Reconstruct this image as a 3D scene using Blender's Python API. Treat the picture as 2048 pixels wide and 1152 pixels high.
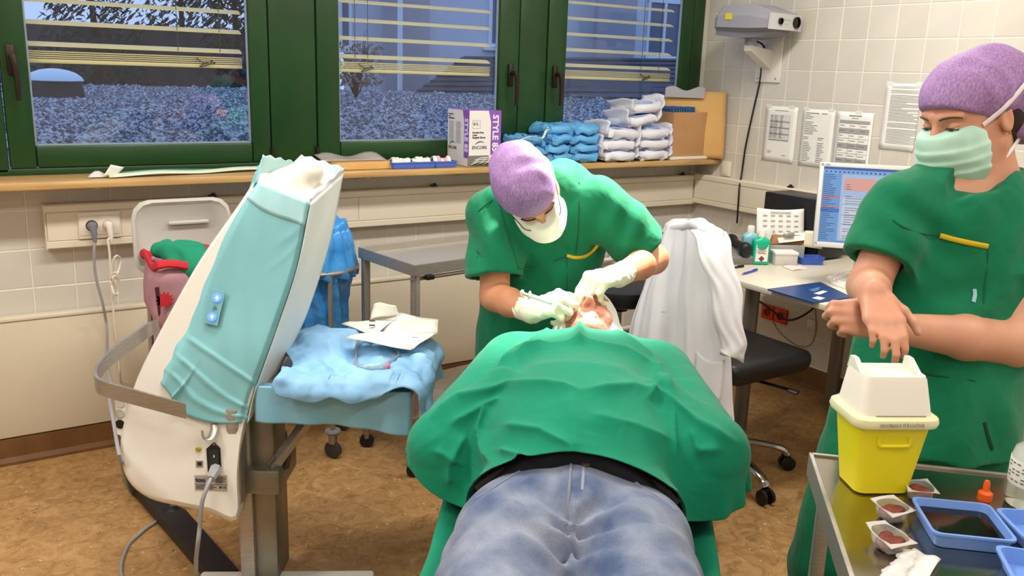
import bpy, math, random
import numpy as np
from mathutils import Vector, Matrix, noise as mnoise
for o in list(bpy.data.objects): bpy.data.objects.remove(o)
S = bpy.context.scene
COL = S.collection
PI = math.pi
# ---------------------------------------------------------------- camera
CAM = np.array([-3.733, -3.767, 1.56]); FPX = 1757.0
def _basis(yaw, pitch, roll):
    cy, sy, cp, sp, cr, sr = math.cos(yaw), math.sin(yaw), math.cos(pitch), math.sin(pitch), math.cos(roll), math.sin(roll)
    f = np.array([sy*cp, cy*cp, -sp]); r = np.array([cy, -sy, 0]); u = np.cross(r, f)
    return cr*r+sr*u, -sr*r+cr*u, f
CR, CU, CF = _basis(0.5808, 0.2408, 0.0337)
cd = bpy.data.cameras.new('camera'); cam = bpy.data.objects.new('camera', cd); COL.objects.link(cam)
cd.sensor_fit = 'HORIZONTAL'; cd.sensor_width = 36.0; cd.lens = 36.0*FPX/2048.0; cd.clip_start = 0.05; cd.clip_end = 300
cam.matrix_world = Matrix(((CR[0], CU[0], -CF[0], CAM[0]), (CR[1], CU[1], -CF[1], CAM[1]), (CR[2], CU[2], -CF[2], CAM[2]), (0, 0, 0, 1)))
S.camera = cam
def at(px, py, dep):                       # point of the room seen at a photo pixel, dep metres along the view axis
    return CAM + dep*(CF + CR*(px-1024)/FPX - CU*(py-576)/FPX)
def atz(px, py, z):
    d = CF + CR*(px-1024)/FPX - CU*(py-576)/FPX
    return CAM + d*(z-CAM[2])/d[2]
# ---------------------------------------------------------------- light
S.view_settings.view_transform = 'Standard'; S.view_settings.look = 'None'
S.view_settings.exposure = 0.0; S.view_settings.gamma = 1.0; S.view_settings.use_curve_mapping = False
wld = bpy.data.worlds.new('dusk_sky'); S.world = wld; wld.use_nodes = True
bgn = wld.node_tree.nodes['Background']; bgn.inputs[0].default_value = (0.42, 0.56, 0.90, 1); bgn.inputs[1].default_value = 1.25
LAMP_W = 25.0
def area_light(name, loc, sx, sy, power, col, target=None):
    l = bpy.data.lights.new(name, 'AREA'); l.shape = 'RECTANGLE'; l.size = sx; l.size_y = sy; l.energy = power; l.color = col
    o = bpy.data.objects.new(name, l); COL.objects.link(o); o.location = loc
    return o
CEIL_LAMPS = [(-4.7, -1.6), (-2.9, -1.6), (-1.1, -1.6), (-4.7, -3.6), (-2.9, -3.6), (-1.1, -3.6), (-2.9, -5.4), (-1.1, -5.4)]
for x, y in CEIL_LAMPS:                    # the row by the windows is switched to full, the rear rows are dimmed
    area_light('ceiling_lamp_light', (x, y, 2.655), 1.15, 0.24, LAMP_W*(1.35 if y > -2 else .55 if y > -4 else .4), (1.0, 0.955, 0.90))
sp = bpy.data.lights.new('operating_lamp_beam', 'SPOT'); sp.energy = 620; sp.color = (1.0, 0.95, 0.85); sp.spot_size = math.radians(31); sp.spot_blend = 0.6; sp.shadow_soft_size = 0.07
spo = bpy.data.objects.new('operating_lamp_beam', sp); COL.objects.link(spo)
SPOT_POS = Vector((-1.60, -1.60, 2.42)); SPOT_AIM = Vector((-2.17, -1.74, 1.05))
spo.location = SPOT_POS; spo.rotation_euler = (SPOT_AIM-SPOT_POS).to_track_quat('-Z', 'Y').to_euler()

# ---------------------------------------------------------------- materials
MATS = {}
def M(name, col=(.5, .5, .5), rough=.5, metal=0.0, col2=None, nscale=5.0, ndetail=3.0, ramp=(.35, .65), bump=None, bdist=.002, sheen=0.0, trans=0.0, ior=1.45, alpha=1.0, emit=None, estr=0.0, aniso=None, coat=0.0, sss=0.0, wave=None, spec=None, coord='Object', stretch=None):
    if name in MATS: return MATS[name]
    m = bpy.data.materials.new(name); m.use_nodes = True; nt = m.node_tree; N = nt.nodes; L = nt.links
    b = N['Principled BSDF']; c4 = (*col, 1)
    b.inputs['Base Color'].default_value = c4; b.inputs['Roughness'].default_value = rough; b.inputs['Metallic'].default_value = metal
    b.inputs['IOR'].default_value = ior; b.inputs['Transmission Weight'].default_value = trans; b.inputs['Alpha'].default_value = alpha
    b.inputs['Sheen Weight'].default_value = sheen; b.inputs['Coat Weight'].default_value = coat
    if spec is not None: b.inputs['Specular IOR Level'].default_value = spec
    if sss: b.inputs['Subsurface Weight'].default_value = sss; b.inputs['Subsurface Radius'].default_value = (.012, .005, .003); b.inputs['Subsurface Scale'].default_value = 1.0
    if emit: b.inputs['Emission Color'].default_value = (*emit, 1); b.inputs['Emission Strength'].default_value = estr
    tc = None
    def co():
        nonlocal tc
        if tc is None:
            t = N.new('ShaderNodeTexCoord'); tc = t.outputs[coord]
            if stretch:
                mp = N.new('ShaderNodeMapping'); mp.inputs['Scale'].default_value = stretch; L.new(tc, mp.inputs[0]); tc = mp.outputs[0]
        return tc
    if col2 is not None:
        n = N.new('ShaderNodeTexNoise'); n.inputs['Scale'].default_value = nscale; n.inputs['Detail'].default_value = ndetail; L.new(co(), n.inputs['Vector'])
        r = N.new('ShaderNodeValToRGB'); r.color_ramp.elements[0].position = ramp[0]; r.color_ramp.elements[1].position = ramp[1]
        r.color_ramp.elements[0].color = c4; r.color_ramp.elements[1].color = (*col2, 1)
        L.new(n.outputs['Fac'], r.inputs['Fac']); L.new(r.outputs['Color'], b.inputs['Base Color'])
    if bump or wave:
        if wave:
            n = N.new('ShaderNodeTexWave'); n.inputs['Scale'].default_value = wave[0]; n.inputs['Distortion'].default_value = wave[2]; n.inputs['Detail'].default_value = 2; st = wave[1]
        else:
            n = N.new('ShaderNodeTexNoise'); n.inputs['Scale'].default_value = bump[0]; n.inputs['Detail'].default_value = 4; st = bump[1]
        L.new(co(), n.inputs['Vector'])
        bp = N.new('ShaderNodeBump'); bp.inputs['Strength'].default_value = st; bp.inputs['Distance'].default_value = bdist
        L.new(n.outputs[0 if not wave else 'Fac'], bp.inputs['Height']); L.new(bp.outputs[0], b.inputs['Normal'])
    MATS[name] = m
    return m
def srgb(r, g, b):
    f = lambda v: (v/255/12.92) if v/255 <= .04045 else ((v/255+.055)/1.055)**2.4
    return (f(r), f(g), f(b))

# ---------------------------------------------------------------- mesh helpers
def wm(o):
    return (wm(o.parent) if o.parent else Matrix()) @ o.matrix_basis
def V3(p): return Vector((float(p[0]), float(p[1]), float(p[2])))
def rotz(a): return Matrix.Rotation(a, 3, 'Z')
class MB:
    def __init__(s): s.v = []; s.f = []
    def add(s, vs, fs):
        k = len(s.v); s.v += [V3(p) for p in vs]; s.f += [[k+i for i in q] for q in fs]; return s
    def box(s, c, d, rot=None, taper=1.0, bev=0.0):
        x, y, z = d[0]/2, d[1]/2, d[2]/2; t = taper
        if bev <= 0:
            vs = [(-x, -y, -z), (x, -y, -z), (x, y, -z), (-x, y, -z), (-x*t, -y*t, z), (x*t, -y*t, z), (x*t, y*t, z), (-x*t, y*t, z)]
            fs = [(0, 3, 2, 1), (4, 5, 6, 7), (0, 1, 5, 4), (1, 2, 6, 5), (2, 3, 7, 6), (3, 0, 4, 7)]
        else:
            b = min(bev, x*.95, y*.95, z*.95)
            def ring(h, k):
                X, Y = (x-k), (y-k); q = max(b-k, b*.3); o = []
                for sx, sy, a0 in ((1, 1, 0), (-1, 1, 90), (-1, -1, 180), (1, -1, 270)):
                    for a in (0, 45, 90):
                        o.append((sx*(X-q)+q*math.cos(math.radians(a0+a)), sy*(Y-q)+q*math.sin(math.radians(a0+a)), h))
                return o
            rs = [ring(-z, b), ring(-z+b*.3, b*.3), ring(-z+b, 0), ring(z-b, 0), ring(z-b*.3, b*.3), ring(z, b)]
            if t != 1.0:
                rs = [[(p[0]*(1+(t-1)*(p[2]+z)/(2*z)), p[1]*(1+(t-1)*(p[2]+z)/(2*z)), p[2]) for p in r] for r in rs]
            vs = [p for r in rs for p in r]; n = 12; fs = []
            for i in range(5):
                for j in range(n): fs.append((i*n+j, i*n+(j+1) % n, (i+1)*n+(j+1) % n, (i+1)*n+j))
            fs.append(tuple(range(n-1, -1, -1))); fs.append(tuple(range(5*n, 6*n)))
        vs = [Vector(p) for p in vs]
        if rot is not None: vs = [rot @ p for p in vs]
        c = V3(c); return s.add([p+c for p in vs], fs)
    def prism(s, poly, vec):
        n = len(poly); vec = V3(vec); P = [V3(p) for p in poly]
        return s.add(P+[p+vec for p in P], [tuple(range(n-1, -1, -1)), tuple(range(n, 2*n))]+[(i, (i+1) % n, n+(i+1) % n, n+i) for i in range(n)])
    def loft(s, rings, cap=True, closed=True):
        n = len(rings[0]); vs = [p for r in rings for p in r]; fs = []
        for i in range(len(rings)-1):
            for j in range(n if closed else n-1):
                fs.append((i*n+j, i*n+(j+1) % n, (i+1)*n+(j+1) % n, (i+1)*n+j))
        if cap:
            fs.append(tuple(range(n-1, -1, -1))); k = (len(rings)-1)*n; fs.append(tuple(range(k, k+n)))
        return s.add(vs, fs)
    def tube(s, pts, r, n=8, cap=True, flat=None, up=None):
        P = [V3(p) for p in pts]; R = r if isinstance(r, (list, tuple)) else [r]*len(P); rings = []; prev = None
        for i, p in enumerate(P):
            t = (P[min(i+1, len(P)-1)]-P[max(i-1, 0)]).normalized()
            if prev is None:
                a = V3(up) if up is not None else (Vector((0, 0, 1)) if abs(t.z) < .9 else Vector((1, 0, 0)))
                x = t.cross(a).normalized()
            else:
                x = (prev-t*prev.dot(t)).normalized()
            prev = x; y = t.cross(x); k = flat or 1.0
            rings.append([p+x*R[i]*math.cos(2*PI*j/n)+y*R[i]*k*math.sin(2*PI*j/n) for j in range(n)])
        return s.loft(rings, cap)
    def lathe(s, prof, o=(0, 0, 0), n=20, rot=None, sx=1.0, sy=1.0):
        o = V3(o); rings = []
        for rr, z in prof:
            ring = []
            for j in range(n):
                p = Vector((rr*sx*math.cos(2*PI*j/n), rr*sy*math.sin(2*PI*j/n), z))
                if rot is not None: p = rot @ p
                ring.append(p+o)
            rings.append(ring)
        return s.loft(rings, True)
    def grid(s, fn, nu, nv):
        vs = [fn(i/(nu-1), j/(nv-1)) for j in range(nv) for i in range(nu)]
        return s.add(vs, [(j*nu+i, j*nu+i+1, (j+1)*nu+i+1, (j+1)*nu+i) for j in range(nv-1) for i in range(nu-1)])
    def build(s, name, mat, parent=None, smooth=False, origin=None, **props):
        me = bpy.data.meshes.new(name)
        if parent is not None:
            inv = wm(parent).inverted(); vs = [inv @ p for p in s.v]; loc = Vector((0, 0, 0))
        else:
            if origin is None:
                xs = [p.x for p in s.v]; ys = [p.y for p in s.v]; zs = [p.z for p in s.v]
                loc = Vector(((min(xs)+max(xs))/2, (min(ys)+max(ys))/2, min(zs)))
            else: loc = V3(origin)
            vs = [p-loc for p in s.v]
        me.from_pydata([tuple(p) for p in vs], [], s.f); me.validate(); me.update()
        return finish(name, me, mat, parent, smooth, loc, props)
def finish(name, me, mat, parent, smooth, loc, props):
    o = bpy.data.objects.new(name, me); COL.objects.link(o); o.location = loc
    if parent is not None: o.parent = parent
    if isinstance(mat, (list, tuple)):
        for q in mat: me.materials.append(q)
    elif mat: me.materials.append(mat)
    if smooth:
        me.polygons.foreach_set('use_smooth', [True]*len(me.polygons))
        if smooth != 'all':
            try: me.set_sharp_from_angle(angle=math.radians(smooth if smooth is not True else 40))
            except Exception: pass
    for k, v in props.items(): o[k] = v
    return o
def npmesh(name, vs, fs, mat, parent=None, smooth='all', origin=None, **props):
    mb = MB(); vs = np.asarray(vs, float)
    if parent is not None:
        inv = np.array(wm(parent).inverted()); vs = vs @ inv[:3, :3].T + inv[:3, 3]; loc = Vector((0, 0, 0))
    else:
        lo, hi = vs.min(0), vs.max(0)
        loc = V3(origin) if origin is not None else Vector(((lo[0]+hi[0])/2, (lo[1]+hi[1])/2, lo[2]))
        vs = vs-np.array(loc)
    me = bpy.data.meshes.new(name); nf = len(fs); fs = np.asarray(fs)
    me.vertices.add(len(vs)); me.vertices.foreach_set('co', vs.astype(np.float32).ravel())
    k = fs.shape[1]; me.loops.add(nf*k); me.loops.foreach_set('vertex_index', fs.astype(np.int32).ravel())
    me.polygons.add(nf); me.polygons.foreach_set('loop_start', np.arange(0, nf*k, k, dtype=np.int32))
    me.update(calc_edges=True); me.validate()
    return finish(name, me, mat, parent, smooth, loc, props)
def thing(name, label, cat, loc=(0, 0, 0), rz=0.0, group=None):
    o = bpy.data.objects.new(name, None); COL.objects.link(o); o.location = V3(loc); o.rotation_euler = (0, 0, rz); o.empty_display_size = .05
    o['label'] = label; o['category'] = cat
    if group: o['group'] = group
    return o
def tag(o, label, cat, group=None):
    o['label'] = label; o['category'] = cat
    if group: o['group'] = group
    return o
def dup(root, loc=None, rz=None, label=None, parent=None):
    c = root.copy(); COL.objects.link(c); c.parent = parent
    if loc is not None: c.location = V3(loc)
    if rz is not None: c.rotation_euler = (0, 0, rz)
    if label: c['label'] = label
    for ch in list(root.children): dup(ch, parent=c)
    return c
def solid(o, t, off=0.0):
    m = o.modifiers.new('thickness', 'SOLIDIFY'); m.thickness = t; m.offset = off; return o
def subsurf(o, n=1):
    m = o.modifiers.new('subdivision', 'SUBSURF'); m.levels = n; m.render_levels = n; return o
def smoothpath(pts, n=6):
    P = [np.asarray(p, float) for p in pts]; P = [2*P[0]-P[1]]+P+[2*P[-1]-P[-2]]; out = []
    for i in range(1, len(P)-2):
        for k in range(n):
            t = k/n; a, b, c, d = P[i-1:i+3]
            out.append(.5*((2*b)+(-a+c)*t+(2*a-5*b+4*c-d)*t*t+(-a+3*b-3*c+d)*t**3))
    out.append(P[-2]); return out
def frame3(ax, up=(0, 0, 1)):                 # columns: right, in-plane up, normal
    n = V3(ax).normalized(); x = V3(up).cross(n).normalized(); y = n.cross(x)
    return Matrix((x, y, n)).transposed()
_tc = {}
def text_mesh(s, size, depth=.0004, align='LEFT', bold=0.0, sxy=1.0):
    k = (s, size, depth, align, bold)
    if k not in _tc:
        c = bpy.data.curves.new('t', 'FONT'); c.body = s; c.size = size; c.extrude = depth; c.align_x = align; c.offset = bold; c.resolution_u = 2
        o = bpy.data.objects.new('t', c); COL.objects.link(o); dg = bpy.context.evaluated_depsgraph_get()
        me = o.evaluated_get(dg).to_mesh(); _tc[k] = ([v.co.copy() for v in me.vertices], [tuple(p.vertices) for p in me.polygons])
        bpy.data.objects.remove(o); bpy.data.curves.remove(c)
    return _tc[k]
def put_text(mb, s, size, org, rot, **kw):
    vs, fs = text_mesh(s, size, **kw); org = V3(org)
    mb.add([rot @ v+org for v in vs], fs)
def quadbar(mb, org, rot, x0, y0, x1, y1, h=.0004):
    mb.box(V3(org)+rot @ Vector(((x0+x1)/2, (y0+y1)/2, 0)), (abs(x1-x0), abs(y1-y0), h), rot)
# ---------------------------------------------------------------- organic surfaces: smooth unions of tapered limbs, meshed by surface nets
F32 = np.float32
def A3(p): return np.array([float(p[0]), float(p[1]), float(p[2])], F32)
class Cap:
    def __init__(s, a, b, r1, r2=None, sq=None):
        s.a, s.b = A3(a), A3(b); s.r1 = r1; s.r2 = r1 if r2 is None else r2; s.sq = None
        R_ = max(s.r1, s.r2)
        if sq is not None: d = A3(sq[0]); s.sq = (d/np.linalg.norm(d), sq[1])
        s.c = (s.a+s.b)/2; s.R = float(np.linalg.norm(s.b-s.a))/2+R_*(1 if sq is None else max(1, 1/sq[1]))
    def __call__(s, P):
        pa = P-s.a; ba = s.b-s.a; bb = float(ba @ ba)
        h = np.clip(pa @ ba/bb, 0, 1) if bb > 1e-12 else np.zeros(len(P), F32)
        q = pa-h[:, None]*ba; r = s.r1+(s.r2-s.r1)*h
        if s.sq:
            d, k = s.sq; t = q @ d; q = q+(t*(k-1))[:, None]*d
            l = np.sqrt((q*q).sum(1)); return (l-r)/max(1., k*.75)
        return np.sqrt((q*q).sum(1))-r
class Ell:
    def __init__(s, c, rad, B=None):
        s.c = A3(c); s.rad = np.array(rad, F32); s.B = np.eye(3, dtype=F32) if B is None else np.array(B, F32); s.R = float(max(rad))
    def __call__(s, P):
        q = (P-s.c) @ s.B; a = q/s.rad; k0 = np.sqrt((a*a).sum(1))+1e-6; b = a/s.rad; k1 = np.sqrt((b*b).sum(1))+1e-6
        return k0*(k0-1)/k1
class Box:
    def __init__(s, c, half, B=None, rnd=.01):
        s.c = A3(c); s.h = np.array(half, F32)-rnd; s.B = np.eye(3, dtype=F32) if B is None else np.array(B, F32); s.rnd = rnd; s.R = float(np.linalg.norm(half))
    def __call__(s, P):
        q = np.abs((P-s.c) @ s.B)-s.h
        return np.sqrt((np.maximum(q, 0)**2).sum(1))+np.minimum(q.max(1), 0)-s.rnd
class Half:
    def __init__(s, p, n): s.n = A3(n)/np.linalg.norm(A3(n)); s.d = float(A3(p) @ s.n); s.R = None
    def __call__(s, P): return P @ s.n-s.d
class Sub:
    def __init__(s, f): s.f = f; lo, hi = f.bounds(0); s.c = ((lo+hi)/2).astype(F32); s.R = float(np.linalg.norm(hi-lo)/2)
    def __call__(s, P): return s.f(P)
def smin(a, b, k):
    h = np.maximum(k-np.abs(a-b), 0)/k; return np.minimum(a, b)-h*h*k*.25
class Field:
    def __init__(s): s.ops = []; s.off = 0.0; s.disp = None
    def u(s, f, k=.02): s.ops.append(('u', f, k)); return s
    def sub(s, f, k=.01): s.ops.append(('s', f, k)); return s
    def cut(s, p, n, k=.002): s.ops.append(('i', Half(p, n), k)); return s
    def isect(s, f, k=.004): s.ops.append(('i', f, k)); return s
    def merge(s, o): s.ops += o.ops; return s
    def copy(s): c = Field(); c.ops = list(s.ops); c.off = s.off; c.disp = s.disp; return c
    def __call__(s, P):
        P = np.asarray(P, F32); d = np.full(len(P), .3, F32)
        done = False
        for op, f, k in s.ops:
            if f.R is None: ix = slice(None); Q = P
            else:
                dd = P-f.c; ix = np.nonzero((dd*dd).sum(1) < (f.R+.085)**2)[0]
                if len(ix) == 0:
                    if op == 'i': d[:] = np.maximum(d, .06)
                    continue
                Q = P[ix]
            v = f(Q)
            if op == 'u': d[ix] = smin(d[ix], v, k)
            elif op == 's': d[ix] = -smin(-d[ix], v, k)
            else:
                if not isinstance(ix, slice):
                    t = np.full(len(P), .3, F32); t[ix] = v; v = t; ix = slice(None)
                d[ix] = -smin(-d[ix], -v, k)
        if s.disp is not None:
            near = np.nonzero(np.abs(d) < .05)[0]
            if len(near): d[near] += s.disp(P[near])
        return d-s.off
    def bounds(s, pad=.03):
        lo = np.full(3, 9e9); hi = -lo
        for op, f, k in s.ops:
            if op == 'u': lo = np.minimum(lo, f.c-f.R); hi = np.maximum(hi, f.c+f.R)
        return lo-pad-s.off, hi+pad+s.off
    def grad(s, P, e=.004):
        P = np.asarray(P, F32); g = np.stack([s(P+e*np.eye(3, dtype=F32)[i])-s(P-e*np.eye(3, dtype=F32)[i]) for i in range(3)], 1)
        return g/(np.linalg.norm(g, axis=1, keepdims=True)+1e-9)
def surfnet(f, h, lo=None, hi=None):
    if lo is None: lo, hi = f.bounds()
    lo = np.asarray(lo, float); c4 = 4; n = (np.ceil((np.asarray(hi)-lo)/h/c4).astype(int)+1)
    ax = [lo[i]+np.arange(n[i])*h*c4 for i in range(3)]
    G = np.stack(np.meshgrid(*ax, indexing='ij'), -1).reshape(-1, 3).astype(F32)
    dc = np.concatenate([f(G[i:i+400000]) for i in range(0, len(G), 400000)]).reshape(n)
    V = np.repeat(np.repeat(np.repeat(dc, c4, 0), c4, 1), c4, 2)
    act = np.abs(V) < h*c4*1.35
    ix = np.argwhere(act); off = -(c4//2)
    Pt = (lo+(ix+off)*h).astype(F32)
    V[act] = np.concatenate([f(Pt[i:i+400000]) for i in range(0, len(Pt), 400000)]) if len(Pt) else 0
    ins = V < 0; m = ins.shape
    cnt = np.zeros((m[0]-1, m[1]-1, m[2]-1), np.int8)
    for a in (0, 1):
        for b in (0, 1):
            for c in (0, 1): cnt += ins[a:m[0]-1+a, b:m[1]-1+b, c:m[2]-1+c]
    cell = np.argwhere((cnt > 0) & (cnt < 8)); idm = np.full(cnt.shape, -1, np.int32); idm[tuple(cell.T)] = np.arange(len(cell))
    acc = np.zeros((len(cell), 3)); num = np.zeros(len(cell))
    for d in range(3):
        e1, e2 = [k for k in range(3) if k != d]
        for a in (0, 1):
            for b in (0, 1):
                p0 = cell.copy(); p0[:, e1] += a; p0[:, e2] += b; p1 = p0.copy(); p1[:, d] += 1
                v0 = V[tuple(p0.T)]; v1 = V[tuple(p1.T)]; cr = (v0 < 0) != (v1 < 0)
                t = np.where(cr, v0/np.where(cr, v0-v1, 1), 0); q = p0.astype(float); q[:, d] += t
                acc[cr] += q[cr]; num[cr] += 1
    verts = lo+(acc/num[:, None]+off)*h
    faces = []
    for d in range(3):
        e1, e2 = (d+1) % 3, (d+2) % 3
        s0 = [slice(None)]*3; s1 = [slice(None)]*3; s0[d] = slice(0, -1); s1[d] = slice(1, None)
        x = ins[tuple(s0)] != ins[tuple(s1)]; E = np.argwhere(x)
        E = E[(E[:, e1] > 0) & (E[:, e2] > 0) & (E[:, e1] < m[e1]-1) & (E[:, e2] < m[e2]-1)]
        q = []
        for a, b in ((-1, -1), (0, -1), (0, 0), (-1, 0)):
            c = E.copy(); c[:, e1] += a; c[:, e2] += b; q.append(idm[tuple(c.T)])
        Q = np.stack(q, 1); fl = ~ins[tuple(E.T)]; Q[fl] = Q[fl][:, ::-1]
        faces.append(Q[(Q >= 0).all(1)])
    return verts, np.concatenate(faces)
def sdf_obj(name, f, h, mat, parent, smooth='all', relax=1, lo=None, hi=None, **props):
    v, q = surfnet(f, h, lo, hi)
    for _ in range(relax):
        s = np.zeros_like(v); c = np.zeros(len(v))
        for i in range(4):
            np.add.at(s, q[:, i], v[q[:, (i+1) % 4]]); np.add.at(c, q[:, i], 1)
        v = v*.5+.5*s/np.maximum(c, 1)[:, None]
    return npmesh(name, v, q, mat, parent, smooth, **props)
def vnoise(P, scale, seed=0.0, octv=2):       # cheap smooth pseudo-noise, -1..1
    P = np.asarray(P, F32)*scale+seed*7.13; r = np.zeros(len(P), F32); a = 1.0
    for o in range(octv):
        x, y, z = P[:, 0], P[:, 1], P[:, 2]
        r += a*(np.sin(x*1.7+1.3*np.sin(y*1.1+seed)+.7*z)*.5+np.sin(y*1.9+1.1*np.sin(z*1.3+seed*2)+.6*x)*.3+np.sin(z*2.1+1.2*np.sin(x*.9+seed*3)-.8*y)*.3)
        P = P*2.03+3.1; a *= .5
    return r
# ---------------------------------------------------------------- cloth: position based dynamics on a grid, colliding with a Field
def cloth(P0, rest, field, steps=120, iters=8, thick=.006, grav=-9.8, dt=.012, pin=None, bend=.3, damp=.97, fric=.6, floor=None, seed=0, wind=None, cut=None):
    ny, nx = P0.shape[:2]; P = P0.astype(float).copy(); Q = P.copy(); rx, ry = rest; rd = math.hypot(rx, ry)
    cons = []
    J, I = np.meshgrid(np.arange(ny), np.arange(nx), indexing='ij'); ID = J*nx+I
    def grp(a, b, r, st): cons.append((a.ravel(), b.ravel(), r, st))
    for k in (0, 1):
        grp(ID[:, k:-1:2], ID[:, k+1::2], rx, 1.0); grp(ID[k:-1:2], ID[k+1::2], ry, 1.0)
        grp(ID[k:-1:2, :-1], ID[k+1::2, 1:], rd, .5); grp(ID[k:-1:2, 1:], ID[k+1::2, :-1], rd, .5)
    if bend:
        for k in range(4):
            a = ID[:, k:nx-2:4]; b = ID[:, k+2::4][:, :a.shape[1]]; grp(a[:, :b.shape[1]], b, 2*rx, bend)
            a = ID[k:ny-2:4]; b = ID[k+2::4][:a.shape[0]]; grp(a[:b.shape[0]], b, 2*ry, bend)
    P = P.reshape(-1, 3); Q = Q.reshape(-1, 3); rng = np.random.RandomState(seed)
    w = np.ones(len(P))
    if pin is not None: w[pin] = 0
    for st in range(steps):
        v = (P-Q)*damp; Q = P.copy(); P = P+(v+np.array([0, 0, grav*dt*dt]))*w[:, None]
        if wind is not None: P += wind*dt*dt*w[:, None]
        for it in range(iters):
            for a, b, r, s_ in cons:
                d = P[b]-P[a]; l = np.sqrt((d*d).sum(1))+1e-9; wa, wb = w[a], w[b]; ws = wa+wb; ws[ws == 0] = 1
                c = d*(s_*(l-r)/l/ws)[:, None]; P[a] += c*wa[:, None]; P[b] -= c*wb[:, None]
        d = field(P); m = np.nonzero((d < thick) & (w > 0))[0]
        if len(m):
            g = field.grad(P[m]); mv = (thick-d[m])[:, None]*g; P[m] += np.clip(mv, -.03, .03)
            dv = P[m]-Q[m]; nrm = (dv*g).sum(1)[:, None]*g; Q[m] += fric*(dv-nrm)
        if floor is not None: P[:, 2] = np.maximum(P[:, 2], floor)
    return P.reshape(ny, nx, 3)
def cloth_obj(name, P, mat, parent=None, th=.0016, sub=1, mask=None, **props):
    ny, nx = P.shape[:2]; J, I = np.meshgrid(np.arange(ny-1), np.arange(nx-1), indexing='ij'); a = (J*nx+I).ravel()
    q = np.stack([a, a+1, a+nx+1, a+nx], 1)
    if mask is not None: q = q[mask.reshape(-1)[q].all(1)]
    V_ = P.reshape(-1, 3); us = np.unique(q); mp_ = np.full(len(V_), -1); mp_[us] = np.arange(len(us)); V_ = V_[us]; q = mp_[q]
    o = npmesh(name, V_, q, mat, parent, 'all', **props)
    if th: solid(o, th)
    if sub: subsurf(o, sub)
    return o
def capfn(f, pts, rads, k=.015, sq=None):     # chain of tapered capsules
    for i in range(len(pts)-1): f.u(Cap(pts[i], pts[i+1], rads[i], rads[i+1], sq), k)
    return f
def basis(fwd, up):                            # columns: left, forward, up  (local x = the figure's left)
    f = np.array(fwd, float); f /= np.linalg.norm(f); u = np.array(up, float); u -= f*(u @ f); u /= np.linalg.norm(u); l = np.cross(u, f)
    return np.stack([l, f, u], 1)
def make_head(F, c, B, s=1.0, sex='f', mouth=True):
    c = np.array(c); L_ = lambda x, y, z: c+B @ (np.array([x, y, z])*s)
    E = lambda x, y, z, a, b_, d: Ell(L_(x, y, z), (a*s, b_*s, d*s), B)
    F.u(E(0, -.012, .032, .075, .096, .088), .01)
    F.u(E(0, .028, -.035, .062, .064, .082), .03)
    F.u(Cap(L_(-.045, -.005, -.055), L_(-.018, .068, -.098), .022*s, .018*s), .03); F.u(Cap(L_(.045, -.005, -.055), L_(.018, .068, -.098), .022*s, .018*s), .03)
    F.u(E(0, .074, -.098, .022, .018, .018), .02)
    for sx in (-1, 1):
        F.u(E(sx*.036, .058, -.03, .026, .026, .026), .02)                        # cheek
        F.u(Cap(L_(sx*.012, .087, .031), L_(sx*.045, .072, .030), .010*s, .008*s), .012)   # brow
        F.sub(E(sx*.031, .098, .010, .019, .014, .012), .012)                     # socket
        F.u(E(sx*.077, -.012, -.006, .007, .017, .03), .008); F.sub(E(sx*.084, -.010, -.004, .005, .009, .017), .006)
        F.u(E(sx*.031, .0745, .009, .0145, .0125, .0125), .005)                   # lid over the eyeball
    F.u(Cap(L_(0, .086, .020), L_(0, .112, -.020), .0085*s, .0115*s), .010)
    for sx in (-1, 1):
        F.u(E(sx*.011, .098, -.027, .008, .012, .008), .006); F.sub(E(sx*.0065, .101, -.034, .0042, .007, .006), .003)
    if mouth:
        F.u(Cap(L_(-.018, .084, -.056), L_(.018, .084, -.056), .0055*s), .008); F.u(Cap(L_(-.014, .084, -.066), L_(.014, .084, -.066), .0062*s), .008)
        F.sub(Cap(L_(-.021, .092, -.061), L_(.021, .092, -.061), .0022*s), .003)
    return L_
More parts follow.
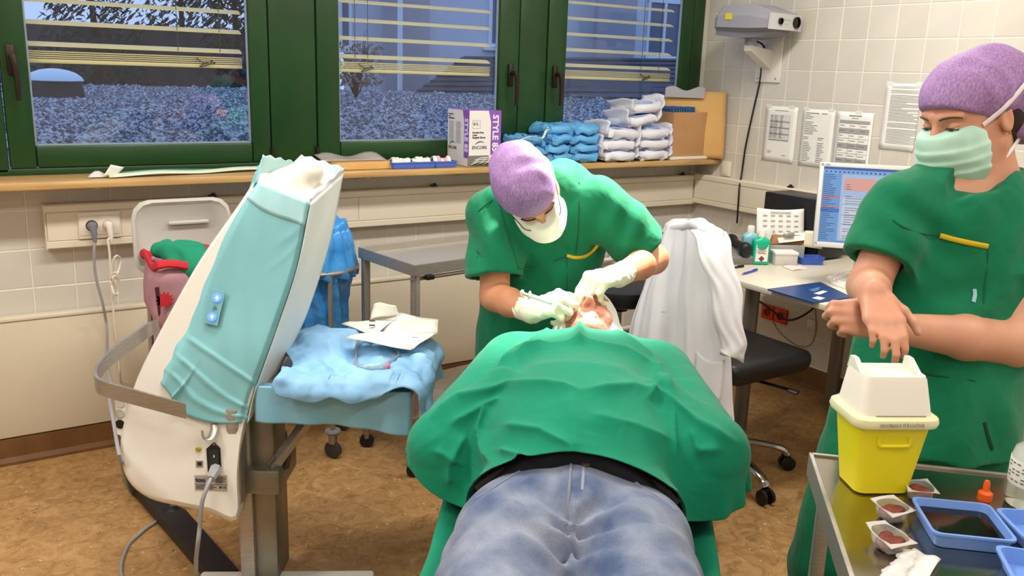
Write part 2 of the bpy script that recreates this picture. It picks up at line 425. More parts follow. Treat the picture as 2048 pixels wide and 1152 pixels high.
def make_hand(F, wrist, fwd, palm_n, s=1.0, curls=(.5, .6, .65, .7), thumb=(.5, .4), side=1, spread=.07, k=.006, rk=1.0):
    """wrist point, direction of the metacarpals, palm normal; side=+1 thumb on +cross(fwd,n). curls in radians per joint."""
    f = np.array(fwd, float); f /= np.linalg.norm(f); n = np.array(palm_n, float); n -= f*(n @ f); n /= np.linalg.norm(n); t = np.cross(f, n)*side
    w = np.array(wrist, float); tips = []
    L_ = lambda a, b_, c: w+s*(f*a+t*b_+n*c)
    ro = .5*(1+rk)
    kn = [(.088, .030), (.092, .009), (.086, -.012), (.076, -.031)]; ln = [(.042, .025, .021), (.046, .029, .022), (.042, .026, .021), (.033, .020, .018)]
    for (a, b_), r in zip(kn, (.0105, .0108, .0102, .009)):
        F.u(Cap(L_(.005, b_*.55, .0), L_(a, b_, 0), .0145*s*rk, (r+.0025)*s*rk), .014)
    F.u(Cap(L_(.02, .02, .008), L_(.055, .022, .006), .015*s*rk, .013*s*rk), .012); F.u(Cap(L_(.02, -.015, .008), L_(.06, -.02, .006), .013*s*rk, .011*s*rk), .012)
    for i, ((a, b_), l3, r) in enumerate(zip(kn, ln, (.0094, .0096, .0092, .0082))):
        p = L_(a, b_, 0); ang = 0.0; cu = curls[i]; cu = (cu, cu*1.05, cu*.7) if not isinstance(cu, tuple) else cu
        sd = spread*(1.5-i)*.6
        for j in range(3):
            ang += cu[j]; d = f*math.cos(ang)*math.cos(sd)+n*math.sin(ang)+t*math.cos(ang)*math.sin(sd)
            q = p+s*l3[j]*d; rr = r*(1-.09*j)*s*rk
            F.u(Cap(p, q, rr*1.04, rr*.94), k if j else .008); p = q
        tips.append(p)
    p = L_(.022, .026, .006); a1, a2 = thumb
    d1 = f*math.cos(.75)+t*math.sin(.75)*math.cos(a1)+n*math.sin(.75)*math.sin(a1); q = p+d1*.038*s; F.u(Cap(p, q, .014*s*rk, .0108*s*rk), .012)
    d2 = d1*math.cos(a2)+(f*.75+n*.55-t*.35)*math.sin(a2); d2 /= np.linalg.norm(d2); q2 = q+d2*.031*s; F.u(Cap(q, q2, .0102*s*rk, .0096*s*rk), .006)
    d3 = d2+.25*(n+f-t); d3 /= np.linalg.norm(d3); q3 = q2+d3*.024*s; F.u(Cap(q2, q3, .0096*s*rk, .0078*s*rk), .006)
    return tips+[q3]
def crease(P, n, seed, per, amp):             # crumpled-paper folds: triangle waves across random directions
    rng = np.random.RandomState(seed); r = np.zeros(len(P))
    for i in range(n):
        d = rng.normal(size=3); d /= np.linalg.norm(d); p_ = per*rng.uniform(.6, 1.6); t = (P @ d)/p_+rng.rand()+.25*np.sin(P @ rng.normal(size=3)*9)
        r += (np.abs(t-np.floor(t)-.5)*2-.5)*amp*p_/per*rng.uniform(.4, 1)
    return r
def gnormals(P):
    du = np.gradient(P, axis=1); dv = np.gradient(P, axis=0); n = np.cross(du, dv); return n/(np.linalg.norm(n, axis=2, keepdims=True)+1e-9)
def pix(P):
    d = P-CAM; z = d @ CF; return np.stack([1024+FPX*(d @ CR)/z, 576-FPX*(d @ CU)/z], -1)
def seg_ridge(Q, line, w, h, sharp=1.0):
    best = np.full(Q.shape[:-1], 1e9); L_ = len(line)-1; par = np.zeros(Q.shape[:-1])
    for i in range(L_):
        a, b = np.array(line[i], float), np.array(line[i+1], float); ab = b-a; t = np.clip(((Q-a) @ ab)/(ab @ ab), 0, 1); d = np.linalg.norm(Q-a-t[..., None]*ab, axis=-1)
        m = d < best; best = np.where(m, d, best); par = np.where(m, (i+t)/L_, par)
    return h*np.exp(-(best/w)**sharp)*np.clip(np.minimum(par, 1-par)*6+.25, 0, 1)
def snap(F_, p, lift=.002):
    p = np.array(p, float)
    for _ in range(12):
        d = float(F_(np.array([p]))[0]); g = F_.grad(np.array([p]))[0]; p = p-g*(d-lift)*.8
    return p
def upsample(P, k):
    ny, nx = P.shape[:2]; yi = np.linspace(0, ny-1, (ny-1)*k+1); xi = np.linspace(0, nx-1, (nx-1)*k+1)
    def cubic(A, t, axis):
        A = np.moveaxis(A, axis, 0); n = len(A); i = np.clip(np.floor(t).astype(int), 0, n-2); f = (t-i).reshape(-1, *([1]*(A.ndim-1)))
        a, b, c, d = A[np.maximum(i-1, 0)], A[i], A[i+1], A[np.minimum(i+2, n-1)]
        return np.moveaxis(.5*((2*b)+(c-a)*f+(2*a-5*b+4*c-d)*f*f+(3*b-a-3*c+d)*f**3), 0, axis)
    return cubic(cubic(P, yi, 0), xi, 1)
# ---------------------------------------------------------------- the room
random.seed(4)
m_wall = M('grout_plaster', srgb(232, 226, 212), .8)
m_tile = [M('glazed_tile_%d' % i, c, .28, col2=c2, nscale=3, bump=(14, .05)) for i, (c, c2) in enumerate([(srgb(206, 200, 188), srgb(200, 194, 182)), (srgb(203, 198, 187), srgb(208, 202, 190)), (srgb(208, 203, 192), srgb(201, 196, 186))])]
m_cream = M('cream_enamel', srgb(222, 212, 192), .45, col2=srgb(214, 204, 184), nscale=2.5)
m_panel = M('cream_radiator_enamel', srgb(214, 203, 181), .5, col2=srgb(206, 195, 172), nscale=1.8, ndetail=8)
m_green = M('dark_green_window_paint', srgb(26, 66, 28), .34, col2=srgb(22, 58, 24), nscale=3, bump=(40, .08))
m_greend = M('green_window_gasket', srgb(10, 28, 12), .5)
m_wood = M('beech_sill_wood', srgb(206, 170, 112), .45, col2=srgb(180, 140, 86), nscale=6, ndetail=6, stretch=(.6, 9, 9))
m_bronze = M('bronze_handle', srgb(48, 38, 30), .42, .5)
m_black = M('black_plastic', srgb(18, 18, 19), .45)
m_white = M('white_plastic', srgb(226, 222, 212), .4)
# floor: marbled linoleum
mf = bpy.data.materials.new('marbled_linoleum'); mf.use_nodes = True; nt = mf.node_tree; N = nt.nodes; L = nt.links; b = N['Principled BSDF']
tc = N.new('ShaderNodeTexCoord')
n1 = N.new('ShaderNodeTexNoise'); n1.inputs['Scale'].default_value = 16; n1.inputs['Detail'].default_value = 9; n1.inputs['Roughness'].default_value = .68; n1.inputs['Distortion'].default_value = 1.2
r1 = N.new('ShaderNodeValToRGB'); e = r1.color_ramp.elements; e[0].position = .3; e[0].color = (*srgb(132, 98, 56), 1); e[1].position = .72; e[1].color = (*srgb(196, 158, 108), 1)
k = e.new(.5); k.color = (*srgb(172, 132, 82), 1)
n2 = N.new('ShaderNodeTexNoise'); n2.inputs['Scale'].default_value = 34; n2.inputs['Detail'].default_value = 3; n2.inputs['Distortion'].default_value = 2.5
r2 = N.new('ShaderNodeValToRGB'); r2.color_ramp.elements[0].position = .66; r2.color_ramp.elements[0].color = (0, 0, 0, 1); r2.color_ramp.elements[1].position = .72; r2.color_ramp.elements[1].color = (1, 1, 1, 1)
n3 = N.new('ShaderNodeTexNoise'); n3.inputs['Scale'].default_value = 27; n3.inputs['Detail'].default_value = 3; n3.inputs['Distortion'].default_value = 2.5
r3 = N.new('ShaderNodeValToRGB'); r3.color_ramp.elements[0].position = .67; r3.color_ramp.elements[0].color = (0, 0, 0, 1); r3.color_ramp.elements[1].position = .72; r3.color_ramp.elements[1].color = (1, 1, 1, 1)
mx = N.new('ShaderNodeMixRGB'); mx.inputs[2].default_value = (*srgb(218, 190, 146), 1)
mx2 = N.new('ShaderNodeMixRGB'); mx2.inputs[2].default_value = (*srgb(108, 76, 42), 1)
for q in (n1, n2): L.new(tc.outputs['Object'], q.inputs['Vector'])
mp = N.new('ShaderNodeMapping'); mp.inputs['Location'].default_value = (5.3, 2.1, 7); L.new(tc.outputs['Object'], mp.inputs[0]); L.new(mp.outputs[0], n3.inputs['Vector'])
L.new(n1.outputs['Fac'], r1.inputs[0]); L.new(n2.outputs['Fac'], r2.inputs[0]); L.new(n3.outputs['Fac'], r3.inputs[0])
L.new(r2.outputs[0], mx.inputs[0]); L.new(r1.outputs[0], mx.inputs[1]); L.new(r3.outputs[0], mx2.inputs[0]); L.new(mx.outputs[0], mx2.inputs[1]); L.new(mx2.outputs[0], b.inputs['Base Color'])
b.inputs['Roughness'].default_value = .42
XL, YB, ZC = -6.2, -6.8, 2.7
def struct(name, mb, mat, parent=None, smooth=False, label=None, **kw):
    o = mb.build(name, mat, parent, smooth, **kw)
    if parent is None:
        o['kind'] = 'structure'
        if label: o['label'] = label
    return o
struct('floor', MB().box(((XL)/2, YB/2, -.05), (-XL+.3, -YB+.3, .1)), mf, label='brown marbled linoleum floor')
m_ceil = M('white_ceiling', srgb(236, 232, 222), .9)
struct('ceiling', MB().box((XL/2, YB/2, ZC+.06), (-XL+.3, -YB+.3, .12)), m_ceil, label='white ceiling over the room')
struct('wall_left', MB().box((XL-.06, YB/2, ZC/2), (.12, -YB, ZC)), m_wall, label='plain pale wall on the far left')
struct('wall_front', MB().box((XL/2, YB-.06, ZC/2), (-XL, .12, ZC)), m_wall, label='plain pale wall behind the photographer')
wr = struct('wall_right', MB().box((.0615, YB/2+.03, ZC/2), (.12, -YB+.06, ZC)), m_wall, label='tiled wall with papers and a chart projector')
wbk = MB().box((XL/2, .0615, .545), (-XL, .12, 1.09)); wbk.box((XL/2, .066, 2.55), (-XL, .12, .3))
wb = struct('wall_back', wbk, m_wall, label='wall under the green windows')
# tiles
tm = {}
def tile(parent, wall, a0, a1, z0, z1):
    w, h = round(a1-a0, 4), round(z1-z0, 4); key = (wall, w, h)
    if key not in tm:
        g = .0016; x, y = w/2-g, h/2-g; bv = .0022; t = .006
        pr = [(-x, -y), (x, -y), (x, y), (-x, y)]; pi = [(-x+bv, -y+bv), (x-bv, -y+bv), (x-bv, y-bv), (-x+bv, y-bv)]
        vs = []
        for lst, d in ((pr, 0), (pr, t-bv*.7), (pi, t)):
            for q in lst: vs.append((q[0], -d, q[1]) if wall == 'b' else (-d, q[0], q[1]))
        fs = [(i+4*k, (i+1) % 4+4*k, (i+1) % 4+4*k+4, i+4*k+4) for k in (0, 1) for i in range(4)]+[(8, 9, 10, 11)]
        if wall == 'r': fs = [f[::-1] for f in fs]
        me = bpy.data.meshes.new('tile'); me.from_pydata(vs, [], fs); me.update(); me.materials.append(m_tile[0]); tm[key] = [me]
        for q in m_tile[1:]:
            m2 = me.copy(); m2.materials[0] = q; tm[key].append(m2)
    o = bpy.data.objects.new('tile', random.choice(tm[key])); COL.objects.link(o)
    p = Vector(((a0+a1)/2, .006, (z0+z1)/2)) if wall == 'b' else Vector((.006, (a0+a1)/2, (z0+z1)/2))
    o.parent = parent; o.location = wm(parent).inverted() @ p
T = .15
zr = [.1157+T*i for i in range(14)]
for i in range(20):
    for z in zr:
        if z > 2.1: continue
        if .855 < z+.075 < 1.0 and False: continue
        tile(wr, 'r', -.006-T*(i+1), -.006-T*i, z, z+T)
zb = [.5394+T*i for i in range(4)]
for i in range(25):
    for j, z in enumerate(zb):
        tile(wb, 'b', -.027-T*(i+1), -.027-T*i, z, min(z+T, 1.09))
for i in range(6):                        # full-height tiling right of the radiator
    for z in [.0894+T*k for k in range(3)]:
        tile(wb, 'b', -.027-T*(i+1), -.027-T*i, z, z+T)
# baseboards
m_base = M('brown_cove_baseboard', srgb(118, 82, 46), .5, col2=srgb(104, 70, 38), nscale=8)
struct('baseboard_back', MB().prism([(XL, 0, 0), (XL, -.062, 0), (XL, -.062, .012), (XL, -.052, .03), (XL, -.052, .105), (XL, 0, .11)], (-XL-.012, 0, 0)), m_base)
struct('baseboard_right', MB().prism([(0, -.02, 0), (-.026, -.02, 0), (-.02, -.02, .02), (-.016, -.02, .1), (0, -.02, .108)], (0, YB+.02, 0)), m_base)
# radiator: flat enamelled panels below the channel
rad = thing('radiator', 'long flat cream radiator panel along the window wall', 'radiator', (-3.4, -.03, .11))
xe = [(-6.15, -3.9), (-3.895, -2.27), (-2.265, -.78)]
for a, c in xe: MB().box(((a+c)/2, -.031, .343), (c-a, .04, .466), bev=.005).build('panel', m_panel, rad, True)
MB().box(((-6.15-.78)/2, -.031, .584), (5.37, .05, .016), bev=.004).build('top_rail', m_cream, rad, True)
MB().tube([(-.78, -.035, .56), (-.6, -.035, .56)], .012, 10).build('pipe', m_white, rad, True)
MB().tube([(-.78, -.035, .14), (-.35, -.035, .14)], .012, 10).build('pipe', m_white, rad, True)
MB().tube([(-.62, -.035, .56), (-.62, -.035, .605)], .02, 10).build('valve', m_white, rad, True)
# cable channel
def channel(name, pts, seams, label):
    pass
ch = thing('cable_channel', 'cream cable channel running below the window sill', 'cable channel', (-1.71, -.03, .845))
MB().prism([(-3.42, -.001, .845), (-3.42, -.055, .845), (-3.42, -.062, .85), (-3.42, -.062, .872), (-3.42, -.056, .876), (-3.42, -.056, .984), (-3.42, -.062, .988), (-3.42, -.062, 1.01), (-3.42, -.055, 1.015), (-3.42, -.001, 1.015)], (3.418, 0, 0)).build('duct', m_cream, ch)
cs = [-3.417, -2.95, -2.15, -1.25, -.065]
for a, c in zip(cs[:-1], cs[1:]): MB().box(((a+c)/2, -.0575, .93), (c-a-.003, .006, .106), bev=.0015).build('cover', m_cream, ch)
MB().box((-3.4215, -.031, .93), (.004, .064, .172), bev=.001).build('end_cap', m_cream, ch)
ch2 = thing('cable_channel', 'cream cable channel on the papered tiled wall behind the desk', 'cable channel', (-.03, -1.5, .855))
MB().prism([(-.001, -.064, .855), (-.055, -.064, .855), (-.062, -.064, .86), (-.062, -.064, .882), (-.056, -.064, .886), (-.056, -.064, .994), (-.062, -.064, .998), (-.062, -.064, 1.02), (-.055, -.064, 1.025), (-.001, -.064, 1.025)], (0, -2.9, 0)).build('duct', m_cream, ch2)
cs = [-.066, -.72, -1.75, -2.9]
for a, c in zip(cs[:-1], cs[1:]): MB().box((-.0575, (a+c)/2, .94), (.006, a-c-.003, .106), bev=.0015).build('cover', m_cream, ch2)
for k, p in enumerate([(-2.79, -.03, 1.015), (-1.75, -.03, 1.015), (-.13, -.03, 1.015), (-2.4, -.03, 1.015)]):
    c = MB().box((p[0], p[1], p[2]+.004), (.03, .022, .008), bev=.002); c.box((p[0]+.004, p[1], p[2]+.011), (.014, .012, .01), bev=.002); c.build('mounting_clip', m_black if k != 3 else m_white, ch, True)
for p in [(-.03, -.73, 1.025), (-.03, -.94, 1.025)]:
    c = MB().box((p[0], p[1], p[2]+.004), (.022, .03, .008), bev=.002); c.box((p[0], p[1], p[2]+.011), (.012, .014, .01), bev=.002); c.build('mounting_clip', m_black, ch2, True)
# sill
sill = MB().box(((XL-.004)/2, -.087, 1.1055), (-XL-.012, .226, .029), bev=.006)
struct('trim_1', sill, m_wood, smooth=True, label='light wooden window sill board')
for x in (-3.25, -2.15, -1.62, -1.05, -.42):
    br = MB().prism([(x, -.012, 1.089), (x, -.16, 1.089), (x, -.15, 1.082), (x, -.012, 1.06)], (.016, 0, 0)); br.build('sill_bracket', m_cream, bpy.data.objects['trim_1'])
# fixed window frame
fr = MB(); yf = .045
fr.box(((XL-.0)/2, yf, 1.133), (-XL-.01, .05, .026), bev=.004)
fr.box(((XL-.0)/2, yf, 2.37), (-XL-.01, .05, .06), bev=.004)
fo = struct('trim_2', fr, m_green, smooth=True, label='dark green fixed window frame')
for a, c in [(-3.68, -3.515), (-2.515, -2.31), (-1.25, -1.085), (-.085, .0)]:
    MB().box(((a+c)/2, yf, 1.75), (c-a, .05, 1.24), bev=.006).build('mullion', m_green, fo, True)
m_glass = M('window_glass', (1, 1, 1), .0, trans=1.0, ior=1.08, spec=.5)
gt = m_glass.node_tree; 
for n in list(gt.nodes): gt.nodes.remove(n)
o_ = gt.nodes.new('ShaderNodeOutputMaterial'); mxs = gt.nodes.new('ShaderNodeMixShader'); tr = gt.nodes.new('ShaderNodeBsdfTransparent'); gl = gt.nodes.new('ShaderNodeBsdfGlossy'); lw = gt.nodes.new('ShaderNodeLayerWeight'); pw = gt.nodes.new('ShaderNodeMath'); pw.operation = 'POWER'; pw.inputs[1].default_value = 5; fz = gt.nodes.new('ShaderNodeMath'); fz.operation = 'MULTIPLY_ADD'; fz.inputs[1].default_value = .95; fz.inputs[2].default_value = .045
gt.links.new(lw.outputs['Facing'], pw.inputs[0]); gt.links.new(pw.outputs[0], fz.inputs[0]); gl.inputs['Roughness'].default_value = .02; tr.inputs[0].default_value = (.93, .96, .97, 1)
gt.links.new(fz.outputs[0], mxs.inputs[0]); gt.links.new(tr.outputs[0], mxs.inputs[1]); gt.links.new(gl.outputs[0], mxs.inputs[2]); gt.links.new(mxs.outputs[0], o_.inputs[0])
m_seal = M('grey_glazing_bead', srgb(150, 165, 175), .4, .3)
def handle(parent, x):
    MB().box((x, -.012+.02, 1.545), (.03, .016, .11), bev=.006).build('handle_plate', m_bronze, parent, True)
    h = MB(); h.tube([(x, .01, 1.555), (x, -.035, 1.555)], .011, 10)
    h.tube(smoothpath([(x, -.035, 1.562), (x+.006, -.04, 1.53), (x+.01, -.038, 1.46), (x+.01, -.034, 1.40)], 4), [.013, .013, .012, .012, .0115, .011, .0105, .010, .010, .0095, .009, .0085, .0075], 8)
    h.build('handle', m_bronze, parent, True)
win = [(-3.512, -3.42, -2.60, -2.518, -3.475, 'leftmost'), (-2.307, -2.2, -1.37, -1.253, -1.305, 'middle'), (-1.082, -.962, -.165, -.088, -1.035, 'rightmost')]
for k, (s0, g0, g1, s1, hx, nm) in enumerate(win):
    w = thing('window_%d' % (k+1), nm+' green framed window sash', 'window', ((s0+s1)/2, .05, 1.146)); del w['category']; w['kind'] = 'structure'
    zt = 2.34
    MB().box(((s0+g0)/2, .038, (1.146+zt)/2), (g0-s0-.003, .044, zt-1.146), bev=.007).build('stile', m_green, w, True)
    MB().box(((s1+g1)/2, .038, (1.146+zt)/2), (s1-g1-.003, .044, zt-1.146), bev=.007).build('stile', m_green, w, True)
    MB().box(((g0+g1)/2, .038, 1.189), (g1-g0, .042, .083), bev=.007).build('bottom_rail', m_green, w, True)
    MB().box(((g0+g1)/2, .038, 2.30), (g1-g0, .042, .08), bev=.007).build('top_rail', m_green, w, True)
    bd = MB(); t = .006
    bd.box((g0+t/2, .04, 1.75), (t, .012, 1.03)); bd.box((g1-t/2, .04, 1.75), (t, .012, 1.03)); bd.box(((g0+g1)/2, .04, 1.233), (g1-g0, .012, t)); bd.build('glazing_bead', m_seal, w)
    MB().box(((g0+g1)/2, .05, 1.75), (g1-g0-.004, .005, 1.05)).build('pane', m_glass, w)
    handle(w, hx)
    hxx = s1+.004 if k == 0 else s0-.004
    if k < 2: MB().tube([(hxx, .012, 1.15), (hxx, .012, 1.21)], .009, 8).build('hinge', m_bronze, w, True)
    # blind outside the pane
    bl = thing('venetian_blind', 'cream venetian blind behind the %s window pane' % nm, 'blind', ((g0+g1)/2, .1, 1.54), group='venetian blinds of the windows')
    x0, x1 = g0+.002, g1-.012
    m_slat = M('cream_slat', srgb(226, 208, 150), .42)
    for z in [1.606+.0795*i for i in range(9)]:
        sl = MB(); pts = []
        for i in range(7):
            s_ = (i/6-.5)*.05; pts.append((s_, .004*math.cos(s_/.05*PI)+s_*.32))
        top = [(x0, .105+a, z+c_+.0012) for a, c_ in pts]; bot = [(x0, .105+a, z+c_-.0012) for a, c_ in reversed(pts)]
        sl.prism(top+bot, (x1-x0, 0, 0)); sl.build('slat', m_slat, bl, True)
    for i in range(4): MB().box(((x0+x1)/2, .105, 1.556+.0075*i), (x1-x0, .05, .0045), bev=.0015).build('slat', m_slat, bl)
    MB().box(((x0+x1)/2, .105, 1.543), (x1-x0, .052, .016), bev=.004).build('bottom_rail', m_slat, bl, True)
    m_cord = M('blind_cord', srgb(70, 66, 54), .7)
    for cx in ((x0+.68*(x1-x0) if k == 0 else x0+.12*(x1-x0) if k == 1 else x0+.72*(x1-x0)), x1-.09 if k != 1 else x0+.16):
        MB().tube([(cx, .082, 1.545), (cx, .082, 2.3)], .0016, 5).build('cord', m_cord, bl)
    kx = x0+.8*(x1-x0) if k == 0 else x0+.17*(x1-x0) if k == 1 else x0+.74*(x1-x0)
    MB().tube(smoothpath([(kx-.03, .07, 1.575), (kx, .066, 1.555), (kx+.035, .066, 1.565), (kx+.015, .064, 1.548), (kx-.02, .064, 1.54), (kx+.02, .066, 1.56), (kx+.045, .07, 1.556)], 5), .0025, 6).build('cord_knot', m_cord, bl, True)
# ceiling lamps
m_lampb = M('lamp_housing', srgb(235, 235, 232), .5); m_diff = M('lamp_diffuser', (1, 1, 1), .4, emit=(1, .92, .8), estr=3.0)
cl0 = None
lampnames = ['over the laundry bin corner', 'over the laser tower', 'over the desk', 'over the left room half', 'over the photographer', 'over the assistant', 'over the room rear', 'over the rear right corner']
for (x, y), nm in zip(CEIL_LAMPS, lampnames):
    if cl0 is None:
        cl0 = c = thing('ceiling_lamp', 'x', 'lamp', (x, y, 2.66), group='ceiling lamps')
        MB().box((x, y, 2.685), (1.24, .3, .03), bev=.008).build('housing', m_lampb, c, True)
        MB().box((x, y, 2.666), (1.16, .25, .008), bev=.002).build('diffuser', m_diff, c)
    else: c = dup(cl0, (x, y, 2.66))
    c['label'] = 'long white ceiling lamp '+nm
# operating lamp head above the patient (its beam is the spot light set at the top)
ol = thing('operating_lamp', 'round white operating lamp on a ceiling arm above the patient', 'lamp', SPOT_POS)
dl = (SPOT_AIM-SPOT_POS).normalized(); fl_ = frame3(dl)
MB().loft([[SPOT_POS-dl*.02+fl_ @ Vector((r_*math.cos(2*PI*j/32), r_*math.sin(2*PI*j/32), z_)) for j in range(32)] for r_, z_ in [(.165, .02), (.17, .0), (.155, -.05), (.09, -.085), (.002, -.09)]], cap=False).build('dish', m_lampb, ol, True)
jt = SPOT_POS-dl*.11
MB().tube(smoothpath([jt, jt+Vector((.05, .02, .08)), Vector((jt.x+.12, jt.y+.05, 2.60)), Vector((jt.x+.12, jt.y+.05, 2.7))], 5), .02, 10).build('arm', m_lampb, ol, True)
# ---------------------------------------------------------------- outside, dusk
mg = bpy.data.materials.new('wet_gravel'); mg.use_nodes = True; nt = mg.node_tree; N = nt.nodes; L = nt.links; b = N['Principled BSDF']
tc = N.new('ShaderNodeTexCoord'); vo = N.new('ShaderNodeTexVoronoi'); vo.inputs['Scale'].default_value = 11; L.new(tc.outputs['Object'], vo.inputs['Vector'])
rr = N.new('ShaderNodeValToRGB'); rr.color_ramp.elements[0].color = (*srgb(56, 60, 76), 1); rr.color_ramp.elements[1].color = (*srgb(118, 124, 144), 1); rr.color_ramp.elements[0].position = .25; rr.color_ramp.elements[1].position = .95
L.new(vo.outputs['Color'], rr.inputs[0]); L.new(rr.outputs[0], b.inputs['Base Color']); b.inputs['Roughness'].default_value = .55
bp = N.new('ShaderNodeBump'); bp.inputs['Strength'].default_value = 1; bp.inputs['Distance'].default_value = .03; L.new(vo.outputs['Distance'], bp.inputs['Height']); L.new(bp.outputs[0], b.inputs['Normal'])
gz = 1.06
g = MB().box((3, 7.8, gz-.1), (34, 14.4, .2)).build('gravel_roof', mg); g['kind'] = 'structure'; g['label'] = 'flat gravel roof outside the windows'
g2 = MB().box((20, 42, -4.5), (160, 90, .2)).build('ground', M('dark_ground', srgb(50, 56, 52), .9)); g2['kind'] = 'structure'
random.seed(21); peb = MB(); sk0 = atz(112, 193, gz)
for i in range(15000):
    r_ = random.random(); dd_ = 4.6/(1-.78*r_); pxx = random.uniform(-40, 1420); c_ = at(pxx, 180, dd_); s_ = random.uniform(.018, .040)*(.6+dd_/16)
    x_, y_ = c_[0], c_[1]
    if y_ < .7 or y_ > 14.9 or (abs(x_-sk0[0]) < .6 and abs(y_-sk0[1]) < .6): continue
    a_ = random.uniform(0, 3); ca, sa = math.cos(a_)*s_, math.sin(a_)*s_; h_ = s_*random.uniform(.5, .9)
    peb.add([(x_+ca, y_+sa, gz), (x_-sa, y_+ca, gz), (x_-ca, y_-sa, gz), (x_+sa, y_-ca, gz), (x_+ca*.3, y_+sa*.3, gz+h_)], [(0, 1, 4), (1, 2, 4), (2, 3, 4), (3, 0, 4)])
m_peb = M('gravel_stone', srgb(58, 62, 76), .6, col2=srgb(180, 184, 198), nscale=22, ndetail=1, ramp=(.42, .62))
po_ = peb.build('pebbles', m_peb, None, label='loose grey pebbles covering the flat roof outside', category='gravel'); po_['kind'] = 'stuff'
def obs(px, py, dep): return at(px, py, dep)
# dome skylight
p = atz(112, 193, gz)
sk = thing('skylight_dome', 'pale domed skylight on a dark kerb outside the leftmost window', 'skylight', p)
MB().box((p[0], p[1], gz+.10), (.62, .62, .20), taper=.9).build('kerb', M('dark_zinc', srgb(52, 52, 60), .6), sk)
MB().lathe([(.34, gz+.195), (.35, gz+.205), (.34, gz+.225), (.32, gz+.255), (.26, gz+.30), (.17, gz+.335), (.07, gz+.352), (.005, gz+.355)], (p[0], p[1], 0), 28).build('dome', M('acrylic_dome', srgb(205, 225, 240), .25), sk, True)
# facades
m_fac = M('pale_render', srgb(206, 214, 232), .9, col2=srgb(196, 206, 226), nscale=.6); m_fac2 = M('beige_render', srgb(158, 160, 176), .9, col2=srgb(148, 150, 168), nscale=.6)
m_frame = M('white_window_frame', srgb(214, 226, 240), .5); m_dark = M('dark_house_pane', srgb(92, 106, 134), .6)
def facade(name, label, a, c, z0, z1, thick, mat, wins):
    a = np.array(a); c = np.array(c); d = (c-a); ln = np.linalg.norm(d); d /= ln; nrm = np.array([d[1], -d[0]])
    if nrm @ (CAM[:2]-a) < 0: nrm = -nrm
    t = thing(name, label, 'building', (a[0], a[1], z0))
    q = [(a[0], a[1], z0), (c[0], c[1], z0), (c[0], c[1], z1), (a[0], a[1], z1)]
    MB().prism(q, (-nrm[0]*thick, -nrm[1]*thick, 0)).build('wall', mat, t)
    R_ = Matrix(((d[0], -nrm[0], 0), (d[1], -nrm[1], 0), (0, 0, 1)))
    for s0, s1, wz0, wz1 in wins:
        ctr = a+d*(s0+s1)/2+nrm*.02; C3 = (ctr[0], ctr[1], (wz0+wz1)/2); w, h = s1-s0, wz1-wz0
        f = MB(); fw = .09
        for xx in (-w/2+fw/2, 0, w/2-fw/2): f.box(V3(C3)+R_ @ Vector((xx, 0, 0)), (fw, .1, h), R_)
        for zz in (-h/2+fw/2, h/2-fw/2): f.box(V3(C3)+R_ @ Vector((0, -.005, zz)), (w, .1, fw), R_)
        f.box(V3(C3)+R_ @ Vector((0, -.06, -h/2-.05)), (w+.3, .22, .08), R_)
        fo = f.build('window', m_frame, t)
        MB().box(V3(C3)+R_ @ Vector((0, .01, 0)), (w-.02, .03, h-.02), R_).build('pane', m_dark, fo)
    return t
def gp(px, dep): return at(px, 150, dep)[:2]
facade('house_facade', 'pale blue rendered house facade behind the rightmost window', gp(1100, 24.6), gp(1420, 27), -4, 9, .5, m_fac, [(3.12, 4.35, 2.08, 3.75), (.3, .9, 4.6, 6)])
facade('house_facade', 'pale house wall with downpipe outside the middle window', gp(690, 23), gp(1080, 24.2), -4, 9, .5, m_fac, [(3.8, 4.7, 2.2, 4.4), (-.4, .2, 2.0, 4.4)])
pA = gp(770, 22.3); pB = gp(858, 22.8)
facade('house_wing', 'beige projecting house wing outside the middle window', pA, pB, -4, 9, .25, m_fac2, [])
facade('house_wing', 'beige recess wall outside the rightmost window', gp(1190, 24.0), gp(1266, 24.6), -4, 9, .2, m_fac2, [])
pd = gp(800, 22.1); MB().tube([(pd[0], pd[1], -3), (pd[0], pd[1], 8)], .07, 8).build('downpipe', m_frame, None, True, label='pale rain downpipe on the beige house wing', category='downpipe')
# tiled lean-to roof
q = [at(820, 195, 19.5), at(930, 112, 22), at(1420, 118, 22.5), at(1420, 200, 19)]
m_slate = M('dark_slate', srgb(66, 72, 92), .7, col2=srgb(52, 58, 78), nscale=2)
lt = thing('slate_roof', 'dark slate pitched roof beyond the gravel', 'roof', q[0])
def bil(u_, v_): return (q[0]*(1-u_)+q[3]*u_)*(1-v_)+(q[1]*(1-u_)+q[2]*u_)*v_
for j in range(9):
    a0, a1 = j/9, (j+1)/9+.02
    P4 = [bil(0, a0)+np.array([0, 0, .05]), bil(1, a0)+np.array([0, 0, .05]), bil(1, min(a1, 1)), bil(0, min(a1, 1))]
    MB().prism(P4, (0, .02, -.04)).build('slate_course', m_slate, lt)
MB().prism([q[0], q[3], q[2], q[1]], (0, .3, -2.2)).build('roof_body', m_slate, lt)
# gravel edge kerb
ke = [at(690, 188, 20), at(1110, 205, 19)]
MB().prism([ke[0], ke[1], ke[1]+np.array([0, 0, .08]), ke[0]+np.array([0, 0, .08])], (0, .2, 0)).build('roof_edge', M('zinc_edge', srgb(160, 170, 190), .4, .6), None, label='zinc edge strip along the gravel roof', category='roof edge')
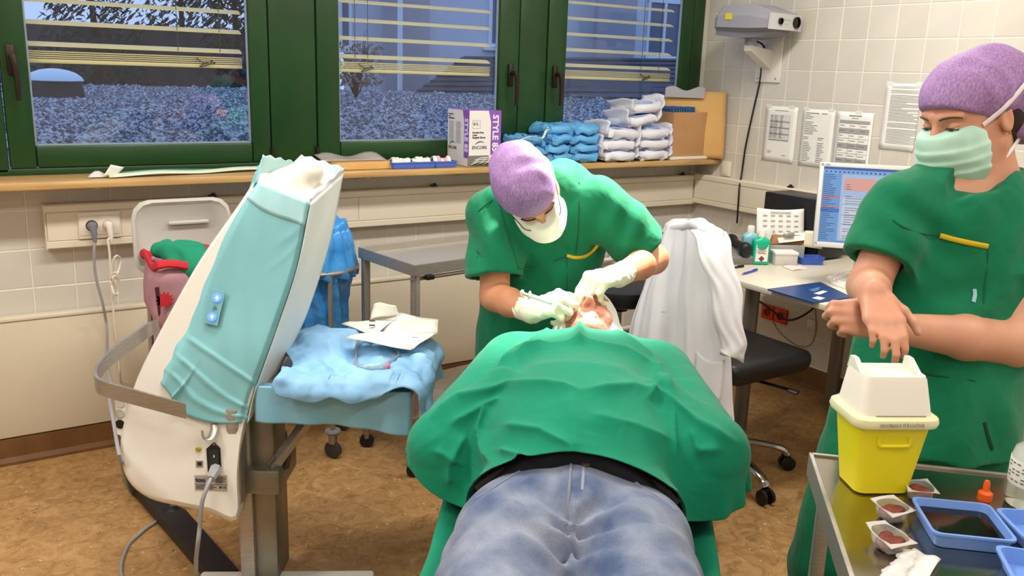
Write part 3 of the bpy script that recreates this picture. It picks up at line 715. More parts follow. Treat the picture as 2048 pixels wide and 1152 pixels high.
# dark wall and trees on the left
bw_ = MB(); A_, B_ = gp(-140, 27), gp(680, 29)
bw_.prism([(A_[0], A_[1], -4), (B_[0], B_[1], -4), (B_[0], B_[1], 2.6), (A_[0], A_[1], 2.6)], (0, .5, 0))
bw_.build('dark_garden_wall', M('dark_brick', srgb(84, 80, 84), .9, col2=srgb(66, 66, 74), nscale=1.5), None, label='dim garden wall behind the gravel roof', category='wall')
m_leaf = M('dusk_conifer', srgb(44, 58, 58), .9, col2=srgb(62, 76, 78), nscale=3); m_bark = M('dusk_bark', srgb(56, 50, 48), .9)
def tree(px, dep, z0, h, rad, label, seed):
    random.seed(seed); p = at(px, 150, dep); t = thing('tree', label, 'tree', (p[0], p[1], z0), group='trees beyond the gravel roof')
    MB().tube([(p[0], p[1], z0), (p[0]+.1, p[1], z0+h*.5), (p[0], p[1], z0+h*.95)], [.16, .11, .03], 7).build('trunk', m_bark, t)
    f = MB()
    for i in range(2600):
        k = random.random()**.8; zz = z0+h*(.18+.82*k); rr_ = rad*(1-k)**.6*(random.random()**.4); a = random.random()*2*PI
        c = Vector((p[0]+rr_*math.cos(a), p[1]+rr_*math.sin(a), zz-rr_*.25)); s_ = .06+.08*random.random()
        n = Vector((random.gauss(0, 1), random.gauss(0, 1), random.gauss(0, 1))).normalized(); x = n.orthogonal().normalized(); y = n.cross(x)
        f.add([c-x*s_*1.6, c+y*s_*.4, c+x*s_*1.6, c-y*s_*.4], [(0, 1, 2, 3)])
    o = f.build('foliage', m_leaf, t); o['kind'] = 'stuff'
tree(190, 26, -3, 9, 2.3, 'dark conifer beyond the leftmost window, nearer the skylight dome', 1)
tree(365, 31, -3, 9.5, 2.4, 'dark tree behind the middle of the leftmost window', 2)
tree(470, 26, -3, 9, 1.3, 'sparse dark tree at the right edge of the leftmost window', 3)
p = at(712, 190, 14.5); random.seed(9)
sh = thing('dry_shrub', 'dry brown shrub on the gravel edge outside the middle window', 'shrub', (p[0], p[1], gz))
st = MB()
for i in range(26):
    a = random.uniform(0, 2*PI); k = random.uniform(.2, .5); st.tube([(p[0], p[1], gz), (p[0]+math.cos(a)*k*.4, p[1]+math.sin(a)*k*.4, gz+.35), (p[0]+math.cos(a)*k, p[1]+math.sin(a)*k, gz+random.uniform(.5, 1.15))], [.012, .008, .003], 4)
st.build('stems', m_bark, sh)['kind'] = 'stuff'
lf = MB()
for i in range(420):
    a = random.uniform(0, 2*PI); k = random.random()**.6*.48; c = Vector((p[0]+math.cos(a)*k, p[1]+math.sin(a)*k, gz+random.uniform(.2, .85))); s_ = random.uniform(.03, .07)
    n = Vector((random.gauss(0, 1), random.gauss(0, 1), random.gauss(0, 1))).normalized(); x = n.orthogonal(); x.normalize(); y = n.cross(x)
    lf.add([c-x*s_, c+y*s_*.5, c+x*s_, c-y*s_*.5], [(0, 1, 2, 3)])
lf.build('leaves', M('dry_leaf', srgb(150, 128, 116), .8), sh)['kind'] = 'stuff'
# ---------------------------------------------------------------- the patient on the treatment table
def cloth_mat(name, c1, c2, rough=.8, fold=(9, .35, .012), nscale=4):
    m = M(name, c1, rough, col2=c2, nscale=nscale, ndetail=2, bump=(fold[0], fold[1]), bdist=fold[2], sheen=.12, spec=.25)
    n_ = [q for q in m.node_tree.nodes if q.type == 'TEX_NOISE'][-1]; n_.inputs['Distortion'].default_value = 1.6; n_.inputs['Detail'].default_value = 2.5; n_.inputs['Roughness'].default_value = .42
    return m
m_gdrape = cloth_mat('green_surgical_cotton', srgb(8, 136, 104), srgb(6, 128, 96))
m_scrub = cloth_mat('green_scrub_cotton', srgb(6, 118, 80), srgb(4, 108, 72), fold=(8, .5, .016))
m_skin = M('skin', srgb(210, 156, 128), .5, col2=srgb(202, 144, 116), nscale=9, ndetail=4, sss=.08, bump=(120, .1), bdist=.0008)
m_skin2 = M('tanned_skin', srgb(206, 146, 108), .5, col2=srgb(194, 130, 94), nscale=9, ndetail=4, sss=.08, bump=(120, .1), bdist=.0008)
m_skin3 = M('ruddy_skin', srgb(216, 148, 124), .5, col2=srgb(204, 128, 108), nscale=14, ndetail=4, sss=.08, bump=(150, .12), bdist=.0008)
m_sweater = M('navy_black_knit', srgb(16, 18, 26), .9, bump=(400, .4), bdist=.001)
# jeans with worn fading
m_jean = bpy.data.materials.new('faded_denim'); m_jean.use_nodes = True; nt = m_jean.node_tree; N = nt.nodes; L = nt.links; b = N['Principled BSDF']; b.inputs['Roughness'].default_value = .85; b.inputs['Sheen Weight'].default_value = .1
tc = N.new('ShaderNodeTexCoord'); mp = N.new('ShaderNodeMapping'); mp.inputs['Scale'].default_value = (900, 900, 60); mp.inputs['Rotation'].default_value = (0, PI/2, .68)
L.new(tc.outputs['Object'], mp.inputs[0]); nz = N.new('ShaderNodeTexNoise'); nz.inputs['Scale'].default_value = 1; nz.inputs['Detail'].default_value = 2; L.new(mp.outputs[0], nz.inputs['Vector'])
nl = N.new('ShaderNodeTexNoise'); nl.inputs['Scale'].default_value = 11; nl.inputs['Detail'].default_value = 4; L.new(tc.outputs['Object'], nl.inputs['Vector'])
r1 = N.new('ShaderNodeValToRGB'); e = r1.color_ramp.elements; e[0].position = .32; e[0].color = (*srgb(70, 90, 128), 1); e[1].position = .7; e[1].color = (*srgb(150, 158, 174), 1); L.new(nl.outputs['Fac'], r1.inputs[0])
r2 = N.new('ShaderNodeValToRGB'); r2.color_ramp.elements[0].color = (.62, .64, .68, 1); r2.color_ramp.elements[1].color = (1.05, 1.05, 1.05, 1); r2.color_ramp.elements[0].position = .3; r2.color_ramp.elements[1].position = .7; L.new(nz.outputs['Fac'], r2.inputs[0])
mj = N.new('ShaderNodeMixRGB'); mj.blend_type = 'MULTIPLY'; mj.inputs[0].default_value = 1; L.new(r1.outputs[0], mj.inputs[1]); L.new(r2.outputs[0], mj.inputs[2]); L.new(mj.outputs[0], b.inputs['Base Color'])
PO = at(1152, 990, 1.72); PH = at(1176, 657, 2.51)
pe = np.array([PH[0]-PO[0], PH[1]-PO[1], 0]); pe /= np.linalg.norm(pe); ps = np.array([pe[1], -pe[0], 0])
def PL(a, b_, z): return np.array([PO[0], PO[1], 0])+pe*a+ps*b_+np.array([0, 0, z])
AH = float((PH-PO)[:2] @ pe[:2])                # distance of the head centre along the body
PB = np.stack([ps, pe, np.array([0, 0, 1])], 1)
pat = thing('person', 'patient lying on the table in blue jeans under a green drape', 'person', PL(.2, 0, .66))
TZ = .655
# fields
torso = Field()
torso.u(Ell(PL(-.05, 0, .705), (.205, .16, .115), PB), .05).u(Ell(PL(.19, 0, .785), (.195, .23, .15), PB), .06)
torso.u(Ell(PL(.47, 0, .796), (.205, .23, .125), PB), .06).u(Cap(PL(.60, -.165, .80), PL(.60, .165, .80), .075), .05)
elL = at(890, 893, 1.90); elR = at(1420, 905, 1.82)
arms = Field()
for sg, el in ((-1, elL), (1, elR)):
    sh_ = PL(.58, sg*.19, .815); hd = PL(.22, sg*.17, .87)
    capfn(arms, [sh_, el], [.066, .055], .03); capfn(arms, [el, hd], [.056, .036], .02)
legs = Field()
legs.u(Ell(PL(-.05, 0, .695), (.207, .15, .118), PB), .04)
legs.u(Ell(PL(-.03, 0, .73), (.14, .10, .088), PB), .05)
for sg in (-1, 1):
    lg = [PL(-.07, sg*.108, .695), PL(-.26, sg*.118, .695), PL(-.52, sg*.122, .71), PL(-.90, sg*.13, .67)]
    for q, (r_a, r_b) in zip(range(3), ((.110, .105), (.105, .078), (.078, .052))): legs.u(Cap(lg[q], lg[q+1], r_a, r_b), .014)
    legs.u(Ell(PL(-.17, sg*.112, .73), (.088, .15, .082), PB), .012)
# body (skin)
headB = basis(np.array([0, 0, 1])*.94-pe*.34, pe*.94+np.array([0, 0, .34]))
pbody = Field()
LH = make_head(pbody, PH, headB, 1.04, 'm')
pbody.u(Cap(PL(.62, 0, .80), PH-pe*.05-np.array([0, 0, .03]), .066, .058), .03)
pb_small = torso.copy(); pb_small.off = -.02
pbody.u(Ell(PL(-.03, 0, .70), (.17, .14, .09), PB), .05).u(Ell(PL(.19, 0, .775), (.16, .2, .12), PB), .06).u(Ell(PL(.47, 0, .80), (.18, .21, .10), PB), .06).u(Cap(PL(.60, -.15, .82), PL(.60, .15, .82), .055), .05)
for sg, el in ((-1, elL), (1, elR)):
    sh_ = PL(.58, sg*.18, .815); hd = PL(.22, sg*.17, .87); capfn(pbody, [sh_, el, hd], [.045, .038, .028], .02); capfn(pbody, [hd, PL(.2, sg*.10, .875)], [.03, .02], .02)
    capfn(pbody, [PL(-.06, sg*.1, .695), PL(-.5, sg*.12, .705), PL(-.9, sg*.13, .665)], [.085, .055, .035], .03); capfn(pbody, [PL(-.92, sg*.13, .66), PL(-.96, sg*.15, .76)], [.035, .025], .02)
sdf_obj('body', pbody, .0046, m_skin3, pat)
# stubble beard area, lips
lip = Field(); lip.u(Cap(LH(-.020, .0845, -.0565), LH(.020, .0845, -.0565), .0052), .004); lip.u(Cap(LH(-.016, .085, -.0665), LH(.016, .085, -.0665), .0062), .004); lip.sub(Cap(LH(-.024, .094, -.0612), LH(.024, .094, -.0612), .0028), .002)
sdf_obj('lips', lip, .0016, M('lip_skin', srgb(196, 104, 98), .45), pat)
stb = MB(); random.seed(3); qs = []
while len(qs) < 1100:
    a = random.uniform(-1.1, 1.1); zz = random.uniform(-.125, -.045)
    if abs(a) < .3 and -.072 < zz < -.05: continue
    qs.append(LH(.062*math.sin(a), .03+.07*math.cos(a), zz))
qs = np.array(qs)
for _ in range(3): gg = pbody.grad(qs); qs = qs-gg*pbody(qs)[:, None]
for q, g in zip(qs, pbody.grad(qs)):
    x = V3(g).orthogonal().normalized(); t = x*.0007; stb.add([V3(q)-t, V3(q)+t, V3(q+g*.003)+V3(-pe)*.002], [(0, 1, 2)])
stb.build('stubble', M('grey_stubble', srgb(96, 84, 76), .8), pat)['kind'] = 'stuff'
# clothes
sw = torso.copy(); sw.merge(arms); sw.off = .008
sw.disp = lambda P: .004*vnoise(P, 22, 1.0)
swc = sw.copy(); swc.cut(PL(-.02, 0, 0), -pe)
swo = sdf_obj('sweater', swc, .008, m_sweater, pat)
jn = legs.copy(); jn.off = .008
cro = PL(-.18, 0, .76)
def jfold(P):
    d = (P-cro.astype(F32)); a = d @ pe.astype(F32); b_ = d @ ps.astype(F32); r = np.sqrt(a*a+b_*b_+1e-4); th = np.arctan2(a, np.abs(b_)+.02)
    w = np.exp(-(r/.15)**2); f1 = np.sin(th*9+b_*14+2*np.sin(r*30))*.0075*w
    f2 = .0042*np.sin(a*62+8*b_*np.sign(b_)+3*np.sin(b_*22))*np.exp(-((a+.02)/.09)**2)
    seam = .004*np.exp(-(b_/.006)**2)*(a < .12)
    return f1+f2-seam+.003*vnoise(P, 16, 2.0)
jn.disp = jfold
jnc = jn.copy(); jnc.cut(PL(.01, 0, 0), pe)
sdf_obj('jeans', jnc, .0052, m_jean, pat)
def surf(F_, p, n=(0, 0, 1), steps=30):        # walk straight down from above on to a field
    q = np.array(p, float); 
    for _ in range(steps):
        d = float(F_(np.array([q]))[0]); q = q-np.array(n)*min(d, .05)*.8
    return q
# fly, buckle, button, pocket seams
m_stitch = M('denim_seam', srgb(120, 126, 140), .9); m_pale = M('worn_denim_edge', srgb(138, 144, 154), .9)
fly = [surf(jnc, PL(a, .012, 1.05)) for a in np.linspace(-.015, -.11, 9)]
MB().tube(fly, [.0030]*9, 6, flat=.5).build('fly_seam', m_pale, pat, True)
MB().tube([surf(jnc, PL(a, -.012, 1.05)) for a in np.linspace(-.03, -.17, 8)], .0035, 6).build('fly_stitching', m_stitch, pat, True)
for sg in (-1, 1):
    MB().tube([surf(jnc, PL(a, sg*b_, 1.05)) for a, b_ in ((-.01, .10), (-.04, .12), (-.07, .15), (-.09, .185))], .003, 6).build('pocket_seam', m_stitch, pat, True)
bel = MB(); pts = [surf(jnc, PL(.002, t, 1.05))+np.array([0, 0, .002]) for t in np.linspace(-.19, .19, 25)]
bel.tube(pts, .016, 8, flat=.3, up=pe); bel.build('belt', M('dark_belt_leather', srgb(30, 27, 26), .5), pat, True)
bq = surf(jnc, PL(.0, .0, 1.05)); RB = Matrix((V3(ps), V3(pe), Vector((0, 0, 1)))).transposed()
bk = MB(); bk.box(bq+np.array([0, 0, .008]), (.05, .006, .004), RB); bk.box(V3(bq)+RB @ Vector((0, .018, .008)), (.05, .006, .004), RB); bk.box(V3(bq)+RB @ Vector((-.024, .009, .008)), (.006, .024, .004), RB); bk.box(V3(bq)+RB @ Vector((.024, .009, .008)), (.006, .024, .004), RB); bk.box(V3(bq)+RB @ Vector((.0, .009, .009)), (.044, .004, .003), RB)
bk.build('belt_buckle', M('dull_steel', srgb(130, 124, 114), .35, .9), pat)
MB().lathe([(.001, .0), (.008, .001), (.009, .003), (.006, .005), (.001, .005)], surf(jnc, PL(-.03, .016, 1.05))+np.array([0, 0, .002]), 14).build('button', M('old_brass', srgb(120, 108, 90), .4, .8), pat, True)
for sg in (-1, 1): MB().lathe([(.03, 0), (.04, .03), (.045, .1), (.04, .2), (.02, .25)], PL(-.95, sg*.14, .62), 12, sy=.8).build('shoe', M('dark_shoe', srgb(40, 34, 30), .5), pat, True)
# white hood round the head
hood = Field(); hood.u(Ell(PH+pe*.012-np.array([0, 0, .004]), (.088, .122, .106), np.stack([headB[:, 0], headB[:, 2], headB[:, 1]], 1)), .01)
hood.u(Ell(PH-pe*.03-np.array([0, 0, .04]), (.115, .11, .06), PB), .04)
hood.sub(Ell(LH(0, .10, -.045), (.057, .10, .092), headB), .012)
hood.disp = lambda P: .003*vnoise(P, 40, 4.0)
sdf_obj('hood', hood, .004, M('white_paper_hood', srgb(240, 240, 236), .8, bump=(60, .3)), pat)
# table
tab = thing('treatment_table', 'narrow padded treatment table under the lying patient', 'treatment table', PL(0, 0, 0))
m_pad = M('black_upholstery', srgb(24, 24, 26), .45)
def tabring(a, z, w, t): return [PL(a, -w, z), PL(a, -w, z+t*.6), PL(a, -w*.9, z+t), PL(a, w*.9, z+t), PL(a, w, z+t*.6), PL(a, w, z)]
MB().loft([tabring(-1.05, .505, .24, .07), tabring(-.06, .505, .245, .07), tabring(.04, .515, .245, .07)]).build('leg_pad', m_pad, tab, True)
MB().loft([tabring(.03, .515, .245, .07), tabring(.36, .60, .24, .07), tabring(.66, .68, .2, .07)]).build('back_pad', m_pad, tab, True)
MB().loft([tabring(.66, .68, .12, .05), tabring(.97, .715, .11, .05)]).build('head_pad', m_pad, tab, True)
MB().box(PL(-.2, 0, .475), (.42, 1.5, .05), Matrix((V3(ps), V3(pe), Vector((0, 0, 1)))).transposed(), bev=.01).build('frame', M('grey_enamel', srgb(150, 152, 152), .4), tab, True)
MB().box(PL(-.1, 0, .25), (.2, .3, .44), RB, bev=.02).build('column', M('grey_enamel', srgb(150, 152, 152), .4), tab, True)
MB().box(PL(-.1, 0, .03), (.5, .9, .06), RB, bev=.02).build('foot', M('grey_enamel', srgb(150, 152, 152), .4), tab, True)
# sheet hanging from the table
def sheet(u_, v_):
    a = -1.06+1.36*v_; t = (u_-.5)*2; s_ = abs(t); sg = 1 if t > 0 else -1; w0 = .282
    k = min(1, s_/.45); h = max(0, (s_-.45)/.55); z = .582+.062*(k**3)-h*.46+.22*max(0, a); out = w0*k+h*(.05+.025*math.sin(a*13+sg)+.012*math.sin(a*31))+.004
    return PL(a+.02*h*math.sin(5*a), sg*out if s_ > 1e-6 else 0, z)
solid(subsurf(MB().grid(sheet, 49, 60).build('table_sheet', m_gdrape, None, 'all', label='green cotton sheet hanging down both sides of the treatment table', category='sheet')), .0016)
# drape by simulation
col = torso.copy(); col.merge(arms); col.off = .010
col2 = Field(); col2.ops = list(col.ops)+[('u', f, k) for _, f, k in legs.ops]; col2.off = .017
col2.u(Box(PL(-.3, 0, .54), (.24, .75, .045), PB, .02), .01); col2.u(Cap(PL(.6, 0, .80), PH-pe*.11-np.array([0, 0, .02]), .06, .045), .03)
nx, ny = 86, 76; W, Lh = .78, .752
rng = np.random.RandomState(5)
GX, GY = np.meshgrid(np.linspace(-W/2, W/2, nx), np.linspace(0, Lh, ny))
P0 = np.zeros((ny, nx, 3))
for j in range(ny):
    for i in range(nx):
        x, y = GX[j, i], GY[j, i]
        bump_ = .030*math.sin(y*26+5*abs(x)+1.3*math.sin(x*9))+.022*math.sin(x*17+6*y+1)+.012*math.sin(x*37-15*y)
        P0[j, i] = PL(AH-.165-y*.93, x*.97+.004, 1.03+bump_-.25*max(0, abs(x)-.3)-.10*max(0, y-.5))
PD = cloth(P0, (W/(nx-1), Lh/(ny-1)), col2, steps=85, iters=9, thick=.004, bend=.04, damp=.93, fric=.97)
PD = upsample(PD, 3); QP = pix(PD); nn = gnormals(PD); nn *= np.sign(nn[..., 2:3].mean()+1e-9); dsp = np.zeros(QP.shape[:2])
for line, w_, h_ in [([(860, 840), (920, 800), (1010, 775), (1100, 775), (1160, 786)], 15, .016), ([(1160, 786), (1260, 780), (1330, 800), (1400, 850), (1465, 885)], 16, .017), ([(985, 745), (1060, 705), (1165, 690), (1250, 705), (1320, 750)], 13, .014),
        ([(1160, 650), (1158, 700)], 12, .016), ([(1100, 700), (1040, 705), (1000, 740)], 11, .010), ([(1225, 660), (1300, 720), (1350, 790)], 12, .012), ([(900, 850), (965, 815), (1010, 800)], 10, .010), ([(975, 810), (960, 860), (985, 930)], 12, .014),
        ([(930, 870), (900, 920), (900, 970)], 11, .012), ([(1140, 790), (1150, 850), (1150, 905)], 22, .006), ([(1345, 820), (1350, 900), (1352, 990)], 5, .006), ([(1290, 800), (1320, 770), (1310, 740)], 9, .010), ([(1380, 860), (1400, 900), (1440, 900)], 12, .010),
        ([(1010, 850), (1080, 860), (1140, 895)], 14, .010), ([(1000, 900), (1050, 920), (1000, 945)], 9, .012), ([(1100, 660), (1060, 690)], 8, .008), ([(870, 900), (930, 930)], 10, .008), ([(1180, 830), (1270, 850), (1340, 880)], 16, .006), ([(1050, 740), (1150, 730), (1260, 745)], 14, .007)]:
    dsp += seg_ridge(QP, line, w_*.75, h_*1.25, 1.1)
PD = PD+nn*(dsp+.0010*crease(PD.reshape(-1, 3), 6, 3, .09, 1.0).reshape(dsp.shape))[..., None]
vs_ = np.linspace(0, 1, PD.shape[0]); nu_ = PD.shape[1]
for j in range(PD.shape[0]):                  # rounded lower corners
    um = 1-.42*(1-math.sqrt(max(0, 1-(max(0, vs_[j]-.60)/.40)**2)))
    uu = np.linspace(-um, um, nu_)*.5+.5; row = PD[j].copy()
    for k in range(3): PD[j, :, k] = np.interp(uu*(nu_-1), np.arange(nu_), row[:, k])
cloth_obj('surgical_drape', PD, m_gdrape, None, .0016, 0, label='green surgical drape spread over the torso of the lying patient', category='drape')
# ---------------------------------------------------------------- laser tower with blue sterile cover
m_steel = M('brushed_steel', srgb(178, 172, 164), .42, .8, col2=srgb(164, 158, 150), nscale=30, stretch=(1, 1, 14))
m_alu = M('grey_aluminium', srgb(142, 138, 128), .42, .85, col2=srgb(130, 126, 116), nscale=12)
m_shell = M('white_machine_shell', srgb(226, 221, 212), .38)
m_cover = M('teal_sterile_nonwoven', srgb(132, 190, 196), .75, col2=srgb(124, 183, 190), nscale=5, bump=(260, .15), bdist=.0006)
m_paperw = M('white_sterile_paper', srgb(226, 228, 226), .75, bump=(200, .1), bdist=.0005)
FH = np.array([math.sin(.5808), math.cos(.5808), 0]); RH = np.array([math.cos(.5808), -math.sin(.5808), 0])
RM = Matrix((V3(RH), V3(FH), Vector((0, 0, 1)))).transposed()      # columns right, away, up as seen by the photographer
cb = at(515, 1060, 2.62); cb[2] = 0
mach = thing('laser_tower', 'white medical laser tower on a steel column with teal sterile cover', 'medical device', cb)
fr_ = [(520, 345), (470, 420), (400, 520), (335, 635), (275, 755), (247, 850), (241, 905), (256, 960), (298, 996), (360, 1012), (420, 1024), (474, 1040), (476, 950), (492, 840), (545, 680), (590, 540), (622, 402)]
bk_ = [(560, 338), (500, 420), (430, 520), (365, 635), (310, 755), (285, 850), (282, 900), (296, 940), (330, 970), (385, 985), (440, 998), (490, 1010), (500, 930), (520, 800), (604, 640), (655, 480), (683, 348)]
def dens(l, n=4): 
    q = [np.array([x, y, 0.]) for x, y in l]; return [(p[0], p[1]) for p in smoothpath(q, n)]
frd, bkd = dens(fr_), dens(bk_)
def ins(l, k):
    c = np.mean(np.array(l), 0); return [tuple(np.array(p)+(c-np.array(p))*k) for p in l]
rings = [[at(x, y, 2.402) for x, y in ins(frd, .035)], [at(x, y, 2.41) for x, y in ins(frd, .008)], [at(x, y, 2.425) for x, y in frd], [at(x*.5+X_*.5, y*.5+Y_*.5, 2.52) for (x, y), (X_, Y_) in zip(frd, bkd)], [at(x, y, 2.63) for x, y in bkd]]
sh = MB().loft([[p for p in r] for r in rings]); sh.build('shell', m_shell, mach, 35)
# housing head with grip inside the open top
gp_ = [at(592, 352, 2.47)]
grip = Field(); grip.u(Cap(at(560, 372, 2.50), at(612, 345, 2.50), .045, .038), .03).u(Cap(at(600, 372, 2.5), at(632, 348, 2.53), .03, .02), .03).u(Cap(at(545, 392, 2.48), at(610, 400, 2.5), .03, .03), .03)
sdf_obj('top_grip', grip, .004, M('pearl_white_plastic', srgb(228, 220, 208), .16), mach)
# cover
Lc = smoothpath([np.array([x, y, 0.]) for x, y in [(513, 362), (462, 442), (412, 545), (378, 635), (343, 705), (317, 762)]], 8)
Rc = smoothpath([np.array([x, y, 0.]) for x, y in [(621, 405), (594, 535), (560, 640), (528, 730), (505, 795), (494, 846)]], 8)
Bt = [np.array([317, 762, 0.]), np.array([340, 790, 0.]), np.array([356, 822, 0.]), np.array([420, 845, 0.]), np.array([494, 846, 0.])]
def cur(c, t):
    k = t*(len(c)-1); i = min(int(k), len(c)-2); return c[i]*(1-(k-i))+c[i+1]*(k-i)
def cov(u_, v_):
    l, r = cur(Lc, v_), cur(Rc, v_); bot = cur(smoothpath(Bt, 6), u_); lin = l*(1-u_)+r*u_
    base = np.array([317, 762, 0.])*(1-u_)+np.array([494, 846, 0.])*u_; p = lin+(bot-base)*max(0, (v_-.75)/.25)**2
    d = 2.388+.030*(1-min(1, u_/.10))**2+.022*max(0, (u_-.93)/.07)
    w = .004*math.sin(v_*9+u_*3)+.0022*math.sin(u_*17-v_*23)
    for v0, sl in ((.93, .05), (.84, .09), (.70, .03)): w += .006*math.exp(-((v_-v0-sl*(u_-.5))/.010)**2)*(1 if u_ > .12 else .4)
    w += .008*math.exp(-((u_-.30-.0*v_)/.012)**2)*max(0, v_-.72)/.28
    w += .007*math.exp(-((v_-.05-.35*(1-u_))/.018)**2)*max(0, u_-.55)
    w += .004*math.exp(-((v_-.10-.5*(1-u_))/.012)**2)*max(0, u_-.5)
    return at(p[0]+3*math.sin(v_*40)*(u_ < .05)*v_, p[1], d-w)
cg = MB().grid(cov, 60, 90).build('sterile_cover', m_cover, mach, 'all'); solid(cg, .0012)
bnd = MB().grid(lambda u_, v_: np.array(cov(u_, v_*(.085+.01*math.sin(u_*5))))-CF*.0022, 60, 8).build('cover_band', M('pale_teal_band', srgb(164, 208, 214), .75), mach, 'all'); solid(bnd, .0008)
def flap(c, mat, name='cover_flap', n=14):
    P4 = [np.array(p, float) for p in c]
    def fn(u_, v_):
        p = (P4[0]*(1-u_)+P4[1]*u_)*(1-v_)+(P4[3]*(1-u_)+P4[2]*u_)*v_; w = .006*math.sin(u_*9+v_*4)*v_
        return at(p[0], p[1]+2.5*math.sin(u_*21)*v_, p[2]+w)
    o = MB().grid(fn, n, n).build(name, mat, mach, 'all'); solid(o, .0012)
m_coverl = M('pale_teal_cover_inside', srgb(178, 212, 214), .75, bump=(260, .15), bdist=.0006)
flap([(512, 366, 2.392), (560, 345, 2.60), (592, 324, 2.62), (526, 309, 2.42)], m_coverl)
flap([(566, 345, 2.60), (650, 365, 2.62), (690, 336, 2.63), (603, 309, 2.62)], m_coverl)
flap([(621, 412, 2.392), (684, 352, 2.63), (691, 332, 2.63), (619, 398, 2.39)], m_paperw)
flap([(513, 362, 2.39), (478, 430, 2.45), (508, 352, 2.45), (527, 312, 2.42)], m_cover)
# white paper side of the cover
def side(u_, v_):
    r = cur(Rc, v_); q = cur(smoothpath([np.array([x, y, 0.]) for x, y in [(686, 346), (660, 480), (612, 630), (566, 722), (530, 790), (505, 832)]], 8), v_)
    p = r*(1-u_)+q*u_; return at(p[0]+1, p[1], 2.40+.235*u_*(1-.55*v_)-.003*math.sin(u_*8+v_*13)-.006)
solid(MB().grid(side, 16, 60).build('paper_side', m_paperw, mach, 'all'), .0012)
# lights shining through the cover
def bar(px0, py0, px1, py1, px2, py2, px3, py3, d, t, name, mat, parent):
    return MB().prism([at(px0, py0, d), at(px1, py1, d), at(px2, py2, d), at(px3, py3, d)], V3(-FH*t)).build(name, mat, parent)
pn = bar(424, 577, 451, 583, 435, 651, 406, 645, 2.380, .002, 'control_panel', M('control_panel_teal', srgb(118, 176, 184), .5), mach)
m_led = M('blue_led', (.15, .3, 1), .4, emit=(.03, .11, 1.0), estr=2.2); m_led2 = M('blue_led_core', (.7, .8, 1), .4, emit=(.5, .7, 1.0), estr=1.8)
for x, y in ((434, 596), (424, 634)):
    c = at(x, y, 2.377); l = MB().lathe([(.0001, 0), (.0125, 0), (.0125, .0012), (.0001, .0014)], c, 18, frame3(-CF)).build('led_glow', m_led, pn)
    a = MB(); a.prism([at(x, y-5, 2.3735), at(x-4, y, 2.3735), at(x-1.5, y, 2.3735), at(x-1.5, y+4, 2.3735), at(x+1.5, y+4, 2.3735), at(x+1.5, y, 2.3735), at(x+4, y, 2.3735)], V3(-FH*.0008)); a.build('arrow', m_led2, pn)
a = MB(); a.prism([at(430, 610, 2.376), at(424, 618, 2.376), at(434, 618, 2.376)], V3(-FH*.0008)); a.build('symbol', M('dull_mark', srgb(80, 130, 134), .5), pn)
# handle
hp = smoothpath([at(318, 652, 2.60), at(296, 660, 2.59), at(272, 678, 2.54), at(222, 715, 2.45), at(196, 744, 2.37), at(193, 765, 2.32), at(212, 778, 2.295), at(280, 797, 2.30), at(372, 822, 2.33)], 6)
hb = MB(); up = np.array([0, 0, 1.]); rr_ = []
for i, p in enumerate(hp):
    t = hp[min(i+1, len(hp)-1)]-hp[max(0, i-1)]; n = np.cross(t, up); n /= np.linalg.norm(n); h = .021
    rr_.append([p+n*.004+up*h, p-n*.004+up*h, p-n*.004-up*h, p+n*.004-up*h])
hb.loft(rr_).build('handle', m_steel, mach, 50)
# connector field
def disc(px, py, d, r, t, name, mat, parent, n=18): return MB().lathe([(.0001, 0), (r, 0), (r, t*.7), (r*.85, t), (.0001, t)], at(px, py, d), n, frame3(-FH)).build(name, mat, parent, True)
hk = MB(); hpts = smoothpath([at(428, 848, 2.40), at(427, 862, 2.39), at(420, 876, 2.375), at(408, 876, 2.365), at(404, 862, 2.362)], 5)
hk.tube(hpts, .010, 8, flat=.35, up=FH); hk.build('hook', m_steel, mach, True)
yr = disc(397, 898, 2.402, .0085, .004, 'equipotential_socket', M('yellow_plastic', srgb(196, 190, 40), .45), mach); disc(397, 898, 2.397, .004, .003, 'pin', m_steel, yr)
us = bar(392, 921, 406, 921, 406, 934, 392, 934, 2.402, .002, 'data_port', m_steel, mach); bar(395, 924, 403, 924, 403, 931, 395, 931, 2.399, .0015, 'opening', m_black, us)
il = MB().prism([at(x, y, 2.402) for x, y in [(428, 884), (441, 896), (443, 934), (431, 950), (417, 942), (414, 896)]], V3(-FH*.006)).build('power_inlet', m_black, mach)
bar(419, 898, 438, 898, 438, 930, 419, 930, 2.394, .003, 'switch', M('dark_grey_plastic', srgb(36, 36, 38), .4), il)
mk = MB(); mk.prism([at(427, 910, 2.390), at(429, 910, 2.390), at(429, 915, 2.390), at(427, 915, 2.390)], V3(-FH*.0006)); mk.build('switch_mark', m_white, il); disc(428, 889, 2.395, .0022, .001, 'screw', m_steel, il)
lb = bar(389, 950, 454, 950, 455, 982, 390, 980, 2.402, .0015, 'type_plate', M('plate_grey', srgb(176, 168, 156), .4, .3), mach)
tx = MB(); RT = Matrix((V3(RH), Vector((0, 0, 1)), V3(-FH))).transposed()
put_text(tx, 'tou', .019, at(391, 963.5, 2.399), RT, bold=.0006)
o_ = tx.build('logo', M('plate_blue_print', srgb(36, 52, 110), .5), lb)
tx = MB(); random.seed(8)
for r in range(5): quadbar(tx, at(430, 955+r*2.6, 2.3995), RT, 0, 0, random.uniform(.02, .03), .0016)
for r in range(3): quadbar(tx, at(392, 971.5+r*2.9, 2.3995), RT, 0, 0, random.uniform(.045, .055), .0016)
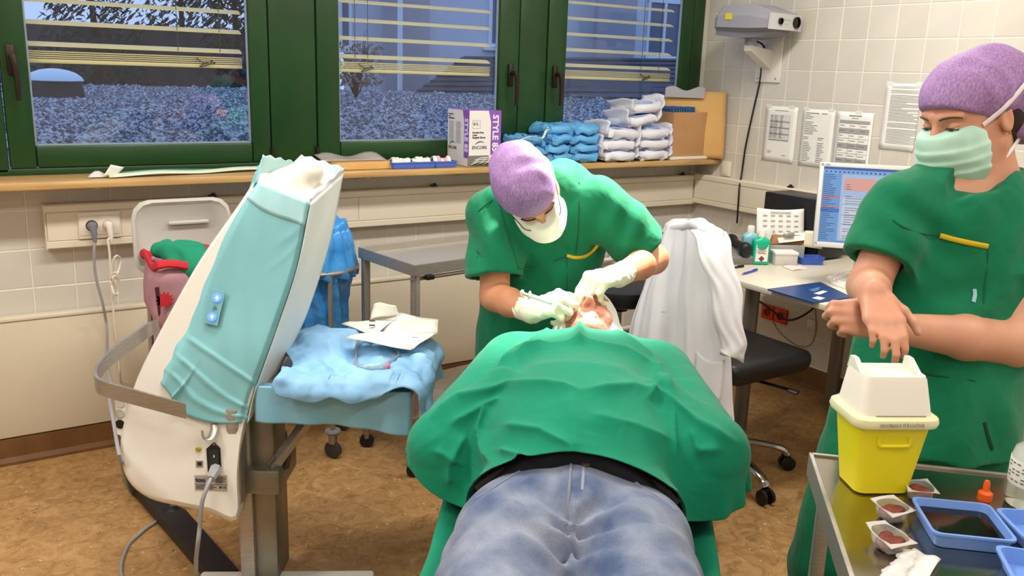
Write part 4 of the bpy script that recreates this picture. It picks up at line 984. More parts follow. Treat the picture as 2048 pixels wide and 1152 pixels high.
quadbar(tx, at(390, 968, 2.3995), RT, 0, 0, .088, .0008); put_text(tx, 'CE', .0085, at(445, 977, 2.3992), RT); quadbar(tx, at(439, 977, 2.3992), RT, 0, 0, .005, .006)
tx.build('print', M('plate_black_print', srgb(44, 42, 42), .6), lb)
# column and carriage
def colbox(px0, px1, py_top, py_bot, d0, dd, name, mat, ztop=None, zbot=None):
    a, c = at(px0, py_bot, d0), at(px1, py_bot, d0); z0 = zbot if zbot is not None else a[2]; z1 = ztop if ztop is not None else at(px0, py_top, d0)[2]
    w = np.linalg.norm((c-a)[:2]); ctr = (a+c)/2; return MB().box((ctr[0]+FH[0]*dd/2, ctr[1]+FH[1]*dd/2, (z0+z1)/2), (w, dd, z1-z0), RM, bev=.008).build(name, mat, mach, True)
colbox(474, 505, 850, 1000, 2.52, .10, 'column_profile', m_steel, .66, .07); colbox(500, 552, 850, 1000, 2.535, .13, 'column', m_alu, .66, .07)
colbox(456, 482, 850, 975, 2.44, .07, 'slide_rail', m_steel, .645, .36); colbox(484, 560, 930, 1000, 2.49, .2, 'carriage_bracket', m_alu, .45, .375)
colbox(458, 474, 848, 862, 2.42, .02, 'knob_bar', m_black)
MB().tube([at(545, 935, 2.50), at(612, 845, 2.52)], .017, 4, up=FH).build('support_strut', m_steel, mach)
MB().prism([at(512, 965, 2.485), at(548, 915, 2.485), at(556, 928, 2.5), at(520, 965, 2.49)], V3(FH*.02)).build('strut_gusset', m_alu, mach)
cl = MB(); cl.tube([at(552, 932, 2.53), at(572, 933, 2.53)], .009, 8); cl.tube([at(572, 934, 2.53), at(577, 912, 2.52)], [.01, .008], 8); cl.build('clamp_lever', M('dark_brown_plastic', srgb(60, 50, 44), .5), mach, True)
# foot: white bar and black diagonal plate
fA, fB = atz(403, 1140, .085), atz(750, 1138, .085); dr = fB-fA; dr /= np.linalg.norm(dr); nr = np.array([-dr[1], dr[0], 0]); RFt = Matrix((V3(dr), V3(nr), Vector((0, 0, 1)))).transposed()
MB().box((fA+fB)/2-nr*.09+np.array([0, 0, -.03]), (float(np.linalg.norm(fB-fA)), .18, .06), RFt, bev=.012).build('foot_bar', M('white_foot_enamel', srgb(232, 228, 220), .35), mach, True)
MB().prism([atz(244, 943, .05), atz(263, 938, .05), atz(300, 985, .05), atz(372, 1020, .05), atz(478, 1140, .05), atz(415, 1142, .05)], (0, 0, -.04)).build('foot_plate', M('black_rubberised_steel', srgb(34, 32, 32), .55), mach)
for px, py in ((255, 950), (420, 1132)):
    q = atz(px, py, .0); MB().lathe([(.0001, 0), (.018, 0), (.02, .01), (.0001, .011)], q, 12).build('foot_pad', m_black, mach)
# power strip on the back of the shell
ps_ = MB().prism([at(231, 795, 2.56), at(250, 795, 2.56), at(250, 872, 2.56), at(231, 868, 2.56)], V3(FH*.04)).build('power_strip', m_white, mach)
for y in (806, 826, 848):
    d_ = MB().lathe([(.0001, 0), (.0135, 0), (.0135, .003), (.0001, .002)], at(240, y, 2.557), 16, frame3(-FH)).build('socket', M('socket_grey', srgb(200, 196, 186), .4) if y < 840 else m_black, ps_)
# power cords
m_cable = M('grey_cable', srgb(150, 150, 152), .45); m_cableb = M('black_cable', srgb(20, 20, 20), .5)
pl = thing('power_cord', 'grey device cord plugged into the black inlet of the laser tower', 'cord', at(390, 1150, 2.4))
pg = MB(); pg.tube([at(431, 938, 2.394), at(428, 946, 2.37), at(422, 958, 2.35)], [.016, .016, .011], 8); pg.build('plug', m_cable, pl, True)
MB().tube(smoothpath([at(424, 953, 2.355), at(414, 975, 2.33), at(404, 1005, 2.32), at(400, 1050, 2.33), at(393, 1110, 2.36), atz(385, 1170, .012), atz(330, 1230, .008)], 8), .006, 8).build('cable', m_cable, pl, True)
# ---------------------------------------------------------------- wall sockets and cords
def wp(px, py, y): 
    d = CF+CR*(px-1024)/FPX-CU*(py-576)/FPX; t = (y-CAM[1])/d[1]; return CAM+t*d
sx, sz = wp(199, 450, -.062)[0], .93
so = thing('double_socket', 'cream double wall socket with two plugs on the cable channel', 'socket', (sx, -.062, sz-.05))
MB().box((sx, -.065, sz), (.152, .009, .104), bev=.004).build('plate', M('socket_cream', srgb(226, 218, 202), .35), so, True)
MB().box((sx, -.070, sz+.0), (.142, .004, .075), bev=.002).build('insert', M('socket_cream', srgb(226, 218, 202), .35), so, True)
for dx in (-.029, .029):
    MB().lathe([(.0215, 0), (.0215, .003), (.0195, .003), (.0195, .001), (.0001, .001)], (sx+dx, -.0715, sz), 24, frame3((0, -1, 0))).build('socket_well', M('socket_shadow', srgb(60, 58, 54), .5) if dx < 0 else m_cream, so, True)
for dx, mt, nm, path in ((-.029, M('grey_plug', srgb(120, 122, 130), .45), 'grey', [(187, 520), (193, 560), (205, 605), (213, 650), (214, 700)]), (.029, M('cream_plug', srgb(228, 220, 206), .4), 'cream', None)):
    pc = thing('power_cord', nm+' power cord hanging from the double wall socket', 'cord', (sx+dx, -.08, sz))
    MB().lathe([(.0175, 0), (.0185, .008), (.017, .02), (.012, .03), (.008, .034)], (sx+dx, -.073, sz), 16, frame3((0, -1, 0))).build('plug', mt, pc, True)
    MB().tube([(sx+dx, -.098, sz), (sx+dx+.002, -.104, sz-.03), (sx+dx+.003, -.103, sz-.062)], [.013, .011, .0065], 10).build('strain_relief', mt, pc, True)
    if path:
        pts = [np.array((sx+dx+.003, -.103, sz-.055))]+[wp(x, y, -.115) for x, y in [(188, 510), (192, 555), (206, 610), (214, 660)]]+[at(214, 720, 3.2), at(222, 770, 2.9), at(220, 800, 2.6), at(228, 850, 2.5), at(243, 930, 2.42), atz(262, 985, .02), atz(318, 1030, .008), atz(285, 1062, .008), atz(252, 1098, .008), atz(247, 1160, .008), atz(330, 1230, .008)]
        MB().tube(smoothpath(pts, 8), .0052, 8).build('cable', m_cable, pc, True)
    else:
        k = [(216, 480), (219, 505), (221, 540), (223, 580), (226, 610), (229, 650), (235, 690), (239, 740), (241, 780)]
        pts = [np.array((sx+dx+.003, -.103, sz-.055))]+[wp(x, y, -.11) for x, y in k]+[at(240, 806, 2.75), at(240, 850, 2.62), at(243, 872, 2.58)]
        MB().tube(smoothpath(pts, 8), .0045, 8).build('cable', mt, pc, True)
        lp = [(222, 560), (224, 530), (232, 512), (241, 520), (236, 545), (226, 556), (232, 575), (238, 560), (230, 545), (222, 556), (224, 575), (229, 588), (236, 585), (236, 560), (228, 552), (221, 560), (224, 568)]
        MB().tube(smoothpath([wp(x, y, -.118-.01*(i % 3)) for i, (x, y) in enumerate(lp)], 6), .0045, 8).build('tied_loop', mt, pc, True)
# ---------------------------------------------------------------- blue draped side table
tq = [atz(505, 772, .70), atz(808, 785, .70), atz(862, 703, .70), atz(603, 692, .70)]
tcn = sum(tq)/4; tdx = tq[1]-tq[0]; tw = float(np.linalg.norm(tdx)); tdx /= tw; tdy = np.array([-tdx[1], tdx[0], 0]); td = float(abs((tq[3]-tq[0]) @ tdy))
RTb = Matrix((V3(tdx), V3(tdy), Vector((0, 0, 1)))).transposed(); TB = np.stack([tdx, tdy, np.array([0, 0, 1.])], 1)
shf = MB().box(tcn-np.array([0, 0, .02]), (tw, td, .025), RTb, bev=.006).build('tray_shelf', m_steel, mach, True)
mb_blue = M('blue_sterile_sheet', srgb(140, 188, 226), .6, col2=srgb(128, 178, 220), nscale=6, bump=(30, .35), bdist=.003)
mb_blue2 = M('glossy_blue_film', srgb(132, 186, 208), .28, col2=srgb(124, 178, 202), nscale=5, bump=(14, .25), bdist=.004)
bf = Field(); bf.u(Box(tcn-np.array([0, 0, .02]), (tw/2, td/2, .018), TB, .012), .01)
def under(u_, v_):
    s_ = -tw/2-.006+u_*(tw+.012); k = v_*(.115+.02*u_); over = .03
    dpt = 0.0
    if k < over: off = np.array([0, 0, 0.]); p = tcn+tdx*s_-tdy*(td/2-over+k)+np.array([0, 0, .0])
    else: p = tcn+tdx*s_-tdy*(td/2+.010+.012*math.sin(u_*7+1)*(v_)+.004*math.sin(u_*23)*v_)+np.array([0, 0, .008-(k-over)])
    return p
solid(MB().grid(lambda u_, v_: under(u_, v_*1.15), 40, 30).build('under_sheet', mb_blue2, None, 'all', label='flat glossy light blue film hanging below the crumpled sheet on the side shelf', category='film'), .001)
nx, ny = 150, 120; PB2 = np.zeros((ny, nx, 3)); hw, hd = tw/2, td/2
for j in range(ny):
    for i in range(nx):
        u_, v_ = i/(nx-1), j/(ny-1)
        y0 = -hd-.045-.010*math.sin(u_*17)-.005*math.sin(u_*33+1)-.016*math.sin(u_*6+1)+.05*max(0, .25-u_)*3
        x = (-hw+.05+.03*math.sin(v_*9))*(1-u_)+(hw+.14+.03*math.sin(v_*7+1)-.06*v_)*u_; y = y0*(1-v_)+(hd+.05+.02*math.sin(u_*11))*v_
        cx = min(max(x, -hw), hw); cy = min(max(y, -hd), hd); ex, ey = x-cx, y-cy; ln = math.hypot(ex, ey)
        lump = .045*math.exp(-((x+.10)/.10)**2-((y-.02)/.10)**2)+.02*math.exp(-((x-.05)/.2)**2-((y-.12)/.06)**2)
        out = .016*min(1, ln/.03)+.30*ln
        dx_, dy_ = (ex/ln*out, ey/ln*out) if ln > 1e-6 else (0, 0)
        PB2[j, i] = tcn+tdx*(cx+dx_)+tdy*(cy+dy_)+np.array([0, 0, .020+lump-ln*.92])
Pf = PB2.reshape(-1, 3); cr_ = crease(Pf, 9, 11, .15, 1.0)+.45*crease(Pf, 8, 5, .06, 1.0); cr_ -= cr_.min()
cr_ *= np.clip((Pf[:, 2]-.64)/.07, .18, 1)
PB2 = PB2+gnormals(PB2)*(.012*cr_).reshape(ny, nx)[..., None]
cloth_obj('crumpled_sheet', PB2, mb_blue, None, .0012, 0, label='crumpled blue sterile sheet lying over the side shelf of the laser tower', category='sheet')
# opened paper pouches on the blue sheet
def zs(p): 
    d = ((PB2.reshape(-1, 3)[:, :2]-p[:2])**2).sum(1); return PB2.reshape(-1, 3)[np.argsort(d)[:12], 2].max()
m_pouch = M('sterile_pouch_paper', srgb(226, 224, 214), .6, bump=(80, .2), bdist=.001)
def sheetpx(name, label, px, mat, n=10, cur_=.01, cat='paper'):
    q = [at(*p) for p in px]
    def fn(u_, v_): return (q[0]*(1-u_)+q[1]*u_)*(1-v_)+(q[3]*(1-u_)+q[2]*u_)*v_+np.array([0, 0, cur_*math.sin(PI*u_)*math.sin(PI*v_)+.003*math.sin(9*u_+5*v_)])
    return solid(MB().grid(fn, n, n).build(name, mat, None, 'all', label=label, category=cat), .0008)
pz = [(680, 648, 2.70), (740, 640, 2.72), (800, 660, 2.62), (724, 688, 2.52), (878, 640, 2.72)]
pch = thing('paper_pouch', 'opened white sterile paper pouch with raised flap on the blue sheet', 'packaging', at(780, 680, 2.6))
def panel(pts, nm='panel', mat=m_pouch, parent=pch, n=8, cv=.006):
    q = [at(*p) for p in pts]
    def fn(u_, v_): return (q[0]*(1-u_)+q[1]*u_)*(1-v_)+(q[3]*(1-u_)+q[2]*u_)*v_+np.array([0, 0, cv*math.sin(PI*u_)+.002*math.sin(8*u_+6*v_)])
    return solid(MB().grid(fn, n, n).build(nm, mat, parent, 'all'), .0008)
panel([(682, 648, 2.68), (740, 644, 2.72), (800, 632, 2.78), (752, 672, 2.58)]); panel([(740, 640, 2.70), (800, 632, 2.72), (792, 613, 2.71), (748, 607, 2.72)], 'flap')
panel([(690, 676, 2.55), (752, 664, 2.62), (822, 664, 2.60), (823, 700, 2.50)])
pch2 = thing('paper_pouch', 'flat opened white paper pouch at the back edge of the blue sheet', 'packaging', at(840, 660, 2.7))
panel([(762, 668, 2.63), (800, 626, 2.80), (877, 640, 2.75), (875, 668, 2.66)], parent=pch2); panel([(800, 690, 2.56), (770, 664, 2.63), (876, 665, 2.66), (826, 698, 2.53)], parent=pch2, cv=.003)
RT2 = RM @ Matrix.Rotation(.6, 3, 'X'); tx = MB()
for r in range(2): quadbar(tx, at(738, 643+r*9, 2.635), RT2, 0, 0, .018, .006)
tx.build('print', m_black, pch); tx = MB(); quadbar(tx, at(824, 675, 2.585), RT2, 0, 0, .02, .002); tx.build('print', m_black, pch2)
m_tubing = M('clear_tubing', srgb(214, 224, 232), .12, trans=.75, ior=1.3)
tb = thing('tubing_set', 'clear coiled tubing with a pink cap on the blue sheet', 'tubing', at(760, 735, 2.45))
tp = []
for i in range(46):
    a = i/46*2*PI*1.8; q_ = atz(752+44*math.cos(a)+i*.1, 713+24*math.sin(a)+4*math.sin(a*.5), .745); q_[2] = zs(q_)+.004; tp.append(q_)
MB().tube(tp, .0035, 8).build('tube', m_tubing, tb, True)
MB().lathe([(.0001, 0), (.009, 0), (.0095, .008), (.006, .012), (.0001, .012)], (lambda q: np.array([q[0], q[1], zs(q)+.002]))(atz(774, 750, .735)), 14).build('cap', M('pink_cap', srgb(222, 120, 140), .4), tb, True)
MB().tube([(lambda q: np.array([q[0], q[1], zs(q)+.006]))(atz(x_, y_, .738)) for x_, y_ in ((735, 745), (745, 747), (755, 749), (765, 751), (772, 752))], .006, 8).build('connector', m_tubing, tb, True)
# ---------------------------------------------------------------- surgeon and assistant
UZ = np.array([0, 0, 1.])
def lilac():
    m = bpy.data.materials.new('lilac_nonwoven'); m.use_nodes = True; nt = m.node_tree; N = nt.nodes; L = nt.links; b = N['Principled BSDF']; b.inputs['Roughness'].default_value = .7
    tc = N.new('ShaderNodeTexCoord'); mp = N.new('ShaderNodeMapping'); mp.inputs['Scale'].default_value = (300, 300, 130); mp.inputs['Rotation'].default_value = (.4, .3, .5); L.new(tc.outputs['Object'], mp.inputs[0])
    n = N.new('ShaderNodeTexNoise'); n.inputs['Scale'].default_value = 1; n.inputs['Detail'].default_value = 1; L.new(mp.outputs[0], n.inputs['Vector'])
    n2 = N.new('ShaderNodeTexNoise'); n2.inputs['Scale'].default_value = 9; n2.inputs['Detail'].default_value = 2; L.new(tc.outputs['Object'], n2.inputs['Vector'])
    r = N.new('ShaderNodeValToRGB'); e = r.color_ramp.elements; e[0].position = .33; e[0].color = (*srgb(146, 110, 168), 1); e[1].position = .68; e[1].color = (*srgb(178, 144, 194), 1); L.new(n.outputs['Fac'], r.inputs[0])
    r2 = N.new('ShaderNodeValToRGB'); e = r2.color_ramp.elements; e[0].position = .35; e[0].color = (.82, .76, .8, 1); e[1].position = .65; e[1].color = (1, 1, 1, 1); L.new(n2.outputs['Fac'], r2.inputs[0])
    mx = N.new('ShaderNodeMixRGB'); mx.blend_type = 'MULTIPLY'; mx.inputs[0].default_value = 1; L.new(r.outputs[0], mx.inputs[1]); L.new(r2.outputs[0], mx.inputs[2]); L.new(mx.outputs[0], b.inputs['Base Color'])
    bp = N.new('ShaderNodeBump'); bp.inputs['Strength'].default_value = .2; bp.inputs['Distance'].default_value = .001; L.new(n.outputs['Fac'], bp.inputs['Height']); L.new(bp.outputs[0], b.inputs['Normal'])
    return m
m_lilac = lilac()
m_maskg = M('mint_mask_nonwoven', srgb(184, 222, 204), .75, col2=srgb(174, 214, 196), nscale=20, bump=(300, .12), bdist=.0005)
m_maskw = M('white_mask_nonwoven', srgb(238, 236, 228), .75, bump=(200, .12), bdist=.0005)
m_glove = M('cream_latex', srgb(240, 232, 208), .42, bump=(90, .25), bdist=.001)
m_tape = M('yellow_pocket_tape', srgb(206, 178, 20), .7); m_strap = M('white_mask_strap', srgb(240, 232, 236), .8)
m_hair = M('dark_hair', srgb(46, 32, 26), .6); m_eye = M('eye_white', srgb(228, 222, 216), .2); m_iris = M('dark_iris', srgb(52, 44, 40), .15)
def garment_fold(seed, amp=.0035, ctrs=()):
    def f(P):
        r = amp*(.8*vnoise(P, 13, seed, 2)); t = vnoise(P, 7, seed+3, 1); w = np.sin(P[:, 2]*26+P[:, 0]*31-P[:, 1]*22+4*t); r += amp*.9*np.sign(w)*np.abs(w)**1.5*.6*(.5+.5*vnoise(P, 5, seed+5, 1))
        r = r+(amp*1.0*crease(P.astype(float), 5, int(seed*10), .15, 1.0)).astype(F32)
        for c, dr_, fr, am, rad in ctrs:
            d = P-A3(c); rr = np.sqrt((d*d).sum(1)); r += am*np.sin((d @ A3(dr_))*fr+2*t)*np.exp(-(rr/rad)**2)
        return r.astype(F32)
    return f
def sleeve(F_, a, b_, r1, r2, t=.85, k=.03, sq=None):
    a = np.array(a); b_ = np.array(b_); d = (b_-a); n = d/np.linalg.norm(d); e = a+d*t
    s_ = Field(); s_.u(Cap(a, a+d*1.15, r1, r2, sq), .01); s_.cut(e, n, .003); s_.sub(Cap(e-n*.03, e+n*.1, r2-.022, r2-.018), .004)
    F_.u(Sub(s_), k)
def make_cap(parent, LH, B, s, mat, ell, extra, cutp, cutn, seed, h=.0035):
    f = Field(); c, r = ell; f.u(Ell(LH(*c), tuple(np.array(r)*s), B), .01)
    for c, r, k in extra: f.u(Ell(LH(*c), tuple(np.array(r)*s), B), k)
    f.cut(LH(*cutp), B @ np.array(cutn, float), .006)
    f.disp = lambda P: (.0026*vnoise(P, 30, seed, 2)+.0030*np.sin((P @ A3(B @ np.array([.3, .8, .5])))*95+4*vnoise(P, 14, seed+1, 1))*(.5+.5*vnoise(P, 10, seed, 1))).astype(F32)
    sdf_obj('surgical_cap', f, h, mat, parent); return f
def eyes(parent, LH, B, s, lashes=True):
    for sx in (-1, 1):
        e = MB(); e.lathe([(.0001, -.0118*s)]+[(.0118*s*math.cos(a), .0118*s*math.sin(a)) for a in np.linspace(-1.3, 1.3, 9)]+[(.0001, .0118*s)], LH(sx*.031, .0775, .0085), 14, frame3(B[:, 1])); eo = e.build('eye', m_eye, parent, True)
        MB().lathe([(.0001, .0), (.0055*s, 0), (.0045*s, .0012), (.0001, .0016)], LH(sx*.031, .0888, .0060), 12, frame3(B[:, 1]*.9-B[:, 2]*.35)).build('iris', m_iris, eo)
        lid = Field(); lid.u(Ell(LH(sx*.031, .0770, .0095), (.0140*s, .0132*s, .0132*s), B), .002); lid.cut(LH(sx*.031, .0885, .0090), -(B[:, 2]*.96+B[:, 1]*.28), .001); sdf_obj('eyelid', lid, .0014, m_skin, parent)
        if lashes: MB().tube(smoothpath([LH(sx*.0165, .0862, .0068), LH(sx*.024, .0908, .0087), LH(sx*.032, .0915, .0088), LH(sx*.040, .0885, .0074), LH(sx*.046, .0835, .0050)], 4), .0013*s, 6).build('lashes', m_hair, parent, True)
        MB().tube(smoothpath([LH(sx*.014, .0955, .0285), LH(sx*.026, .0955, .0325), LH(sx*.040, .0880, .0325), LH(sx*.052, .0755, .0270)], 4), [.0028]*3+[.003]*5+[.0026]*3+[.0018]*2, 6, flat=.7).build('eyebrow', M('brown_eyebrow', srgb(92, 62, 44), .8), parent, True)
# ---- assistant
ap = at(1850, 1000, 1.88)
asst = thing('person', 'assistant in green scrubs and mint mask standing with forearms crossed', 'person', (ap[0], ap[1], 0))
AHc = at(1940, 235, 1.84); AB = basis(-RH*.87-FH*.38-UZ*.36, UZ*.95-RH*.12)
AL = Field(); ALH = make_head(AL, AHc, AB, 1.0, 'f', True)
body = AL
nb = at(1975, 372, 1.89)
body.u(Cap(nb, AHc+AB @ np.array([0, -.03, -.05]), .060, .052), .03)
shR, shL = at(1808, 408, 1.82), at(2058, 402, 1.93); elRr, elLl = at(1737, 572, 1.80), at(2024, 688, 1.80); wrR, wrL = at(1748, 586, 1.635), at(1768, 652, 1.675)
pel = at(1838, 850, 1.90); che = at(1915, 480, 1.90)
TBa = np.stack([RH*.97+FH*.2, FH*.97-RH*.2, UZ], 1)
body.u(Ell(che, (.15, .095, .17), TBa), .05).u(Cap(shR, shL, .05), .04).u(Cap(che, pel, .11, .13, (FH, 1.35)), .06)
for kx, hx in ((-1, -.075), (1, .075)):
    hp_ = pel+RH*hx-UZ*.04; kn = np.array([hp_[0], hp_[1], .48]); an = np.array([hp_[0], hp_[1], .09])
    capfn(body, [hp_, kn, an], [.085, .055, .038], .03); capfn(body, [an, an-FH*.13-UZ*.05], [.035, .028], .02)
capfn(body, [shR, elRr], [.046, .040], .02); capfn(body, [elRr, elRr*.4+wrR*.6, wrR], [.042, .034, .0265], .012)
capfn(body, [shL, elLl], [.052, .046], .02); capfn(body, [elLl, elLl*.62+wrL*.38, wrL], [.046, .044, .0255], .015)
hR, hL = Field(), Field()
make_hand(hR, wrR, at(1766, 634, 1.590)-wrR, FH*.97-UZ*.2+RH*.12, .84, curls=((.15, .55, .7), (.15, .58, .75), (.15, .62, .8), (.16, .64, .8)), thumb=(.25, .30), side=1, spread=-.03, k=.002, rk=1.05)
make_hand(hL, wrL, at(1700, 633, 1.65)-wrL, FH*.80-UZ*.6, .84, curls=((.40, 1.45, 1.0), (.40, 1.5, 1.0), (.42, 1.5, 1.0), (.45, 1.5, 1.0)), thumb=(1.0, .45), side=-1, spread=-.03, k=.002, rk=1.06)
body.u(Sub(hL), .012).u(Sub(hR), .006)
sdf_obj('body', body, .0037, m_skin, asst)
eyes(asst, ALH, AB, 1.0)
# nails on the right hand are too small to read; earring
MB().lathe([(.0001, 0), (.003, 0), (.003, .002), (.0001, .003)], ALH(.083, -.006, -.034), 10, frame3(AB[:, 0])).build('earring', M('gold', srgb(200, 150, 60), .2, 1.0), asst, True)
hair = Field(); hair.u(Ell(ALH(0, -.055, .015), (.082, .075, .095), AB), .02); hair.u(Ell(ALH(.0, -.085, -.05), (.05, .035, .04), AB), .03); sdf_obj('hair', hair, .006, m_hair, asst)
hair_f = hair
cpo = make_cap(asst, ALH, AB, 1.0, m_lilac, ((0, -.022, .050), (.091, .118, .084)), [((0, -.085, .03), (.084, .078, .085), .04), ((0, -.095, -.035), (.080, .066, .070), .03)], (0, .094, .060), (0, .62, -.78), 1.0)
# mask
def make_mask(parent, LH, B, s, mat, pleat, h=.003, duck=0.0):
    f = Field(); f.u(Ell(LH(0, .044, -.062), tuple(np.array((.0765, .080, .092))*s), B), .01)
    f.u(Ell(LH(0, .080, -.030), tuple(np.array((.040, .044, .050))*s), B), .05)
    if duck: f.u(Ell(LH(0, .10, -.055), tuple(np.array((.05, .045, .038))*s), B), .02)
    f.cut(LH(0, .108, .002), B @ np.array([0, .10, .99]), .004); f.cut(LH(0, .0, -.130), B @ np.array([0, -.45, -.89]), .006); f.cut(LH(0, .026, 0), B @ np.array([0, -1., -.20]), .004)
    o = np.array(LH(0, 0, 0)); up = A3(B[:, 2]); lf = A3(B[:, 0]); fw = A3(B[:, 1])
    def dp(P):
        q = P-A3(o); z = q @ up; x = q @ lf; w = z+.06+.10*np.abs(x)*0
        r = np.zeros(len(P), F32)
        for z0 in (-.028, -.052, -.076): r += pleat*np.tanh((z-z0+.09*x*x/.07)/.0018)*np.exp(-((z-z0)/.014)**2)
        return (r+.0018*vnoise(P, 40, 6.0, 2)).astype(F32)
    f.disp = dp
    return sdf_obj('face_mask', f, h, mat, parent)
amk = make_mask(asst, ALH, AB, 1.0, m_maskg, .0020, .0028)
def strap(pts, w, name, parent, F_=None, mat=m_strap):
    P_ = smoothpath(pts, 8)
    if F_ is not None: P_ = [snap(F_, p, .0015) for p in P_]
    mb = MB(); mb.tube(P_, w, 8, flat=.25, up=AB[:, 0]); return mb.build(name, mat, parent, True)
hd_cap = Field(); hd_cap.ops = list(AL.ops)+list(cpo.ops)[:-1]
strap([ALH(.064, .040, .0), ALH(.078, .015, .014), ALH(.09, -.02, .035), ALH(.095, -.06, .055), ALH(.08, -.11, .07), ALH(.03, -.15, .08)], .0055, 'upper_strap', amk, hd_cap)
strap([ALH(.056, .034, -.108), ALH(.060, .0, -.094), ALH(.060, -.03, -.082), ALH(.05, -.07, -.07)], .005, 'lower_strap', amk, None)
strap([ALH(-.066, .040, -.002), ALH(-.083, .0, .02), ALH(-.0905, -.05, .05), ALH(-.06, -.11, .07)], .0055, 'upper_strap', amk, hd_cap)
# tunic
tun = Field(); tun.u(Ell(che+UZ*.02, (.172, .122, .19), TBa), .05).u(Cap(shR-UZ*.012, shL-UZ*.012, .064), .05)
tun.u(Cap(at(1905, 520, 1.89), at(1852, 905, 1.88), .175, .192, (FH, 1.45)), .06)
sleeve(tun, shR+np.array([0, 0, -.01]), elRr+UZ*.01, .072, .073, .74); sleeve(tun, shL+np.array([0, 0, -.01]), elLl, .085, .090, .66)
hemz = at(1850, 930, 1.75)[2]
tun.cut(np.array([0, 0, hemz]), -UZ, .003)
def onto(F_, px, py, d0=1.5, lift=.002):       # follow the line of sight on to a field
    d = CF+CR*(px-1024)/FPX-CU*(py-576)/FPX; n = np.linalg.norm(d); p = CAM+d*d0
    for _ in range(60):
        v = float(F_(np.array([p]))[0]); p = p+d/n*np.clip(v*.7, -.02, .05)
    return p-d/n*lift
vp = [onto(tun, 1897, 404), onto(tun, 1925, 368), onto(tun, 1968, 338)]
vneck = Field(); vneck.u(Cap(vp[0], vp[1], .003, .028), .005).u(Cap(vp[1], vp[2], .028, .046), .01).u(Cap(vp[2], nb+UZ*.07, .046, .064), .02)
tun.sub(Sub(vneck), .006)
tun.disp = garment_fold(2.0, .0038, [(at(1830, 470, 1.76), RH*.7+UZ*.7, 90, .006, .10), (at(1930, 640, 1.76), RH*.5-UZ*.85, 70, .006, .13), (at(1880, 600, 1.74), RH*.8+UZ*.5, 60, .005, .12), (at(2000, 500, 1.80), RH*.9-UZ*.4, 60, .006, .10), (at(1950, 860, 1.76), RH, 70, .006, .10)])
tuno = sdf_obj('scrub_tunic', tun, .0045, m_scrub, asst)
tunc = tun.copy()
def onto(F_, px, py, d0=1.5, lift=.002):       # follow the line of sight on to a field
    d = CF+CR*(px-1024)/FPX-CU*(py-576)/FPX; n = np.linalg.norm(d); p = CAM+d*d0
    for _ in range(60):
        v = float(F_(np.array([p]))[0]); p = p+d/n*np.clip(v*.7, -.02, .05)
    return p-d/n*lift
def on_strip(F_, pts, w, name, mat, parent, d0=1.5, flat=.3, lift=.002):
    P_ = [onto(F_, x, y, d0, lift) for x, y in pts]; return MB().tube(smoothpath(P_, 4), w, 8, flat=flat, up=FH).build(name, mat, parent, True)
on_strip(tunc, [(1880, 471), (1905, 478), (1935, 485), (1960, 490), (1976, 493)], .0052, 'pocket_tape', m_tape, tuno, 1.5, .4)
m_seam = M('scrub_seam', srgb(6, 84, 54), .85)
on_strip(tunc, [(1977, 495), (1972, 560), (1964, 640)], .0018, 'pocket_seam', m_seam, tuno)
on_strip(tunc, [(1785, 440), (1810, 456), (1845, 468), (1880, 471)], .0018, 'yoke_seam', m_seam, tuno)
on_strip(tunc, [(1949, 578), (1950, 590), (1947, 604)], .004, 'name_tag_thread', M('pale_thread', srgb(150, 196, 204), .8), tuno)
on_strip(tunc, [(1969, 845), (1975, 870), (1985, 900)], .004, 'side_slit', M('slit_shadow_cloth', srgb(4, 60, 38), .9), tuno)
on_strip(tunc, [(1835, 745), (1880, 752), (1950, 762)], .0018, 'lower_pocket_seam', m_seam, tuno)
# trousers
tr_ = Field(); tr_.u(Cap(pel-RH*.06, pel+RH*.06, .13, .13, (FH, 1.2)), .05)
for hx in (-.10, .10):
    hp_ = pel+RH*hx-UZ*.05; capfn(tr_, [hp_-UZ*.04, np.array([hp_[0]-RH[0]*.045*(hx < 0), hp_[1]-RH[1]*.045*(hx < 0), .50]), np.array([hp_[0]-RH[0]*.03*(hx < 0), hp_[1]-RH[1]*.03*(hx < 0), .07])], [.110, .092, .080], .02)
tr_.cut(np.array([0, 0, .09]), -UZ); tr_.cut(np.array([0, 0, pel[2]+.05]), UZ); tr_.disp = garment_fold(4.0, .005)
sdf_obj('scrub_trousers', tr_, .007, m_scrub, asst)
for hx in (-.075, .075):
    an = pel+RH*hx; sf = Field(); sf.u(Cap((an[0], an[1], .045), np.array([an[0], an[1], .035])-FH*.16, .042, .036), .01).cut((0, 0, .004), -UZ); sdf_obj('shoe', sf, .005, m_white, asst)
# ---- surgeon
sp_ = at(1075, 900, 2.95)
surg = thing('person', 'surgeon in lilac cap bending over the face of the patient with gloved hands', 'person', (sp_[0], sp_[1], 0))
SHc = at(1058, 384, 2.52)
gz_ = at(1150, 600, 2.40)-SHc; SB = basis(gz_+RH*.02, UZ*.55-FH*.9-RH*.30)
sb = Field(); SLH = make_head(sb, SHc, SB, 1.0, 'm', True)
snb = at(1128, 372, 2.72); sche = at(1085, 470, 2.82); spel = at(1070, 760, 2.96)
ssR, ssL = at(988, 425, 2.70), at(1200, 410, 2.68); seR, seL = at(990, 592, 2.66), at(1306, 518, 2.74); swR, swL = at(1060, 622, 2.46), at(1240, 549, 2.51)
sb.u(Cap(snb, SHc-SB[:, 1]*.02-SB[:, 2]*.05, .064, .058), .03)
STB = np.stack([RH, FH*.9+UZ*.43, UZ*.9-FH*.43], 1)
